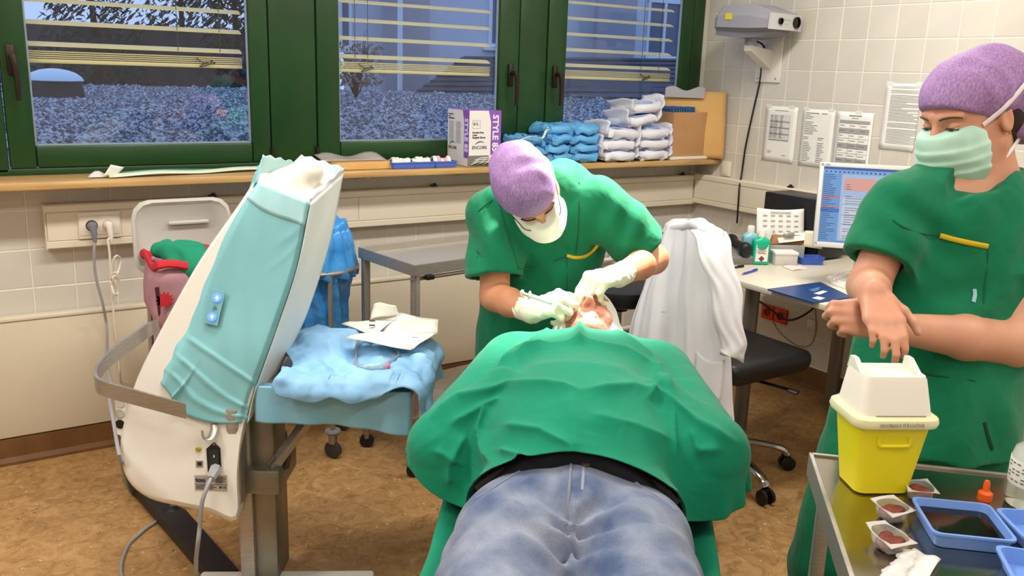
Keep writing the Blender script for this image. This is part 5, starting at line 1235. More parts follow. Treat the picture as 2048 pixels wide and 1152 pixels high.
sb.u(Ell(sche, (.17, .11, .2), STB), .05).u(Cap(ssR, ssL, .055), .04).u(Cap(sche, spel, .13, .14, (FH, 1.3)), .06)
for hx in (-.09, .09):
    hp_ = spel+RH*hx; capfn(sb, [hp_, (hp_[0], hp_[1], .5), (hp_[0], hp_[1], .09)], [.09, .06, .042], .03); capfn(sb, [(hp_[0], hp_[1], .06), np.array([hp_[0], hp_[1], .04])-FH*.16], [.04, .03], .02)
capfn(sb, [ssR, seR], [.055, .044], .02); capfn(sb, [seR, seR*.55+swR*.45, swR], [.047, .042, .030], .012); capfn(sb, [ssL, seL], [.055, .046], .02); capfn(sb, [seL, seL*.6+swL*.4, swL], [.047, .043, .030], .015)
hand_args_L = dict(wrist=swL, fwd=at(1178, 562, 2.44)-swL, palm_n=-UZ*.9-FH*.05-RH*.25, s=1.08, curls=((1.0, .25, .15), (.95, .35, .2), (.85, .75, .4), (.85, .95, .5)), thumb=(1.1, .5), side=-1, spread=.05, k=.004)
hand_args_R = dict(wrist=swR, fwd=at(1122, 602, 2.40)-swR, palm_n=-UZ*.7+FH*.45+RH*.2, s=1.05, curls=((.75, 1.2, .7), (.9, 1.3, .8), (1.05, 1.35, .8), (1.15, 1.4, .8)), thumb=(.9, .5), side=1, spread=.03, k=.004)
for ha in (hand_args_L, hand_args_R): make_hand(sb, **{**ha, 'rk': .72})
sdf_obj('body', sb, .005, m_skin2, surg)
for ha, el, nm in ((hand_args_L, seL, 'L'), (hand_args_R, seR, 'R')):
    g = Field(); make_hand(g, **{**ha, 'rk': 1.08}); w = np.array(ha['wrist']); d = np.array(el)-w; d /= np.linalg.norm(d)
    g.u(Cap(w-d*.01, w+d*.05, .033, .0345), .015); g.cut(w+d*.045, d, .002)
    g.disp = lambda P: (.0012*np.sin(vnoise(P, 60, 3.0, 2)*4)).astype(F32)
    sdf_obj('glove', g, .0026, m_glove, surg)
make_cap(surg, SLH, SB, 1.0, m_lilac, ((0, -.020, .050), (.089, .116, .088)), [((0, .0, .085), (.078, .095, .055), .03), ((0, -.09, .02), (.072, .06, .065), .03)], (0, .092, .040), (0, .36, -.93), 5.0)
smk = make_mask(surg, SLH, SB, 1.0, m_maskw, .0012, .003, duck=1.0)
for sg in (-1, 1): strap([SLH(sg*.066, .040, -.03), SLH(sg*.083, -.01, -.01), SLH(sg*.086, -.07, .0), SLH(sg*.04, -.13, .0)], .004, 'strap', smk)
for sg in (-1, 1):
    MB().tube(smoothpath([SLH(sg*.006, .106, .002), SLH(sg*.018, .108, -.008), SLH(sg*.04, .106, -.012), SLH(sg*.058, .095, -.002), SLH(sg*.064, .075, .008)], 4), .0014, 6).build('glasses_rim', M('dark_glasses_rim', srgb(40, 34, 32), .4), surg, True)
    MB().tube([SLH(sg*.064, .075, .008), SLH(sg*.079, .02, .008), SLH(sg*.082, -.01, .006)], .0014, 6).build('glasses_temple', M('dark_glasses_rim', srgb(40, 34, 32), .4), surg, True)
sbrow = [MB().tube(smoothpath([SLH(sg*.014, .0955, .0285), SLH(sg*.026, .0955, .0325), SLH(sg*.042, .0875, .031), SLH(sg*.052, .0755, .0270)], 4), .003, 6, flat=.7).build('eyebrow', M('dark_eyebrow', srgb(50, 38, 30), .8), surg, True) for sg in (-1, 1)]
st_ = Field(); st_.u(Ell(sche, (.195, .14, .215), STB), .05).u(Cap(ssR-UZ*.01, ssL-UZ*.01, .074), .05).u(Cap(at(1080, 520, 2.84), at(1068, 770, 2.95), .185, .20, (FH, 1.35)), .06)
st_.u(Cap(snb-UZ*.03+FH*.02, sche, .09, .12), .05)
sleeve(st_, ssR, seR, .082, .094, .78); sleeve(st_, ssL, seL+(seL-ssL)*.05, .084, .092, .74)
st_.cut(at(1000, 790, 2.85), -UZ, .003)
st_.u(Cap(snb, snb*.5+(SHc-SB[:, 1]*.02-SB[:, 2]*.05)*.5, .080, .070), .03)
st_.disp = garment_fold(7.0, .006, [(at(1240, 450, 2.62), RH*.8-UZ*.5, 80, .007, .10), (at(1000, 480, 2.62), RH*.7+UZ*.6, 60, .007, .10), (at(1150, 560, 2.70), RH*.8-UZ*.5, 55, .008, .12), (at(1040, 640, 2.75), RH*.7-UZ*.6, 55, .007, .14)])
sto = sdf_obj('scrub_tunic', st_, .005, m_scrub, surg)
on_strip(st_, [(1134, 511), (1150, 515), (1170, 513), (1185, 503), (1196, 490)], .0055, 'pocket_tape', m_tape, sto, 2.3, .4)
on_strip(st_, [(1158, 365), (1158, 420), (1156, 470), (1152, 508)], .0025, 'front_seam', m_seam, sto, 2.3); on_strip(st_, [(1195, 505), (1194, 540), (1188, 575)], .002, 'pocket_seam', m_seam, sto, 2.3); on_strip(st_, [(1134, 513), (1134, 560), (1136, 600)], .002, 'pocket_seam', m_seam, sto, 2.3)
on_strip(st_, [(998, 400), (1010, 450), (1025, 500), (1037, 538)], .0025, 'front_seam', m_seam, sto, 2.3); on_strip(st_, [(1037, 538), (1070, 536), (1110, 522), (1134, 513)], .002, 'yoke_seam', m_seam, sto, 2.3); on_strip(st_, [(942, 440), (960, 420), (985, 400)], .002, 'shoulder_seam', m_seam, sto, 2.3)
s2 = Field(); s2.u(Cap(spel-RH*.07, spel+RH*.07, .13), .05)
for hx in (-.1, .1):
    hp_ = spel+RH*hx; capfn(s2, [hp_, (hp_[0], hp_[1], .5), (hp_[0], hp_[1], .07)], [.115, .10, .085], .02)
s2.cut((0, 0, .085), -UZ); s2.disp = garment_fold(9.0, .005); sdf_obj('scrub_trousers', s2, .009, m_scrub, surg)
for hx in (-.09, .09):
    an = spel+RH*hx; sf = Field(); sf.u(Cap((an[0], an[1], .045), np.array([an[0], an[1], .035])-FH*.16, .046, .04), .01).cut((0, 0, .004), -UZ); sdf_obj('shoe', sf, .006, m_white, surg)
# syringe and cannula
a, b_ = at(1043, 585, 2.35), at(1120, 612, 2.29); ax = (b_-a)/np.linalg.norm(b_-a); R_ = frame3(ax)
sy = thing('syringe', 'slim white syringe held in the gloved hand of the surgeon', 'syringe', a)
MB().lathe([(.0001, 0), (.0085, 0), (.0085, .003), (.0001, .0032)], a, 14, R_).build('thumb_rest', m_white, sy, True); MB().lathe([(.0034, .001), (.0034, .03)], a, 8, R_).build('plunger', m_white, sy, True)
MB().lathe([(.0001, .024), (.012, .024), (.012, .0275), (.0001, .0278)], a, 14, R_, sx=.5).build('flange', m_white, sy, True); MB().lathe([(.0001, .026), (.0058, .026), (.0058, .095), (.002, .098), (.002, .104), (.0001, .105)], a, 12, R_).build('barrel', M('clear_syringe', srgb(236, 236, 232), .2), sy, True)
MB().tube([a+ax*.1, a+ax*.135], .0006, 6).build('needle', m_steel, sy)
# ---------------------------------------------------------------- laundry bin, blue bag stand, steel instrument table
bx, by = at(396, 640, 3.10)[:2]
binn = thing('laundry_bin', 'laundry stand with open grey lid and pink bag behind the laser tower', 'laundry bin', (bx, by, 0))
m_pink = M('pink_laundry_bag', srgb(180, 138, 146), .85, col2=srgb(168, 124, 134), nscale=6, bump=(300, .2), bdist=.0008); m_red = M('red_bag_hem', srgb(190, 36, 48), .8); m_lid = M('grey_lid_plastic', srgb(190, 188, 180), .25)
bagF = Field(); bagF.u(Box((bx, by, .50), (.135, .13, .36), None, .06), .01).u(Box((bx, by, .80), (.158, .15, .10), None, .05), .05); bagF.sub(Box((bx, by, .95), (.118, .11, .14), None, .03), .01)
bagF.disp = garment_fold(3.0, .006) if 'garment_fold' in globals() else None
bg_ = sdf_obj('bag', bagF, .007, m_pink, binn)
def rimf(a, r_=.150, z=.905): return (bx+max(-1, min(1, 1.35*math.cos(a)))*r_, by+max(-1, min(1, 1.35*math.sin(a)))*(r_-.01), z+.012*math.sin(5*a))
MB().tube([rimf(2*PI*i/40) for i in range(41)], .009, 8, flat=1.6).build('hem', m_red, bg_, True)
# pictogram and slit on the bag
pc_ = at(330, 598, 2.95); rt_ = Matrix((Vector((1, 0, 0)), Vector((0, 0, 1)), Vector((0, -1, 0)))).transposed(); sun = MB()
sc_ = np.array([wp(329, 600, by-.150)[0], by-.150, wp(329, 600, by-.150)[2]]); pts = []
for i in range(24):
    r = .030 if i % 2 == 0 else .019; pts.append(V3(sc_)+rt_ @ Vector((r*math.cos(i*PI/12), r*math.sin(i*PI/12), 0)))
sun.prism(pts, (0, -.0015, 0)); sun.build('pictogram', m_red, bg_)
q = wp(316, 598, by-.150); MB().prism([(q[0]-.008, by-.150, q[2]+.04), (q[0]+.006, by-.150, q[2]+.04), (q[0]+.005, by-.150, q[2]-.05), (q[0]-.002, by-.150, q[2]-.06)], (0, -.0015, 0)).build('slit', M('bag_slit', srgb(70, 30, 36), .9), bg_)
def lidr(w, h, y, z0): 
    o = []
    for sx, sz, a0 in ((1, 1, 0), (-1, 1, 90), (-1, -1, 180), (1, -1, 270)):
        for a in (0, 30, 60, 90):
            c = .06; o.append((bx-.0+sx*(w-c)+c*math.cos(math.radians(a0+a)), y, z0+sz*(h-c)+c*math.sin(math.radians(a0+a))))
    return o
ly = by+.155
ld = MB().loft([lidr(.165, .130, ly+.012, .95), lidr(.17, .135, ly+.004, .95), lidr(.17, .135, ly-.006, .95), lidr(.16, .125, ly-.010, .95), lidr(.152, .117, ly-.002, .95)]).build('lid', m_lid, binn, 40)
MB().box((bx+.02, ly-.012, 1.0), (.14, .012, .014), bev=.005).build('grip_ridge', m_lid, ld, True)
MB().prism([(bx-.0, ly-.014, .85), (bx+.11, ly-.014, .85), (bx+.09, ly-.02, .812), (bx+.02, ly-.02, .812)], (0, -.01, 0)).build('hinge', m_white, ld)
for sx in (-1, 1):
    for sy in (-1, 1):
        MB().tube([(bx+sx*.15, by+sy*.14, .06), (bx+sx*.13, by+sy*.12, .85)], .010, 8).build('leg', m_steel, binn, True); MB().lathe([(.0001, 0), (.03, .0), (.03, .05), (.0001, .06)], (bx+sx*.16, by+sy*.15, .0), 12, sy=.5).build('castor', m_black, binn, True)
# green cloths in the bag
cf = Field(); cf.u(Cap(at(318, 500, 3.0), at(395, 505, 2.98), .022, .04), .03).u(Cap(at(350, 505, 2.97), at(430, 545, 2.94), .04, .05), .03).u(Cap(at(335, 488, 3.0), at(345, 512, 2.98), .024, .018), .01).u(Cap(at(360, 530, 2.95), at(420, 560, 2.92), .03, .03), .03)
cf.disp = lambda P: (.006*np.sin(vnoise(P, 16, 5.0, 2)*3)).astype(F32)
sdf_obj('used_cloth', cf, .005, M('green_laundry_cloth', srgb(18, 134, 98), .85), None, label='crumpled green surgical cloth hanging over the laundry bag rim', category='cloth')
# blue waste bag on a stand
gx, gy = -2.50, -.43
bs = thing('waste_bag_stand', 'steel stand on castors holding a translucent blue waste bag', 'waste bag', (gx, gy, 0))
m_bluebag = M('blue_polythene', srgb(48, 128, 204), .22, col2=srgb(74, 156, 220), nscale=7, bump=(20, .6), bdist=.006)
bgf = Field(); bgf.u(Cap((gx, gy, .44), (gx, gy, .72), .12, .135), .02).u(Cap((gx, gy, .76), (gx, gy, .93), .150, .125), .02); bgf.cut((0, 0, .955), UZ)
bgf.disp = lambda P: (.010*np.sin(np.arctan2(P[:, 1]-gy, P[:, 0]-gx)*11+2*np.sin(P[:, 2]*9)+vnoise(P, 9, 1.0, 2)*1.2)+.004*vnoise(P, 40, 2., 2)).astype(F32)
sdf_obj('bag', bgf, .006, m_bluebag, bs)
cfk = Field(); cfk.u(Cap((gx, gy, .775), (gx, gy, .85), .172, .155), .01); cfk.cut((0, 0, .745), -UZ); cfk.cut((0, 0, .93), UZ); cfk.disp = lambda P: (.006*np.sin(np.arctan2(P[:, 1]-gy, P[:, 0]-gx)*17+vnoise(P, 14, 1.0, 2)*2)).astype(F32)
sdf_obj('bag_cuff', cfk, .006, m_bluebag, bs)
for a in (30, 150, 270):
    c, s_ = math.cos(math.radians(a)), math.sin(math.radians(a)); MB().tube([(gx+c*.165, gy+s_*.165, .775), (gx+c*.165, gy+s_*.165, .45), (gx+c*.165, gy+s_*.165, .13)], .010, 8).build('leg', m_steel, bs, True)
    MB().lathe([(.0001, .128), (.03, .125), (.034, .118), (.03, .11), (.0001, .108)], (gx+c*.165, gy+s_*.165, 0), 18).build('bumper_disc', M('grey_rubber', srgb(130, 130, 126), .6), bs, True)
    w = MB(); w.lathe([(.0001, -.011), (.02, -.011), (.036, -.008), (.036, .008), (.02, .011), (.0001, .011)], (gx+c*.165, gy+s_*.165, .038), 20, frame3((.8, .6, 0))); w.build('castor_wheel', M('dark_rubber', srgb(60, 58, 56), .6), bs, True)
    MB().box((gx+c*.165, gy+s_*.165, .085), (.03, .03, .045), rotz(.64), bev=.006).build('castor_fork', m_steel, bs, True)
MB().tube([(gx+.17*math.cos(2*PI*i/24), gy+.17*math.sin(2*PI*i/24), .775) for i in range(25)], .009, 8).build('ring', m_steel, bs, True)
# steel instrument table
zt = .86; tA, tB_, tC = atz(735, 492, zt), atz(828, 530, zt), atz(960, 512, zt)
ex = (tC-tB_); ex /= np.linalg.norm(ex); ey = np.array([-ex[1], ex[0], 0]); lenY = float((tA-tB_) @ ey); LX = .75
o_ = tB_.copy(); RI = Matrix((V3(ex), V3(ey), Vector((0, 0, 1)))).transposed()
def IT(a, b_, z): return o_*np.array([1, 1, 0])+ex*a+ey*b_+np.array([0, 0, z])
it = thing('instrument_table', 'empty stainless steel instrument table standing behind the surgeon', 'instrument table', IT(LX/2, lenY/2, 0))
MB().box(IT(LX/2, lenY/2, zt-.03), (LX, lenY, .006), RI).build('tray', M('satin_steel', srgb(214, 210, 202), .42, .75), it)
for a, b_, w, d in ((LX/2, 0, LX, .006), (LX/2, lenY, LX, .006), (0, lenY/2, .006, lenY), (LX, lenY/2, .006, lenY)):
    MB().box(IT(a, b_, zt-.022), (w, d, .044), RI, bev=.002).build('rim', m_steel, it)
for a, b_ in ((.02, .02), (LX-.02, .02), (.02, lenY-.02), (LX-.02, lenY-.02)):
    MB().box(IT(a, b_, zt/2), (.028, .028, zt-.08), RI, bev=.004).build('leg', m_steel, it, True); MB().lathe([(.0001, -.01), (.03, -.01), (.03, .01), (.0001, .01)], IT(a, b_, .03), 16, frame3((.5, .8, 0))).build('castor_wheel', m_black, it, True)
MB().box(IT(.07, .0, zt-.055), (.035, .02, .018), RI, bev=.003).build('latch', m_black, it, True); MB().tube([IT(0, .02, zt-.06), IT(LX, .02, zt-.06)], .008, 8).build('rail', m_steel, it, True)
MB().box(IT(LX/2, lenY/2, .25), (LX, lenY, .01), RI).build('lower_shelf', m_steel, it)
# stool behind the surgeon
sx_, sy_ = at(1238, 590, 3.62)[:2]; zs_ = at(1238, 566, 3.62)[2]
stl = thing('stool', 'black round stool on a steel post behind the surgeon', 'stool', (sx_, sy_, 0))
MB().lathe([(.0001, zs_-.07), (.15, zs_-.07), (.172, zs_-.06), (.178, zs_-.03), (.172, zs_-.005), (.14, zs_), (.0001, zs_+.002)], (sx_, sy_, 0), 32).build('seat', M('black_vinyl', srgb(20, 20, 22), .4), stl, True)
MB().lathe([(.04, zs_-.11), (.035, zs_-.07)], (sx_, sy_, 0), 14).build('collar', m_black, stl, True); MB().lathe([(.016, .07), (.016, zs_-.1)], (sx_, sy_, 0), 12).build('post', m_steel, stl, True)
for k in range(5):
    a = k*2*PI/5+.3; c, s_ = math.cos(a), math.sin(a); MB().tube([(sx_, sy_, .1), (sx_+c*.26, sy_+s_*.26, .07)], [.022, .014], 8).build('base_arm', m_steel, stl, True); MB().lathe([(.0001, -.012), (.026, -.012), (.026, .012), (.0001, .012)], (sx_+c*.26, sy_+s_*.26, .027), 14, frame3((s_, -c, 0))).build('castor_wheel', m_black, stl, True)
# ---------------------------------------------------------------- office chair and white coat
hx_, hy_ = -1.19, -1.45
chr_ = thing('office_chair', 'black office chair on a five star base carrying a white coat', 'chair', (hx_, hy_, 0))
m_chrome = M('polished_aluminium', srgb(186, 184, 180), .16, 1.0); m_seat = M('black_seat_leather', srgb(26, 26, 28), .42, bump=(60, .15))
for k in range(5):
    a = math.radians(-98+72*k); c, s_ = math.cos(a), math.sin(a)
    MB().tube(smoothpath([(hx_, hy_, .13), (hx_+c*.14, hy_+s_*.14, .125), (hx_+c*.27, hy_+s_*.27, .095), (hx_+c*.305, hy_+s_*.305, .065)], 5), .021, 8, flat=.7).build('base_arm', m_chrome, chr_, True)
    w = MB()
    for d in (-.018, .018): w.lathe([(.0001, -.009), (.022, -.009), (.029, -.006), (.029, .006), (.022, .009), (.0001, .009)], (hx_+c*.31-s_*d, hy_+s_*.31+c*d, .029), 18, frame3((-s_, c, 0)))
    w.box((hx_+c*.305, hy_+s_*.305, .045), (.02, .05, .03), rotz(a), bev=.006); w.build('castor', m_black, chr_, True)
MB().lathe([(.05, .10), (.045, .16), (.026, .17), (.026, .40)], (hx_, hy_, 0), 16).build('gas_column', m_black, chr_, True)
MB().box((hx_, hy_, .43), (.2, .18, .05), bev=.015).build('mechanism', m_black, chr_, True)
MB().tube([(hx_+.05, hy_-.09, .42), (hx_+.13, hy_-.2, .40), (hx_+.15, hy_-.25, .395)], [.012, .012, .02], 8, flat=.4).build('lever', m_black, chr_, True)
sf = Field(); sf.u(Box((hx_+.04, hy_, .50), (.23, .22, .04), None, .035), .02); sf.u(Box((hx_+.06, hy_, .47), (.2, .2, .025), None, .02), .02); sdf_obj('seat', sf, .008, m_seat, chr_)
bkc = Field(); bkc.u(Box((hx_-.235, hy_, .80), (.028, .17, .19), None, .03), .02); sdf_obj('backrest', bkc, .009, m_seat, chr_)
MB().tube(smoothpath([(hx_-.1, hy_, .43), (hx_-.26, hy_, .45), (hx_-.28, hy_, .60), (hx_-.262, hy_, .75)], 5), .02, 8).build('back_bar', m_black, chr_, True)
# white coat hung over the backrest
m_coat = M('white_cotton', srgb(222, 220, 224), .85, col2=srgb(214, 212, 217), nscale=4, bump=(500, .1), bdist=.0006, sheen=.1)
coat = thing('white_coat', 'white lab coat hung over the back of the office chair', 'coat', (hx_-.25, hy_, .3))
lev = [  # y px, left px, right px, depth left, depth right, half thickness
    (444, 1350, 1420, 3.36, 3.18, .040), (455, 1338, 1438, 3.40, 3.14, .055), (480, 1328, 1450, 3.41, 3.10, .06), (530, 1312, 1454, 3.41, 3.08, .065), (590, 1290, 1452, 3.40, 3.06, .07), (650, 1268, 1454, 3.38, 3.05, .07),
    (710, 1252, 1460, 3.36, 3.03, .075), (780, 1242, 1464, 3.32, 3.02, .08), (850, 1240, 1472, 3.28, 3.0, .085), (920, 1242, 1475, 3.24, 2.98, .085), (985, 1252, 1456, 3.20, 2.97, .08)]
LV = np.array(lev, float); tt = np.linspace(0, len(lev)-1, 70)
def lv(t): return np.array([np.interp(t, np.arange(len(lev)), LV[:, i]) for i in range(6)])
rings = []; n = 120
for t in tt:
    y, l, r, dl, dr_, th_ = lv(t); A_, B_ = at(l, y+(0), dl), at(r, y, dr_); c = (A_+B_)/2; hx2 = (B_-A_)/2; hx2[2] *= .3; W_ = np.linalg.norm(hx2); ux = hx2/W_; uy = np.cross(np.array([0, 0, 1.]), ux); uy /= np.linalg.norm(uy); ring = []; k = t/(len(lev)-1)
    for j in range(n):
        a = 2*PI*j/n; ca, sa = math.cos(a), math.sin(a); e = .75
        fx = np.sign(ca)*abs(ca)**e; fy = np.sign(sa)*abs(sa)**.9
        rip = (.008*math.sin(fx*7+1.5*k+.8+.8*math.sin(k*5))+.005*math.sin(fx*15-4*k+math.sin(k*9))+.0025*math.sin(fx*31+5*k+2*math.sin(k*7))+.002*math.sin(k*23+fx*9))*min(1, k*2.2+.15)*(1 if sa < 0 else .6)
        p = c+ux*W_*fx+uy*(th_*fy+(rip if sa < 0 else -rip)); p = p+np.array([0, 0, -.018*math.sin(fx*3+1)*(k > .97)])
        ring.append(p)
    rings.append(ring)
top = [list(np.mean(np.array(rings[0]), 0)+(np.array(p)-np.mean(np.array(rings[0]), 0))*f+np.array([0, 0, .012*(1-f)])) for f in (.35,) for p in rings[0]]
solid(MB().loft([top]+rings, cap=False).build('coat_body', m_coat, coat, 'all'), .003)
spth = smoothpath([at(1416, 462, 3.12), at(1430, 500, 3.05), at(1445, 560, 3.01), at(1456, 625, 2.985), at(1463, 680, 2.975), at(1467, 712, 2.97)], 9); rg = []
for i, p in enumerate(spth):
    k = i/(len(spth)-1); w_ = .062-.022*k; th_ = .026-.006*k; ring = []
    for j in range(64):
        a = 2*PI*j/64; ca, sa = math.cos(a), math.sin(a); f1 = math.sin(ca*4+k*13+1.5*math.sin(k*6)); f2 = math.sin(ca*9-k*21)
        rp = (.006*math.copysign(abs(f1)**1.4, f1)+.0028*f2)*(.4+.6*math.sin(PI*min(1, k*1.1)))*(1 if sa < 0 else .5)
        ring.append(p+RH*(w_*math.copysign(abs(ca)**.8, ca)+.006*math.sin(k*17))+FH*(th_*math.copysign(abs(sa)**.8, sa)+(rp if sa < 0 else -rp))+UZ*.022*ca*(-1)*(k > .98))
    rg.append(ring)
solid(MB().loft(rg, cap=False).build('sleeve', m_coat, coat, 'all'), .003)
col_ = Field(); capfn(col_, [at(1352, 455, 3.30), at(1395, 447, 3.18), at(1432, 468, 3.10), at(1446, 505, 3.05)], [.026, .028, .028, .02], .02, (UZ-RH*.2, 1.5)); col_.disp = lambda P: (.003*vnoise(P, 30, 1., 2)).astype(F32); sdf_obj('collar', col_, .005, m_coat, coat)
def coatpt(px, py, off=.0):
    y = py; t = np.interp(y, LV[:, 0], np.arange(len(lev))); _, l, r, dl, dr_, th_ = lv(t); f = (px-l)/(r-l); d = dl*(1-f)+dr_*f; x = (f-.5)*2
    return at(px, py, d-th_*max(.0, 1-abs(x)**2.6)**.5-.014-off)
def patch(pts, name, n=12, off=0.):
    q = [np.array(p, float) for p in pts]
    def fn(u_, v_):
        p = (q[0]*(1-u_)+q[1]*u_)*(1-v_)+(q[3]*(1-u_)+q[2]*u_)*v_; p[1] += 12*math.sin(PI*u_)*(1-v_)*(name == 'pocket'); return coatpt(p[0], p[1], off)
    solid(MB().grid(fn, n, n).build(name, m_coat, coat, 'all'), .003)
patch([(1392, 700), (1450, 720), (1440, 800), (1385, 805)], 'pocket', off=.003); patch([(1282, 602), (1350, 600), (1350, 624), (1284, 626)], 'back_belt', off=.006)
# ---------------------------------------------------------------- right wall
def rwp(px, py, x=0.0):
    d = CF+CR*(px-1024)/FPX-CU*(py-576)/FPX; t = (x-CAM[0])/d[0]; return CAM+t*d
RW = Matrix((Vector((0, -1, 0)), Vector((0, 0, 1)), Vector((-1, 0, 0)))).transposed()   # right, up, out of the wall
m_paper = M('printer_paper', srgb(232, 230, 224), .8); m_ink = M('printed_ink', srgb(66, 64, 64), .9); m_inkl = M('grey_print', srgb(160, 158, 156), .9); m_tapec = M('clear_tape', srgb(226, 224, 214), .25)
def wall_paper(px0, py0, w, h, tilt, label, kind, curl=0.0):
    o = rwp(px0, py0, -.003); R_ = RW @ Matrix.Rotation(tilt, 3, 'Z'); t = thing('notice_paper', label, 'paper', o, group='papers taped to the tiled wall')
    def fn(u_, v_): return V3(o)+R_ @ Vector((w*u_, -h*v_, .001+curl*(v_-.5)**2*(.5+abs(u_-.5))+.001*math.sin(5*v_)))
    solid(MB().grid(fn, 8, 12).build('sheet', m_paper, t, 'all'), .0004)
    random.seed(hash(label) % 1000 if False else len(label)); mb = MB(); gr = MB()
    def ln(x0, x1, y, th=.0022):
        c = fn((x0+x1)/2/w, y/h); mb.box(c+R_ @ Vector((0, 0, .0008)), (x1-x0, th, .0003), R_)
    def blk(x0, x1, y0, y1):
        c = fn((x0+x1)/2/w, (y0+y1)/2/h); gr.box(c+R_ @ Vector((0, 0, .0006)), (x1-x0, y1-y0, .0003), R_)
    if kind == 'table':
        ln(.06, .15, .022); 
        for i in range(17): ln(.035, .165, .045+i*.008, .0008); 
        for i in range(15):
            for x in (.038, .065, .10): ln(x, x+random.uniform(.012, .022), .049+i*.008)
        for y in (.075, .107, .139, .171): blk(.035, .165, y, y+.007)
        for x in (.035, .062, .085, .165): mb.box(fn(x/w, .11/h)+R_ @ Vector((0, 0, .0008)), (.0008, .13, .0003), R_)
        ln(.03, .06, .235); ln(.035, .055, .242); ln(.13, .16, .252)
    if kind == 'list':
        ln(.02, .10, .02, .003); ln(.115, .15, .02, .003)
        for i in range(28):
            if i in (3, 12, 15): continue
            y = .03+i*.0085; ln(.02, .02+random.uniform(.025, .085 if i < 12 else .05), y)
            if i > 12: ln(.105, .105+random.uniform(.02, .045), y)
    if kind == 'grid':
        ln(.07, .14, .018, .004); ln(.085, .125, .03); blk(.02, .19, .04, .055)
        for i in range(9): ln(.02, .19, .055+i*.024, .0009)
        for i in range(9):
            for x in (.024, .085, .14): ln(x, x+random.uniform(.02, .035), .066+i*.024)
            if i % 3 == 1: blk(.02, .19, .056+i*.024, .078+i*.024)
        for x in (.02, .08, .135, .19): mb.box(fn(x/w, .15/h)+R_ @ Vector((0, 0, .0008)), (.0009, .21, .0003), R_)
    if kind == 'text':
        for i in range(46):
            if i in (2, 6, 28, 33): continue
            ln(.03, .03+(.15 if random.random() > .15 else random.uniform(.06, .14)), .014+i*.0057, .0016)
    mb.build('print', m_ink, t)['kind'] = 'stuff'
    if gr.v: gr.build('print_shading', m_inkl, t)['kind'] = 'stuff'
    for x in ((.02, .17) if kind != 'grid' else (.12,)): MB().box(fn(x/w, .0)+R_ @ Vector((0, 0, .0012)), (.035, .016, .0003), R_).build('tape', m_tapec, t)
wall_paper(1534, 211, .21, .285, -.0, 'paper with a small printed table, left of the other wall papers', 'table', .01)
wall_paper(1608, 217, .195, .285, 0, 'closely printed list paper in the middle of the papers on the wall', 'list', .006)
wall_paper(1676, 222, .205, .287, 0, 'paper with a large ruled grid and grey header above the monitor', 'grid', .006)
wall_paper(1774, 166, .18, .30, .0, 'densely printed curled paper hanging higher than the other wall papers', 'text', .010)
# light switch
sw_ = rwp(1454, 337); sT = thing('light_switch', 'cream light switch on the tiled wall above the cable channel', 'switch', (-.001, sw_[1], sw_[2]-.04))
MB().box((-.006, sw_[1], sw_[2]), (.012, .066, .084), bev=.004).build('plate', M('switch_cream', srgb(224, 216, 196), .4), sT, True); MB().box((-.014, sw_[1], sw_[2]), (.006, .05, .062), bev=.003).build('rocker', M('switch_cream', srgb(224, 216, 196), .4), sT, True)
# chart projector
py_, pz_ = -.62, 1.70
prj = thing('chart_projector', 'grey eye chart projector on a white wall bracket', 'projector', (-.2, py_+.1, 1.63))
m_pg = M('grey_projector_plastic', srgb(150, 150, 160), .45); m_pl = M('light_grey_plastic', srgb(192, 190, 190), .4)
q = rwp(1537, 118, -.012); MB().box((-.006, q[1], q[2]), (.012, .17, .24), bev=.004).build('wall_plate', M('bracket_white', srgb(224, 220, 212), .4), prj, True)
c0 = rwp(1520, 44, -.185); c1 = rwp(1545, 98, -.02)
fd = np.array([.10, -.99, -.04]); fd /= np.linalg.norm(fd); rt2 = np.cross(fd, UZ); rt2 /= np.linalg.norm(rt2); up2 = np.cross(rt2, fd)
def PJ(r_, f_, u_): return c0+rt2*r_+fd*f_+up2*u_
def prring(f_, w, zb, zt, wt): return [PJ(-w, f_, zb), PJ(w, f_, zb), PJ(w, f_, (zb+zt)*.5), PJ(wt, f_, zt), PJ(-wt, f_, zt), PJ(-w, f_, (zb+zt)*.5)]
# body: lower box and domed top, lens face toward the room
MB().loft([prring(-.20, .105, -.03, .05, .07), prring(-.17, .125, -.035, .075, .08), prring(.02, .125, -.035, .082, .085), prring(.145, .12, -.03, .045, .10)]).build('housing', m_pg, prj, 30)
MB().loft([prring(-.19, .10, -.075, -.032, .118), prring(-.05, .10, -.085, -.032, .12), prring(.08, .08, -.07, -.032, .118), prring(.13, .07, -.05, -.031, .112)]).build('lower_shell', M('dark_grey_projector_plastic', srgb(126, 126, 136), .5), prj, 30)
fp = MB().loft([prring(.142, .125, -.036, .04, .12), prring(.158, .125, -.036, .04, .12)]).build('front_panel', m_pl, prj, 20)
RPJ = Matrix((V3(-rt2), V3(up2), V3(fd))).transposed()
for r_, rad in ((.055, .016), (-.078, .028)):
    MB().lathe([(rad, .156), (rad, .166), (rad*.82, .166), (rad*.75, .158), (.0001, .158)], c0+rt2*r_+up2*.004, 20, frame3(fd)).build('lens', M('lens_black', srgb(12, 12, 14), .1), fp, True) if False else MB().lathe([(rad, .0), (rad, .010), (rad*.82, .010), (rad*.75, .003), (.0001, .003)], PJ(r_, .157, .004), 20, frame3(fd)).build('lens', M('lens_black', srgb(12, 12, 14), .1), fp, True)
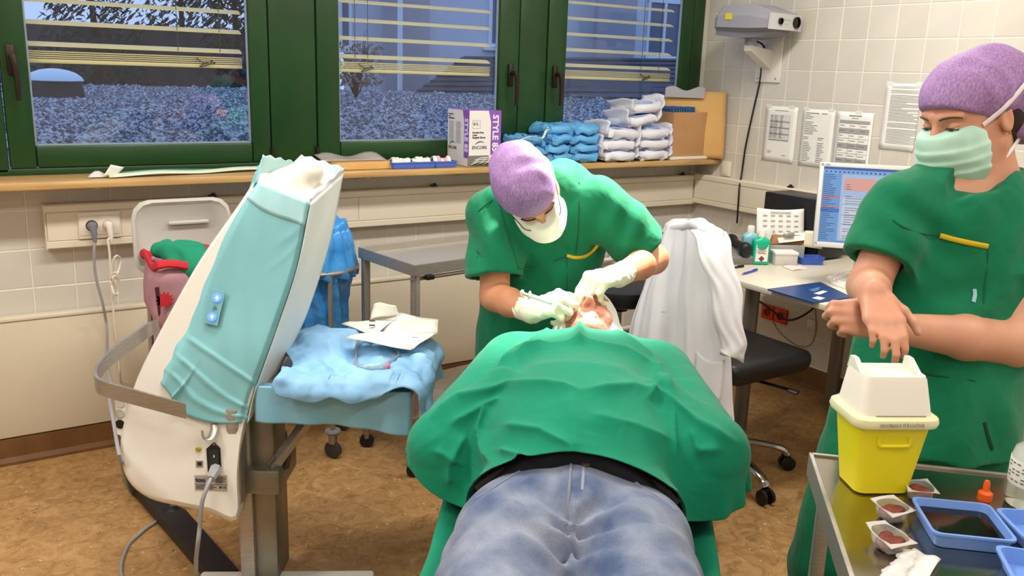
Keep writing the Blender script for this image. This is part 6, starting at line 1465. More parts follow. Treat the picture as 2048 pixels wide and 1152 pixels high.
MB().box(PJ(.030, .1585, .012), (.020, .010, .0006), RPJ).build('teal_mark', M('teal_print', srgb(60, 160, 180), .5), fp); tx = MB(); tx.box(PJ(-.010, .1585, .012), (.045, .005, .0006), RPJ); tx.box(PJ(.002, .1585, -.008), (.022, .006, .0006), RPJ); o_ = tx.build('worn_print', M('worn_grey_print', srgb(164, 168, 170), .5), fp); o_['kind'] = 'stuff'
MB().box(PJ(.127, -.10, .018), (.003, .04, .03), RPJ @ Matrix.Rotation(PI/2, 3, 'Y') if False else Matrix((V3(rt2), V3(fd), V3(up2))).transposed()).build('warning_label', M('yellow_label', srgb(214, 200, 40), .5), prj)
ARM = Matrix((V3(rt2), V3(fd), V3(up2))).transposed()
MB().lathe([(.03, 0), (.03, .04)], PJ(0, -.04, -.115), 14).build('swivel', m_pg, prj, True)
aA = PJ(0, -.04, -.125); aB = np.array([-.01, q[1], aA[2]-.02])
ab = MB(); d_ = aB-aA; n_ = np.array([-d_[1], d_[0], 0]); n_ /= np.linalg.norm(n_)
ab.prism([aA-n_*.022+UZ*.008, aB-n_*.022+UZ*.01, aB-n_*.022-UZ*.09, aA-n_*.022-UZ*.028], V3(n_*.044)); ab.prism([aA-d_*.12-n_*.022+UZ*.008, aA-n_*.022+UZ*.008, aA-n_*.022-UZ*.028, aA-d_*.12-n_*.022-UZ*.02], V3(n_*.044)); ab.build('bracket_arm', M('bracket_white', srgb(224, 220, 212), .4), prj)
for dy, dz in ((.06, -.1), (-.06, -.1), (.02, -.03), (-.0, -.03)): MB().lathe([(.0001, 0), (.005, 0), (.004, .003), (.0001, .003)], (-.012, q[1]+dy, q[2]+dz), 10, frame3((-1, 0, 0))).build('screw', m_steel, prj)
cbl = [PJ(.0, -.08, -.08), rwp(1526, 90, -.03)]+[rwp(x, y, -.012) for x, y in [(1524, 120), (1520, 160), (1508, 215), (1498, 260), (1490, 300), (1483, 350)]]+[rwp(1479, 372, -.07), rwp(1477, 400, -.075), rwp(1474, 446, -.05)]
MB().tube(smoothpath(cbl, 6), .005, 8).build('projector_cable', m_cableb, None, True, label='black cable hanging down the tiled wall from the projector', category='cable')
# ---------------------------------------------------------------- desk
DZ = .735; m_desk = M('white_laminate', srgb(226, 218, 200), .35); m_leg = M('grey_desk_leg', srgb(128, 124, 116), .4, .5)
dk = thing('desk', 'white desk standing along the tiled wall with the papers', 'desk', (-.47, -1.85, 0))
MB().box((-.475, -1.49, DZ-.0125), (.93, 1.5, .025), bev=.003).build('top', m_desk, dk, True)
for y in (-1.22, -2.15):
    MB().lathe([(.032, .02), (.032, DZ-.025)], (-.80, y, 0), 20).build('leg', m_leg, dk, True)
    MB().lathe([(.032, .02), (.032, DZ-.025)], (-.16, y, 0), 20).build('leg', m_leg, dk, True)
MB().box((-.1, -1.49, DZ-.08), (.02, 1.3, .1)).build('modesty_rail', m_leg, dk)
def D(px, py, z=DZ): return atz(px, py, z)
# bottles
def bottle(px, py, h, w, d, rz, mat, capm, labm, label, lab2=None):
    p = D(px, py); t = thing('disinfectant_bottle', label, 'bottle', p, rz)
    f = Field(); B_ = np.array(rotz(rz)); f.u(Box(p+UZ*h*.37, (w/2, d/2, h*.37), B_, .012), .01).u(Cap(p+UZ*h*.62, p+UZ*h*.76, d*.36, .014), .03); f.cut(p+UZ*.0005, -UZ); sdf_obj('body', f, .003, mat, t)
    MB().lathe([(.014, h*.76), (.0165, h*.77), (.0165, h*.97), (.013, h), (.0001, h)], p, 18).build('cap', capm, t, True)
    R_ = rotz(rz); MB().box(V3(p)+R_ @ Vector((0, -d/2-.0006, h*.36)), (w*.72, .001, h*.5), R_).build('label', labm, t)
    tx = MB(); random.seed(3)
    for i in range(7): tx.box(V3(p)+R_ @ Vector((-.006 if i % 2 else 0, -d/2-.0014, h*(.55-.035*i))), (w*.5, .0004, .0022), R_)
    if lab2: 
        s_ = .014; c = V3(p)+R_ @ Vector((0, -d/2-.0014, h*.19)); tx.prism([c+R_ @ Vector((0, 0, s_)), c+R_ @ Vector((s_, 0, 0)), c+R_ @ Vector((0, 0, -s_)), c+R_ @ Vector((-s_, 0, 0))], R_ @ Vector((0, -.0004, 0)))
    tx.build('label_print', M('label_print_'+label[:5], srgb(120, 60, 60) if lab2 else srgb(40, 70, 120), .7), t)['kind'] = 'stuff'
bottle(1496, 520, .165, .070, .05, -.55, M('pale_blue_bottle', srgb(136, 190, 206), .3), m_white, M('blue_label', srgb(60, 110, 160), .5), 'pale blue disinfectant bottle with white cap on the desk')
bottle(1518, 528, .160, .078, .052, -.55, M('green_bottle', srgb(16, 176, 136), .3), m_white, m_paper, 'bright green disinfectant bottle with white label on the desk', True)
# computer
pcx = np.array([-.30, -.93, DZ]); RPC = rotz(-.25)
pc = thing('computer', 'black computer case lying at the back of the desk', 'computer', pcx)
p0 = rwp(1585, 450, -.24)
PCc = np.array([-.20, -.965, DZ]); 
MB().box(PCc+np.array([0, 0, .148]), (.19, .34, .285), bev=.006).build('case', M('black_computer_steel', srgb(22, 22, 24), .4), pc, True)
MB().box(PCc+np.array([0, -.173, .148]), (.185, .012, .275), bev=.004).build('front_bezel', M('gloss_black', srgb(14, 14, 15), .25), pc, True)
for z in (.25, .21): MB().box(PCc+np.array([0, -.180, z]), (.15, .003, .032), bev=.001).build('drive_bay', M('dark_bay', srgb(30, 30, 32), .35), pc)
MB().lathe([(.0001, 0), (.009, 0), (.008, .003), (.0001, .003)], PCc+np.array([.05, -.179, .15]), 14, frame3((0, -1, 0))).build('power_button', m_steel, pc)
# monitor
mc = at(1740, 414, 3.60); mf_ = -FH*.93-RH*.20+UZ*.20; mf_ /= np.linalg.norm(mf_); mr = np.cross(UZ, mf_); mr /= np.linalg.norm(mr); mu = np.cross(mf_, mr); RMo = Matrix((V3(mr), V3(mu), V3(mf_))).transposed()
mon = thing('monitor', 'flat silver framed monitor showing a blue patient record screen', 'monitor', (mc[0], mc[1], DZ))
W_, H_ = .385, .31; m_bez = M('silver_bezel', srgb(206, 204, 200), .35)
MB().box(mc-mf_*.022, (W_+.03, H_+.04, .04), RMo, bev=.008).build('housing', m_bez, mon, True)
for a, b_, w, h in ((0, H_/2+.009, W_+.03, .018), (0, -H_/2-.011, W_+.03, .022), (-W_/2-.0085, 0, .017, H_+.03), (W_/2+.0085, 0, .017, H_+.03)): MB().box(V3(mc)+RMo @ Vector((a, b_, .001)), (w, h, .008), RMo, bev=.002).build('bezel', m_bez, mon, True)
def scr(name, x0, y0, x1, y1, col, lift, par, st=.55):
    m = M('screen_'+name, tuple(c*.2 for c in col), .3, emit=col, estr=st); return MB().box(V3(mc)+RMo @ Vector((-W_/2+(x0+x1)/2*W_, H_/2-(y0+y1)/2*H_, .0005+lift)), ((x1-x0)*W_, (y1-y0)*H_, .0006), RMo).build(name, m, par)
sc0 = scr('display', 0, 0, 1, 1, srgb(176, 200, 238), 0, mon)
scr('title_strip', 0, 0, 1, .03, srgb(60, 104, 190), .0006, sc0); scr('toolbar', 0, .03, 1, .085, srgb(130, 176, 236), .0006, sc0); scr('side_menu', 0, .085, .19, 1, srgb(118, 168, 226), .0006, sc0); scr('record_header', .22, .14, 1, .30, srgb(232, 172, 164), .0006, sc0)
for i, (a, b_) in enumerate([(.40, .48), (.50, .62), (.64, .74), (.76, .95)]): scr('record_block', .22, a, 1, b_, srgb(206, 214, 246) if i % 2 else srgb(214, 222, 236), .0006, sc0)
scr('menu_highlight', 0, .39, .19, .41, srgb(220, 130, 120), .0012, sc0); scr('menu_highlight', 0, .52, .19, .535, srgb(220, 130, 120), .0012, sc0); scr('menu_selected', 0, .55, .19, .60, srgb(70, 130, 210), .0012, sc0); scr('task_bar', .0, .97, 1, 1, srgb(120, 160, 220), .0012, sc0)
tx = MB(); random.seed(12)
for i in range(34):
    y = .1+i*.026; x = .01; w = random.uniform(.06, .15); tx.box(V3(mc)+RMo @ Vector((-W_/2+(x+w/2)*W_, H_/2-y*H_, .002)), (w*W_, .0022, .0003), RMo)
for i in range(26):
    y = .16+i*.031; x = .24; w = random.uniform(.04, .4) if i > 7 else random.uniform(.03, .08)
    if .3 < y < .36 or random.random() < .3: continue
    tx.box(V3(mc)+RMo @ Vector((-W_/2+(x+w/2)*W_, H_/2-y*H_, .002)), (w*W_, .0018, .0003), RMo)
for i in range(14): tx.box(V3(mc)+RMo @ Vector((-W_/2+(.03+i*.045)*W_, H_/2-.06*H_, .002)), (.006, .006, .0003), RMo)
tx.build('screen_text', M('screen_ink', srgb(40, 60, 110), .5), sc0)['kind'] = 'stuff'
tx = MB(); put_text(tx, 'NEC', .010, V3(mc)+RMo @ Vector((-W_/2+.004, H_/2+.005, .0055)), RMo); tx.build('brand_lettering', M('grey_ink', srgb(90, 90, 96), .5), mon)
MB().tube([mc-mf_*.05-UZ*.05, np.array([mc[0], mc[1], DZ+.02])-mf_*.06], .026, 12).build('stand_post', m_white, mon, True); bp_ = np.array([mc[0], mc[1], DZ])-mf_*np.array([1, 1, 0])*.03
MB().lathe([(.0001, .0), (.115, .0), (.115, .008), (.09, .016), (.03, .022), (.0001, .022)], bp_+UZ*.001, 28).build('stand_foot', m_white, mon, True)
MB().tube(smoothpath([mc-mf_*.045-UZ*.14-mr*.02, mc-mf_*.06-UZ*.19, mc-mf_*.08-UZ*.24+mr*.03, mc-mf_*.12-UZ*.28+mr*.06], 5), .004, 6).build('cable', m_cableb, mon, True)
# file tray with papers
ft = D(1562, 522); fb = thing('file_box', 'grey desk box holding papers and a brown clip folder', 'box', ft, -.5); RF_ = rotz(-.5)
def FB(x, y, z): return V3(ft)+RF_ @ Vector((x, y, z))
m_gbox = M('grey_box_plastic', srgb(172, 172, 168), .4)
MB().box(FB(0, .06, .004), (.20, .16, .008), RF_).build('base', m_gbox, fb)
for c, d in (((0, -.018, .04), (.20, .005, .08)), ((0, .138, .04), (.20, .005, .08)), ((-.0975, .06, .04), (.005, .16, .08)), ((.0975, .06, .04), (.005, .16, .08))): MB().box(FB(*c), d, RF_, bev=.001).build('side', m_gbox, fb)
cl_ = MB().box(FB(.0, .03, .095), (.235, .02, .05), RF_ @ Matrix.Rotation(-.5, 3, 'X'), bev=.003).build('clip_folder', M('brown_clipboard', srgb(166, 120, 76), .6), fb, True); MB().box(FB(.03, .012, .125), (.05, .016, .02), RF_ @ Matrix.Rotation(-.5, 3, 'X'), bev=.004).build('clip', m_steel, cl_, True)
for i in range(7): MB().box(FB(-.09+.004*i, .06, .075+.004*i), (.003, .12, .11), RF_ @ Matrix.Rotation(.25, 3, 'Y')).build('index_card', m_paper, fb)
pp = MB(); Rp = RF_ @ Matrix.Rotation(-.35, 3, 'X')
solid(MB().grid(lambda u_, v_: FB(-.115+.23*u_, .035+.04*v_, .075+.165*v_-.008*math.sin(PI*u_)), 10, 10).build('leaning_paper', m_paper, fb, 'all'), .0006)
tx = MB()
for r in range(4):
    for c in range(5): tx.box(FB(-.075+.038*c, .0463+.0058*(3-r), .135+.024*(3-r)), (.02, .0015, .004), Rp)
tx.box(FB(0, .0665, .222), (.10, .0012, .004), Rp); tx.build('paper_print', m_inkl, fb)['kind'] = 'stuff'
solid(MB().grid(lambda u_, v_: FB(-.02+.15*u_, .0+.06*v_, .085+.05*v_+.02*u_*(1-v_)), 8, 8).build('loose_sheet', m_paper, fb, 'all'), .0006)
# smaller desk things
def deskbox(px, py, size, rz, name, label, cat, mat, z=0): 
    p = D(px, py); return p, rotz(rz)
p = D(1566, 528); R_ = rotz(-.5); wb_ = thing('note_box', 'small white cardboard box with a lid on the desk', 'box', p, -.5)
MB().box(V3(p)+Vector((0, 0, .026)), (.105, .075, .052), R_, bev=.003).build('body', M('grey_card', srgb(204, 202, 196), .6), wb_, True); MB().box(V3(p)+Vector((0, 0, .056)), (.11, .08, .014), R_, bev=.003).build('lid', m_paper, wb_, True)
def blue_tray(p, rz, sx, sy, h, label, fill=None, mat=None, par=None):
    t = thing('blue_tray', label, 'tray', p, rz); R_ = rotz(rz); mat = mat or M('blue_tray_plastic', srgb(96, 140, 214), .35)
    def rr(w, d, z, c=.012):
        o = []
        for sx_, sy_, a0 in ((1, 1, 0), (-1, 1, 90), (-1, -1, 180), (1, -1, 270)):
            for a in (0, 30, 60, 90): o.append(V3(p)+R_ @ Vector((sx_*(w-c)+c*math.cos(math.radians(a0+a)), sy_*(d-c)+c*math.sin(math.radians(a0+a)), z)))
        return o
    X_, Y_ = sx/2, sy/2; k = .86
    MB().loft([rr(X_*k, Y_*k, 0), rr(X_*.95, Y_*.95, h*.8), rr(X_*.95, Y_*.95, h*.86), rr(X_, Y_, h*.86), rr(X_, Y_, h), rr(X_*.93, Y_*.92, h), rr(X_*.83, Y_*.82, .003)]).build('shell', mat, t, 35)
    if fill: MB().loft([rr(X_*.84, Y_*.83, .0032), rr(X_*.875, Y_*.87, h*fill[1])]).build('contents', fill[0], t, 35)
    return t
blue_tray(D(1618, 527), -.5, .12, .085, .035, 'small blue plastic tray on the desk beside the white box', mat=M('mid_blue_plastic', srgb(62, 100, 190), .4))
solid(MB().grid(lambda u_, v_: D(1562, 533)*(1-u_)*(1-v_)+D(1600, 529)*u_*(1-v_)+D(1620, 537)*u_*v_+D(1585, 542)*(1-u_)*v_+UZ*(.002+.002*math.sin(6*u_)), 6, 6).build('note_sheet', M('pink_edged_paper', srgb(230, 214, 208), .8), None, 'all', label='small paper sheet with a pinkish edge lying on the desk', category='paper'), .001)
def pen(p0, p1, mat, label):
    a, b_ = D(*p0)+UZ*.006, D(*p1)+UZ*.006; t = thing('pen', label, 'pen', a); n = (b_-a)/np.linalg.norm(b_-a)
    MB().tube([a, b_], .0045, 8).build('barrel', mat, t, True); MB().tube([b_, b_+n*.012], [.004, .001], 8).build('tip', m_steel, t, True); MB().tube([a+UZ*.005, a+n*.04+UZ*.006], .0015, 6).build('clip', mat, t, True)
pen((1487, 535), (1462, 538), m_black, 'black pen lying on the desk near the white coat'); pen((1514, 542), (1486, 550), M('blue_pen', srgb(40, 70, 190), .35), 'blue pen lying on the desk beside the bottles')
fo_ = [D(1535, 581), D(1640, 567), D(1703, 597), D(1625, 608)]
fd_ = thing('folder', 'dark blue glossy folder lying at the front edge of the desk', 'folder', sum(fo_)/4)
MB().prism([p+UZ*.001 for p in fo_], (0, 0, .006)).build('cover', M('blue_folder', srgb(24, 66, 122), .28), fd_)
def FP(u_, v_, z=.0078): return (fo_[0]*(1-u_)+fo_[1]*u_)*(1-v_)+(fo_[3]*(1-u_)+fo_[2]*u_)*v_+UZ*z
MB().prism([FP(.45, .58), FP(.72, .50), FP(.76, .58), FP(.50, .68)], (0, 0, .0006)).build('name_sticker', m_paper, fd_); MB().prism([FP(.20, .80), FP(.38, .76), FP(.42, .90), FP(.24, .95)], (0, 0, .0006)).build('name_sticker', m_paper, fd_)
tx = MB()
for i in range(3): tx.prism([FP(.52, .36+.055*i), FP(.80-.05*i, .30+.05*i), FP(.80-.05*i, .318+.05*i), FP(.52, .38+.055*i)], (0, 0, .0004))
tx.build('cover_print', M('pale_blue_print', srgb(120, 160, 200), .5), fd_)['kind'] = 'stuff'
kb = [D(1652, 560), D(1700, 545), D(1745, 570), D(1700, 582)]; kbd = thing('keyboard', 'pale keyboard beside the blue folder below the monitor', 'keyboard', sum(kb)/4)
MB().prism([p+UZ*.001 for p in kb], (0, 0, .014)).build('case', m_white, kbd)
key = MB(); 
for i in range(9):
    for j in range(5):
        c = (kb[0]*(1-(i+.5)/9)+kb[1]*(i+.5)/9)*(1-(j+.5)/5)+(kb[3]*(1-(i+.5)/9)+kb[2]*(i+.5)/9)*((j+.5)/5); key.box(c+UZ*.018, (.014, .014, .006), rotz(.4), taper=.8)
key.build('keys', m_paper, kbd)['kind'] = 'stuff'
# telephone
tp_ = D(1462, 522); ph = thing('telephone', 'dark desk telephone partly hidden by the white coat', 'telephone', tp_, -.4); RP_ = rotz(-.4)
MB().box(V3(tp_)+Vector((0, 0, .03)), (.15, .18, .05), RP_ @ Matrix.Rotation(.2, 3, 'X'), bev=.012).build('base', M('phone_grey', srgb(120, 118, 116), .5), ph, True)
hs = Field(); hs.u(Cap(V3(tp_)+RP_ @ Vector((.03, .08, .085)), V3(tp_)+RP_ @ Vector((.03, -.07, .075)), .018), .02).u(Cap(V3(tp_)+RP_ @ Vector((.03, .08, .085)), V3(tp_)+RP_ @ Vector((.03, .08, .06)), .028), .02).u(Cap(V3(tp_)+RP_ @ Vector((.03, -.075, .078)), V3(tp_)+RP_ @ Vector((.03, -.075, .055)), .026), .02); sdf_obj('handset', hs, .005, m_black, ph)
# sticky note on the box edge by the monitor
q0, q1, q2, q3 = at(1611, 461, 3.72), at(1647, 463, 3.70), at(1645, 499, 3.69), at(1608, 494, 3.71)
nt_ = MB().grid(lambda u_, v_: (q0*(1-u_)+q1*u_)*(1-v_)+(q3*(1-u_)+q2*u_)*v_+FH*.01*v_*v_, 6, 6).build('sticky_note', M('cream_note', srgb(226, 218, 192), .8), None, 'all', label='cream note stuck to the lower left corner of the monitor', category='note'); solid(nt_, .0006)
# under the desk: red sockets and cables
rs = rwp(1547, 628, -.012); rsk = thing('red_socket', 'red double wall socket below the desk', 'socket', (-.001, rs[1], rs[2]-.04))
for dy in (.045, -.045):
    MB().box((-.006, rs[1]+dy, rs[2]), (.012, .082, .082), bev=.003).build('plate', M('socket_red', srgb(214, 60, 30), .45), rsk, True); MB().lathe([(.021, 0), (.021, .004), (.018, .004), (.018, .001), (.0001, .001)], (-.012, rs[1]+dy, rs[2]), 20, frame3((-1, 0, 0))).build('well', M('socket_red_dark', srgb(110, 24, 14), .5), rsk, True)
for pts, r, lab, mt in (([(1498, 590), (1530, 610), (1575, 640), (1620, 622), (1645, 590)], .006, 'black cable looping below the desk', m_cableb), ([(1545, 640), (1560, 665), (1592, 690), (1620, 690), (1632, 660), (1630, 610)], .004, 'thin beige cable hanging in a loop below the desk', M('beige_cable', srgb(150, 138, 116), .5))):
    MB().tube(smoothpath([rwp(x, y, -.06) for x, y in pts], 7), r, 8).build('cable', mt, None, True, label=lab, category='cable')
q = rwp(1624, 648, -.006); MB().box((-.008, q[1], q[2]), (.014, .05, .05), bev=.004).build('data_socket', m_white, None, True, label='small white wall socket below the desk', category='socket')
# grey cabinet at the right edge behind the assistant
cx_ = at(2085, 800, 2.60); cab = thing('side_cabinet', 'grey cabinet with white top behind the assistant at the right edge', 'cabinet', (cx_[0], cx_[1], 0))
MB().box((cx_[0], cx_[1], .36), (.5, .45, .72), rotz(-.58), bev=.006).build('body', M('cabinet_grey', srgb(150, 150, 148), .5), cab, True); MB().box((cx_[0], cx_[1], .735), (.54, .49, .03), rotz(-.58), bev=.004).build('top', m_white, cab, True)
for z in (.2, .5): MB().box(V3((cx_[0], cx_[1], z))+rotz(-.58) @ Vector((0, -.23, 0)), (.44, .015, .24), rotz(-.58), bev=.004).build('drawer', M('cabinet_grey', srgb(150, 150, 148), .5), cab, True)
# ---------------------------------------------------------------- things on the window sill
SZ = 1.1205
def SL(px, py): return atz(px, py, SZ)
# glove box
gx0, gx1, gy0, gy1, gh = -1.655, -1.482, -.195, .012, .26
gb = thing('glove_box', 'white and purple surgical glove box with bold lettering on the sill', 'box', ((gx0+gx1)/2, (gy0+gy1)/2, SZ))
m_card = M('white_carton', srgb(228, 224, 220), .5); m_purple = M('purple_print', srgb(136, 84, 180), .5); m_dkp = M('carton_black_print', srgb(50, 48, 54), .6)
z0 = SZ+.001
MB().box(((gx0+gx1)/2, (gy0+gy1)/2, z0+gh/2), (gx1-gx0, gy1-gy0, gh), bev=.0015).build('carton', m_card, gb)
MB().box(((gx0+gx1)/2, (gy0+gy1)/2, z0+gh+.0006), (gx1-gx0-.001, gy1-gy0-.001, .001)).build('purple_top', m_purple, gb)
RFn = Matrix((Vector((1, 0, 0)), Vector((0, 0, 1)), Vector((0, -1, 0)))).transposed(); RSd = Matrix((Vector((0, -1, 0)), Vector((0, 0, 1)), Vector((-1, 0, 0)))).transposed()
def front(x, z, l=.0006): return Vector((gx0+x, gy0-l, z0+z))
def left(x, z, l=.0006): return Vector((gx0-l, gy1-x, z0+z))
w = gx1-gx0; d = gy1-gy0
MB().prism([front(w*.60, gh), front(w, gh), front(w, .055), front(w*.68, .055), front(w*.68, gh*.80)], (0, -.0004, 0)).build('purple_band', m_purple, gb)
MB().prism([left(d*.70, gh), left(d, gh), left(d, .04), left(d*.78, .04), left(d*.78, gh*.80)][::-1], (-.0004, 0, 0)).build('purple_band', m_purple, gb)
tx = MB(); RV = RFn @ Matrix.Rotation(-PI/2, 3, 'Z'); put_text(tx, 'STYLE 85', .044, front(w*.74, gh*.93, .0014), RV, bold=.0012)
RV2 = RSd @ Matrix.Rotation(-PI/2, 3, 'Z'); put_text(tx, 'STYLE 85', .040, left(d*.82, gh*.86, .0014), RV2, bold=.0012); tx.build('style_lettering', M('white_print', srgb(236, 232, 240), .5), gb)
tx = MB(); put_text(tx, '6½', .022, front(w*.12, gh*.74, .0012), RFn)
for i, s_ in enumerate(('Powder-Free', 'Latex', 'Surgical Gloves')): put_text(tx, s_, .0115, front(w*.10, gh*.60-.0115*i, .0012), RFn, bold=.0003)
put_text(tx, 'ENCORE', .021, front(w*.09, gh*.32, .0012), RFn); put_text(tx, 'ENCORE', .021, left(d*.05, gh*.28, .0012), RSd)
for i, s_ in enumerate(('Powder-Free', 'Latex', 'Surgical Gloves')): put_text(tx, s_, .009, left(d*.05, gh*.90-.0095*i, .0012), RSd, bold=.0003)
for F_, x0, y0 in ((front, w*.18, gh*.40), (left, d*.12, gh*.36)):
    pts = [F_(x0+.05*t, y0+.014*math.sin(PI*t*.8), .0012) for t in np.linspace(0, 1, 10)]; tx.tube(pts, [.0006+.0016*math.sin(PI*i/9) for i in range(10)], 6)
tx.build('black_lettering', m_dkp, gb)
tx = MB(); random.seed(2)
for cx in (.05, .38):
    for i in range(22): tx.box(left(d*(cx+.13), gh*(.78-.018*i), .0009), (.0004, d*random.uniform(.18, .26), .0018))
tx.build('small_print', m_inkl, gb)['kind'] = 'stuff'
sq = MB()
for a, b_, ww, hh in ((.1, .69, .001, .036), (.34, .69, .001, .036)): sq.box(front(w*a, gh*(b_+.07), .001), (ww, .0004, hh))
for z in (.69, .83): sq.box(front(w*.22, gh*z, .001), (w*.24, .0004, .001))
sq.build('size_box', m_inkl, gb)
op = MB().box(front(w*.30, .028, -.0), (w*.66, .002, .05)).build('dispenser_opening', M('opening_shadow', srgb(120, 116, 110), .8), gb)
random.seed(5)
for i in range(8): 
    a = front(w*(.06+.06*i), .012+.01*(i % 3), .006); MB().tube(smoothpath([a, a+Vector((.03, -.012, .012)), a+Vector((.06, -.004, .004+.01*random.random()))], 4), .005, 6, flat=.5).build('glove_cuff', M('glove_paper', srgb(216, 214, 206), .7), gb, True)
# pillowy packs
def pillow(c, size, rz, mat, seed, parent=None, name='pack', tilt=0.0, n=14, amp=.0085, p=4.0, **props):
    R_ = rotz(rz) @ Matrix.Rotation(tilt, 3, 'Y'); mb = MB(); rng = random.Random(seed); ph = [rng.uniform(0, 6) for _ in range(6)]; vs = []
    N1, N2 = 28, 14
    for i in range(N2+1):
        a = -PI/2+PI*i/N2
        for j in range(N1):
            b_ = 2*PI*j/N1; sg = lambda v, e: math.copysign(abs(v)**e, v)
            x = sg(math.cos(a), .35)*sg(math.cos(b_), .35); y = sg(math.cos(a), .35)*sg(math.sin(b_), .35); z = sg(math.sin(a), .6)
            w_ = amp*(math.sin(9*x+ph[0]+3*y)+.8*math.sin(13*y+ph[1]-4*x)+.7*math.sin(21*x*y+ph[2])+abs(math.sin(7*x+5*y+ph[3]))*1.2-.8)
            k = 1+.0; zz = z*size[2]/2*(1-.25*(abs(x)**3+abs(y)**3)/2)+w_*(.6 if abs(z) > .3 else .3)
            vs.append(V3(c)+R_ @ Vector((x*size[0]/2+w_*.7*(1 if j % 2 else -.3), y*size[1]/2+w_*.5, zz+size[2]/2)))
    fs = [(i*N1+j, i*N1+(j+1) % N1, (i+1)*N1+(j+1) % N1, (i+1)*N1+j) for i in range(N2) for j in range(N1)]
    mb.add(vs, fs); o = mb.build(name, mat, parent, 35, **props); return o
m_bpack = M('blue_wrap', srgb(104, 176, 226), .55, col2=srgb(88, 160, 214), nscale=9, bump=(25, .5), bdist=.004); m_wpack = M('white_wrap', srgb(226, 226, 232), .7, col2=srgb(214, 214, 226), nscale=8, bump=(25, .4), bdist=.003)
ordn = ['lowest', 'second lowest', 'third', 'topmost']
def stack(px, rows, size, rz, sd, where, dx=0., y=-.075, names=ordn):
    for i in range(rows):
        x = SL(px, 322)[0]; rng = random.Random(sd+i)
        pillow((x+rng.uniform(-.008, .008)+dx*i, y+rng.uniform(-.008, .008), SZ+.001+i*size[2]*.94), (size[0]*rng.uniform(.96, 1.04), size[1], size[2]), rz+rng.uniform(-.08, .08), m_bpack, sd+i, None, 'wrapped_pack', label='%s blue wrapped pack in the %s' % (names[i], where), category='pack', group='blue wrapped packs on the sill')
stack(1152, 4, (.165, .21, .050), .05, 10, 'blue stack nearest the white packs'); stack(1090, 4, (.165, .21, .050), -.05, 20, 'middle blue stack on the sill', y=-.07)
stack(1032, 3, (.135, .20, .046), .05, 30, 'blue stack beside the glove box', y=-.06, names=['lowest', 'middle', 'topmost'])
MB().tube(smoothpath([(-1.36, -.17, SZ+.12), (-1.30, -.19, SZ+.14), (-1.24, -.19, SZ+.13), (-1.21, -.18, SZ+.165), (-1.19, -.175, SZ+.17)], 6), .008, 8, flat=.25).build('paper_band', m_paper, None, True, label='white paper band curling off the blue packs', category='band')
# white packs
def white_pack(px, y, z, rz, tilt, seed, label, s=1.0, big=True):
    x = SL(px, 322)[0]; t = thing('white_pack', label, 'pack', (x, y, z), group='white wrapped packs on the sill'); sz = (.225*s, .22, .060*s)
    pillow((x, y, z), sz, rz, m_wpack, seed, t, 'wrap', tilt, amp=.0065); R_ = rotz(rz) @ Matrix.Rotation(tilt, 3, 'Y'); c = Vector((x, y, z+sz[2]/2)); rng = random.Random(seed)
    MB().box(c+R_ @ Vector((-.015, -.03, sz[2]*.50)), (.11*s, .12, .006), R_, bev=.002).build('blue_window', M('blue_window_film', srgb(150, 180, 232), .3), t, True)
    for sg in (-1, 1):
        L0 = rng.uniform(.05, .085); L1 = rng.uniform(.015, .05)
        def fl(u_, v_): return c+R_ @ Vector((sg*(sz[0]*.46+L1*v_+.012*math.sin(5*v_+4*u_)), -.10+.19*u_, -.01+L0*v_+.008*math.sin(5*u_)*v_))
        solid(MB().grid(fl, 8, 6).build('end_flap', m_wpack, t, 'all'), .0012)
zz = SZ+.001
for i, (px, y, dz, rz, tl) in enumerate([(1225, -.10, 0, .03, 0), (1222, -.10, .057, -.03, 0), (1228, -.10, .114, .04, .05), (1312, -.085, 0, .02, 0), (1312, -.085, .057, -.02, 0), (1310, -.085, .114, .02, -.05), (1278, -.09, .185, .03, -.12), (1288, -.085, .25, .05, -.10)]):
    nm = ['lowest white pack of the left white pile', 'middle white pack of the left white pile', 'upper white pack of the left white pile', 'lowest white pack beside the cardboard box', 'middle white pack beside the cardboard box', 'upper white pack beside the cardboard box', 'white pack tilted on the white pile, second from the top', 'topmost white pack of the whole white pile'][i]
    white_pack(px, y, zz+dz, rz, tl, 40+i, nm, .98 if i < 6 else .92)
# cardboard box with blue packets
cbx = thing('cardboard_box', 'open brown cardboard box standing on the sill in the corner', 'box', (-.20, -.09, SZ)); m_kraft = M('corrugated_card', srgb(186, 142, 96), .8, col2=srgb(176, 132, 86), nscale=5); x0, x1, y0, y1, hh = -.355, -.085, -.165, .01, .24
MB().box(((x0+x1)/2-.0, -.08, SZ+.009), (.30, .2, .016), bev=.002).build('white_tray', m_white, cbx)
for c, s_ in ((((x0+x1)/2, y0, SZ+.017+hh/2), (x1-x0, .004, hh)), (((x0+x1)/2, y1, SZ+.017+hh/2), (x1-x0, .004, hh)), ((x0, (y0+y1)/2, SZ+.017+hh/2), (.004, y1-y0, hh)), ((x1, (y0+y1)/2, SZ+.017+hh/2), (.004, y1-y0, hh)), (((x0+x1)/2, (y0+y1)/2, SZ+.02), (x1-x0, y1-y0, .004))): MB().box(c, s_).build('panel', m_kraft, cbx)
m_packet = M('dark_blue_packet', srgb(52, 96, 146), .4)
for i in range(9):
    MB().box((x0+.03+i*.018, -.07, SZ+.16+.004*(i % 3)), (.010, .15, .235), Matrix.Rotation(-.12+.01*i, 3, 'Y'), bev=.002).build('blue_packet', m_packet, None, label='dark blue flat packet in the cardboard box, %s from the left' % ['first', 'second', 'third', 'fourth', 'fifth', 'sixth', 'seventh', 'eighth', 'ninth'][i], category='packet', group='blue packets in the cardboard box')
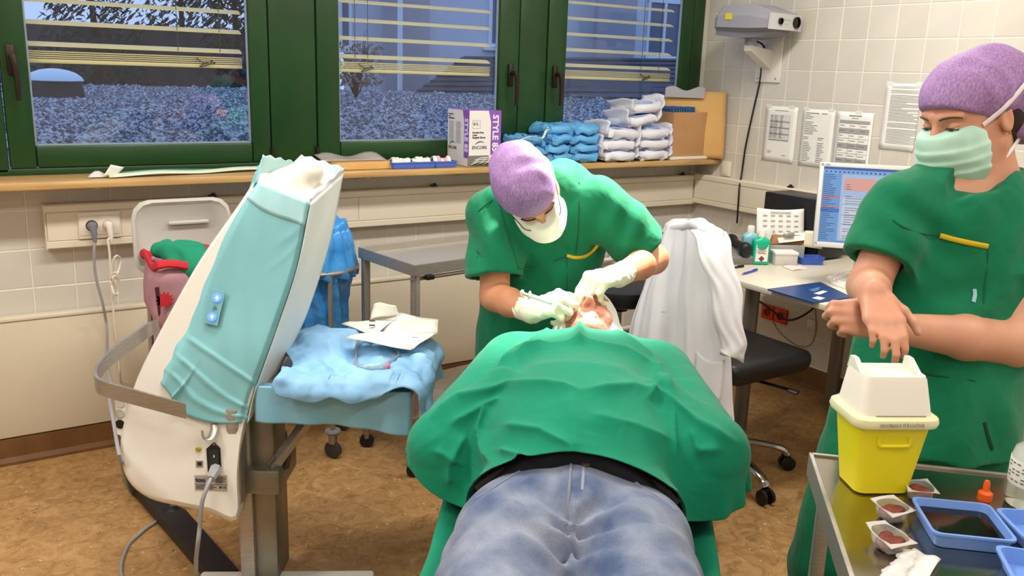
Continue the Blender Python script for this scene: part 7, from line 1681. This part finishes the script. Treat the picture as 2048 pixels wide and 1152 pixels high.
# kraft envelopes
ev = thing('padded_envelope', 'tall brown padded envelope leaning in the corner behind the cardboard box', 'envelope', (-.08, -.05, SZ)); m_env = M('kraft_envelope', srgb(214, 170, 102), .65, col2=srgb(204, 158, 92), nscale=4, bump=(18, .3), bdist=.003)
eA = [np.array(p) for p in ((-.285, .012, SZ+.0), (-.022, -.235, SZ+.0), (-.022, -.215, SZ+.365), (-.26, .018, SZ+.365))]
MB().grid(lambda u_, v_: (eA[0]*(1-u_)+eA[1]*u_)*(1-v_)+(eA[3]*(1-u_)+eA[2]*u_)*v_+np.array([-.7, -.7, 0])*.012*math.sin(PI*u_)*math.sin(PI*v_)+np.array([0, 0, .004]), 14, 14).build('body', m_env, ev, 'all'); solid(bpy.data.objects[ev.children[0].name], .02)
MB().grid(lambda u_, v_: (eA[3]*(1-u_)+eA[2]*u_)*.999+(eA[2]-eA[3])*(-.35*u_)+np.array([-.03, -.03, -.03+.05*v_+.012*math.sin(9*u_)*v_]), 12, 5).build('bubble_lining', M('grey_bubble_film', srgb(168, 166, 170), .4), ev, 'all')
# flat kraft envelope with plastic bag
p = SL(700, 334); en = thing('flat_envelope', 'flat brown envelope lying on the sill under a clear bag', 'envelope', p)
ea = [SL(640, 338), SL(762, 336), SL(742, 326), SL(655, 326)]
ea = [np.array((-2.30, -.155, SZ+.002)), np.array((-2.02, -.150, SZ+.002)), np.array((-1.99, .01, SZ+.002)), np.array((-2.30, .0, SZ+.002))]
f = MB(); pil = [Vector(tuple(p)) for p in ea]; MB().loft([[q for q in ea], [q*.98+sum(ea)/4*.02+UZ*.018 for q in ea], [q*.9+sum(ea)/4*.1+UZ*.03 for q in ea]]).build('body', m_env, en, 50)
bgp = MB().grid(lambda u_, v_: np.array([-2.33+.30*u_, -.10+.11*v_, SZ+.036+.018*v_+.01*math.sin(9*u_)*v_]), 16, 6).build('clear_bag', M('frosted_film', srgb(216, 210, 206), .25, alpha=.45), None, 'all', label='thin clear plastic bag with red print on the brown envelope', category='bag'); solid(bgp, .0008)
# blue kidney trays with swabs
for i, (px, nm) in enumerate([(790, 'left of the three on the sill'), (835, 'middle of the three on the sill'), (882, 'nearest the glove box')]):
    x = SL(px, 333)[0]; y = -.115+.0*i; tt_ = blue_tray((x, y, SZ+.001), .03*(i-1), .125, .13, .028, 'shallow blue tray with white swabs, '+nm, mat=M('sill_tray_blue', srgb(78, 112, 204), .4))
    rng = random.Random(i)
    for j in range(5): MB().tube(smoothpath([(x-.04+.018*j, y-.03, SZ+.024), (x-.03+.018*j, y, SZ+.034+rng.uniform(0, .012)), (x-.035+.02*j, y+.035, SZ+.026)], 4), .010, 6, flat=.5).build('swab', m_paper if not (i == 2 and j % 2) else M('pink_swab', srgb(224, 170, 180), .7), tt_, True)
# long flat packaging on the left of the sill
lp = thing('long_pouch', 'long flat sterile pouch with green edge lying on the left of the sill', 'packaging', (-2.9, -.12, SZ))
solid(MB().grid(lambda u_, v_: np.array([-3.20+.78*u_, -.165+.05*v_+.10*u_, SZ+.004+.010*math.sin(PI*v_)+.006*math.sin(7*u_)**2]), 24, 6).build('film', M('pale_green_film', srgb(206, 218, 198), .3), lp, 'all'), .002)
solid(MB().grid(lambda u_, v_: np.array([-3.15+.76*u_, -.115+.014*v_+.10*u_, SZ+.016+.004*math.sin(9*u_)]), 24, 3).build('green_edge', M('teal_stripe', srgb(96, 176, 150), .4), lp, 'all'), .0015)
solid(MB().grid(lambda u_, v_: np.array([-3.22+.05*u_+.03*v_, -.15+.02*u_, SZ+.006+.045*v_*(1-.3*u_)]), 6, 6).build('torn_flap', m_paper, lp, 'all'), .001)
solid(MB().grid(lambda u_, v_: np.array([-3.27+.07*u_, -.14+.02*v_, SZ+.004+.022*v_*math.sin(PI*u_)]), 6, 6).build('film_corner', M('clear_film', srgb(214, 212, 206), .2), lp, 'all'), .001)
# ---------------------------------------------------------------- instrument trolley in the foreground
TZ2 = .88; tFL = atz(1622, 910, TZ2); tNL = atz(1672, 1152, TZ2); tFR = atz(2048, 955, TZ2)
xa = tFR-tFL; xa /= np.linalg.norm(xa); ya = np.array([-xa[1], xa[0], 0]); ya = ya if ya @ (tFL-tNL) > 0 else -ya
RTr = Matrix((V3(xa), V3(ya), Vector((0, 0, 1)))).transposed(); TW, TD = .82, .52
def TT(a, b_, z=0.): return tFL*np.array([1, 1, 0])+xa*a+ya*b_+UZ*(TZ2+z)
tro = thing('trolley', 'stainless steel trolley with shiny top in the right foreground', 'trolley', TT(TW/2, -TD/2)*np.array([1, 1, 0]))
m_mirror = M('polished_steel', srgb(176, 170, 158), .17, 1.0, col2=srgb(166, 160, 148), nscale=20)
MB().box(TT(TW/2, -TD/2, -.004), (TW, TD, .008), RTr, bev=.002).build('top', m_mirror, tro)
for a, b_, w, d in ((TW/2, 0, TW, .004), (TW/2, -TD, TW, .004), (0, -TD/2, .004, TD), (TW, -TD/2, .004, TD)): MB().box(TT(a, b_, -.018), (w+.004, d+.004, .044), RTr, bev=.001).build('edge', m_steel, tro)
for a, b_ in ((.03, -.03), (TW-.03, -.03), (.03, -TD+.03), (TW-.03, -TD+.03)):
    MB().box(TT(a, b_, -TZ2/2+.02), (.025, .025, TZ2-.12), RTr, bev=.003).build('leg', m_steel, tro, True); MB().lathe([(.0001, -.012), (.04, -.012), (.04, .012), (.0001, .012)], TT(a, b_, -TZ2+.04), 18, frame3((.6, .7, 0))).build('castor_wheel', m_black, tro, True)
MB().box(TT(TW/2, -TD/2, -.62), (TW, TD, .01), RTr).build('lower_shelf', m_steel, tro)
# sharps container
KW, KZ = .80, .86; bc = atz(1745, 968, TZ2+.001); bz = -.50; RBk = rotz(bz)
bkt = thing('sharps_container', 'yellow sharps container with white hood lid on the trolley', 'container', bc, bz)
m_yel = M('yellow_polypropylene', srgb(236, 222, 24), .4); m_lidw = M('frosted_white_plastic', srgb(230, 226, 212), .4, sss=.05); m_lidc = M('cream_rim_plastic', srgb(232, 226, 180), .4)
def rr2(w, d, z, c=.02, dx=0., dy=0.):
    o = []; w *= KW; d *= KW; z *= KZ; c *= KW; dx *= KW; dy *= KW
    for sx_, sy_, a0 in ((1, 1, 0), (-1, 1, 90), (-1, -1, 180), (1, -1, 270)):
        for a in (0, 22, 45, 68, 90): o.append(V3(bc)+RBk @ Vector((dx+sx_*(w-c)+c*math.cos(math.radians(a0+a)), dy+sy_*(d-c)+c*math.sin(math.radians(a0+a)), z)))
    return o
MB().loft([rr2(.054, .044, 0), rr2(.060, .050, .003), rr2(.077, .064, .135), rr2(.079, .066, .15)]).build('bucket', m_yel, bkt, 40)
fr_l = lambda x, z: V3(bc)+RBk @ Vector((x*KW*1.5, -(.050+.0148*z/.15)*KW-.0018, z*KZ))
MB().tube(smoothpath([fr_l(-.022, .128), fr_l(-.022, .113), fr_l(-.016, .109), fr_l(.016, .109), fr_l(.022, .113), fr_l(.022, .128)], 4), .0032, 6).build('grip_ridge', m_yel, bkt, True)
rim = MB().loft([rr2(.082, .068, .146, .024), rr2(.091, .077, .149, .028), rr2(.094, .080, .157, .03), rr2(.092, .078, .166, .03), rr2(.083, .069, .171, .026)]).build('rim', m_lidc, bkt, 40)
MB().loft([rr2(.080, .066, .168, .022), rr2(.078, .064, .175, .022), rr2(.070, .050, .235, .018, 0, .006), rr2(.066, .046, .243, .016, 0, .006), rr2(.058, .038, .241, .012, 0, .006), rr2(.054, .034, .236, .012, 0, .006)]).build('hood', m_lidw, bkt, 40)
def BV(x, y, z): return V3(bc)+RBk @ Vector((x*KW, y*KW, z*KZ))
for sx_ in (-1, 1): MB().prism([BV(sx_*.067, .050, .238), BV(sx_*.067, -.012, .241), BV(sx_*.066, .026, .262), BV(sx_*.066, .044, .262)], RBk @ Vector((-sx_*.009, 0, 0))).build('hood_ear', m_lidw, bkt)
tx = MB(); RTx = RBk @ Matrix.Rotation(PI/2-.45, 3, 'X'); put_text(tx, 'MAXIMALE FÜLLHÖHE', .0076, BV(-.046, -.0822, .1560), RTx, bold=.0001); tx.box(BV(.004, -.0668, .1725), (.085, .002, .0010), RBk); tx.build('fill_level_lettering', M('embossed_grey', srgb(150, 146, 126), .6), rim)
# blister cups
m_blis = M('clear_blister', srgb(236, 238, 238), .08, alpha=.16); m_rimf = M('blister_rim', srgb(214, 210, 206), .3, alpha=.75)
m_clot = M('dark_red_swab', srgb(92, 34, 24), .55, col2=srgb(120, 52, 40), nscale=60)
def blister(px4, cpx, label, seed):
    q = [atz(x, y, TZ2+.022) for x, y in px4]; c = atz(*cpx, TZ2+.001); t = thing('blister_cup', label, 'cup', c, group='blister cups on the trolley')
    ctr = sum(q)/4; inn = [ctr+(p-ctr)*.78 for p in q]; 
    def ringc(f, z, n=24):
        o = []
        for i in range(n):
            a = 4*i/n; k = int(a); u_ = a-k; p = inn[k]*(1-u_)+inn[(k+1) % 4]*u_; cc = ctr+(p-ctr); rr_ = np.linalg.norm(p-ctr); m_ = np.mean([np.linalg.norm(x-ctr) for x in inn])*.80; d_ = (p-ctr)/rr_*(rr_*.35+m_*.65); o.append(ctr*np.array([1, 1, 0])+d_*f*np.array([1, 1, 0])+UZ*z)
        return o
    rim_ = MB(); ro = [];
    n = 24
    for i in range(n):
        a = 4*i/n; k = int(a); u_ = a-k; p = q[k]*(1-u_)+q[(k+1) % 4]*u_; ro.append(p+UZ*.003*math.sin(a*2+seed))
    ri = ringc(1.0, TZ2+.022)
    solid(MB().loft([ro, ri], cap=False).build('rim', m_rimf, t), .0008)
    solid(MB().loft([ringc(1.0, TZ2+.022), ringc(.97, TZ2+.012), ringc(.85, TZ2+.003), ringc(.3, TZ2+.002), ringc(.02, TZ2+.002)], cap=False).build('bowl', m_blis, t, 'all'), .0006)
    f = Field(); rng = np.random.RandomState(seed); r0 = np.mean([np.linalg.norm(x-ctr) for x in inn])*.5
    for i in range(9): f.u(Ell(ctr*np.array([1, 1, 0])+np.array([rng.uniform(-.7, .7)*r0, rng.uniform(-.7, .7)*r0, TZ2+.009+rng.uniform(0, .005)]), (.0125, .010, .008)), .004)
    sdf_obj('red_swabs', f, .002, m_clot, t)
blister([(1740, 1000), (1787, 990), (1833, 1018), (1785, 1038)], (1785, 1022), 'blister cup with red swabs between the sharps container and the other cups', 1)
blister([(1731, 1048), (1770, 1038), (1836, 1086), (1782, 1102)], (1780, 1080), 'blister cup with red swabs nearest the front of the trolley', 2)
blister([(1812, 960), (1855, 954), (1880, 990), (1816, 985)], (1845, 985), 'blister cup with red swabs right beside the yellow container base', 3)
# blue tray with dark liquid
tc4 = [atz(1838, 1003, TZ2+.02), atz(1992, 1018, TZ2+.02), atz(2017, 1090, TZ2+.02), atz(1850, 1070, TZ2+.02)]; tcc = sum(tc4)/4; tcc[2] = TZ2+.001; ddx = tc4[1]-tc4[0]; ang = math.atan2(ddx[1], ddx[0])
m_ltray = M('sky_blue_tray', srgb(112, 152, 222), .35)
blue_tray(tcc, ang, float(np.linalg.norm(ddx))*1.03, float(np.linalg.norm(tc4[3]-tc4[0]))*1.05, .026, 'sky blue tray filled with dark brown liquid on the trolley', (M('dark_iodine', srgb(20, 12, 8), .06), .55), m_ltray)
p = atz(2118, 1082, TZ2+.001); blue_tray(p, ang+.1, .16, .10, .026, 'second blue tray cut off by the right picture edge', None, m_ltray); p = atz(2125, 1175, TZ2+.001); blue_tray(p, ang-.1, .16, .10, .026, 'third blue tray at the lower right picture corner', None, m_ltray)
# orange dropper
p = atz(1966, 1014, TZ2+.001); dp_ = thing('dropper_bottle', 'small dropper bottle with orange cap on the trolley', 'bottle', p); m_or = M('orange_cap', srgb(240, 98, 20), .4)
MB().lathe([(.0001, 0), (.009, 0), (.009, .016), (.006, .02)], p, 16).build('bottle', M('red_vial', srgb(206, 60, 30), .4), dp_, True); MB().lathe([(.0115, .014), (.0115, .026), (.009, .028), (.0055, .03), (.005, .044), (.0035, .048), (.0001, .048)], p, 16).build('cap', m_or, dp_, True)
# glass bottle
p = atz(2058, 1010, TZ2+.001); gbt = thing('glass_bottle', 'clear glass bottle with white label at the right edge of the trolley', 'bottle', p)
m_gl = M('clear_bottle_glass', srgb(222, 232, 228), .04, trans=.9, ior=1.3)
MB().lathe([(.0001, .002), (.036, .002), (.038, .006), (.038, .085), (.034, .10), (.020, .112), (.016, .118), (.016, .13), (.019, .131), (.019, .138), (.0001, .138)], p, 32).build('glass', m_gl, gbt, True)
MB().lathe([(.0386, .040), (.0388, .042), (.0388, .082), (.0386, .084)], p, 32).build('label', m_paper, gbt, True)
tx = MB()
for i in range(6):
    for a in np.linspace(2.4, 4.4, 9): 
        if (i*7+int(a*10)) % 3: tx.box(V3(p)+Vector((.0392*math.cos(a), .0392*math.sin(a), .048+.006*i)), (.0006, .006, .0018), rotz(a))
tx.build('label_print', M('green_ink', srgb(70, 110, 96), .6), gbt)['kind'] = 'stuff'
# torn clear pouch
pq = [atz(1765, 1152, TZ2+.004), atz(1826, 1098, TZ2+.006), atz(1882, 1118, TZ2+.006), atz(1840, 1180, TZ2+.004)]
sp2 = thing('sterile_pouch', 'opened clear and white sterile pouch at the front of the trolley', 'packaging', pq[0])
solid(MB().grid(lambda u_, v_: (pq[0]*(1-u_)+pq[3]*u_)*(1-v_)+(pq[1]*(1-u_)+pq[2]*u_)*v_+UZ*(.004*math.sin(PI*u_)*math.sin(PI*v_)+.002*math.sin(9*u_+7*v_)), 12, 12).build('paper_side', M('pouch_white', srgb(226, 222, 216), .45), sp2, 'all'), .0008)
bub = Field(); bub.u(Cap((pq[0]*.3+pq[1]*.7+pq[2]*.2-pq[1]*.2)+UZ*.008, (pq[0]*.9+pq[3]*.3-pq[1]*.2)+UZ*.008, .012, .015, (UZ, 3.0)), .01); bub.disp = lambda P: (.0012*vnoise(P, 120, 1., 2)).astype(F32); sdf_obj('clear_blister', bub, .002, M('clear_blister2', srgb(232, 232, 230), .15, alpha=.55), sp2)
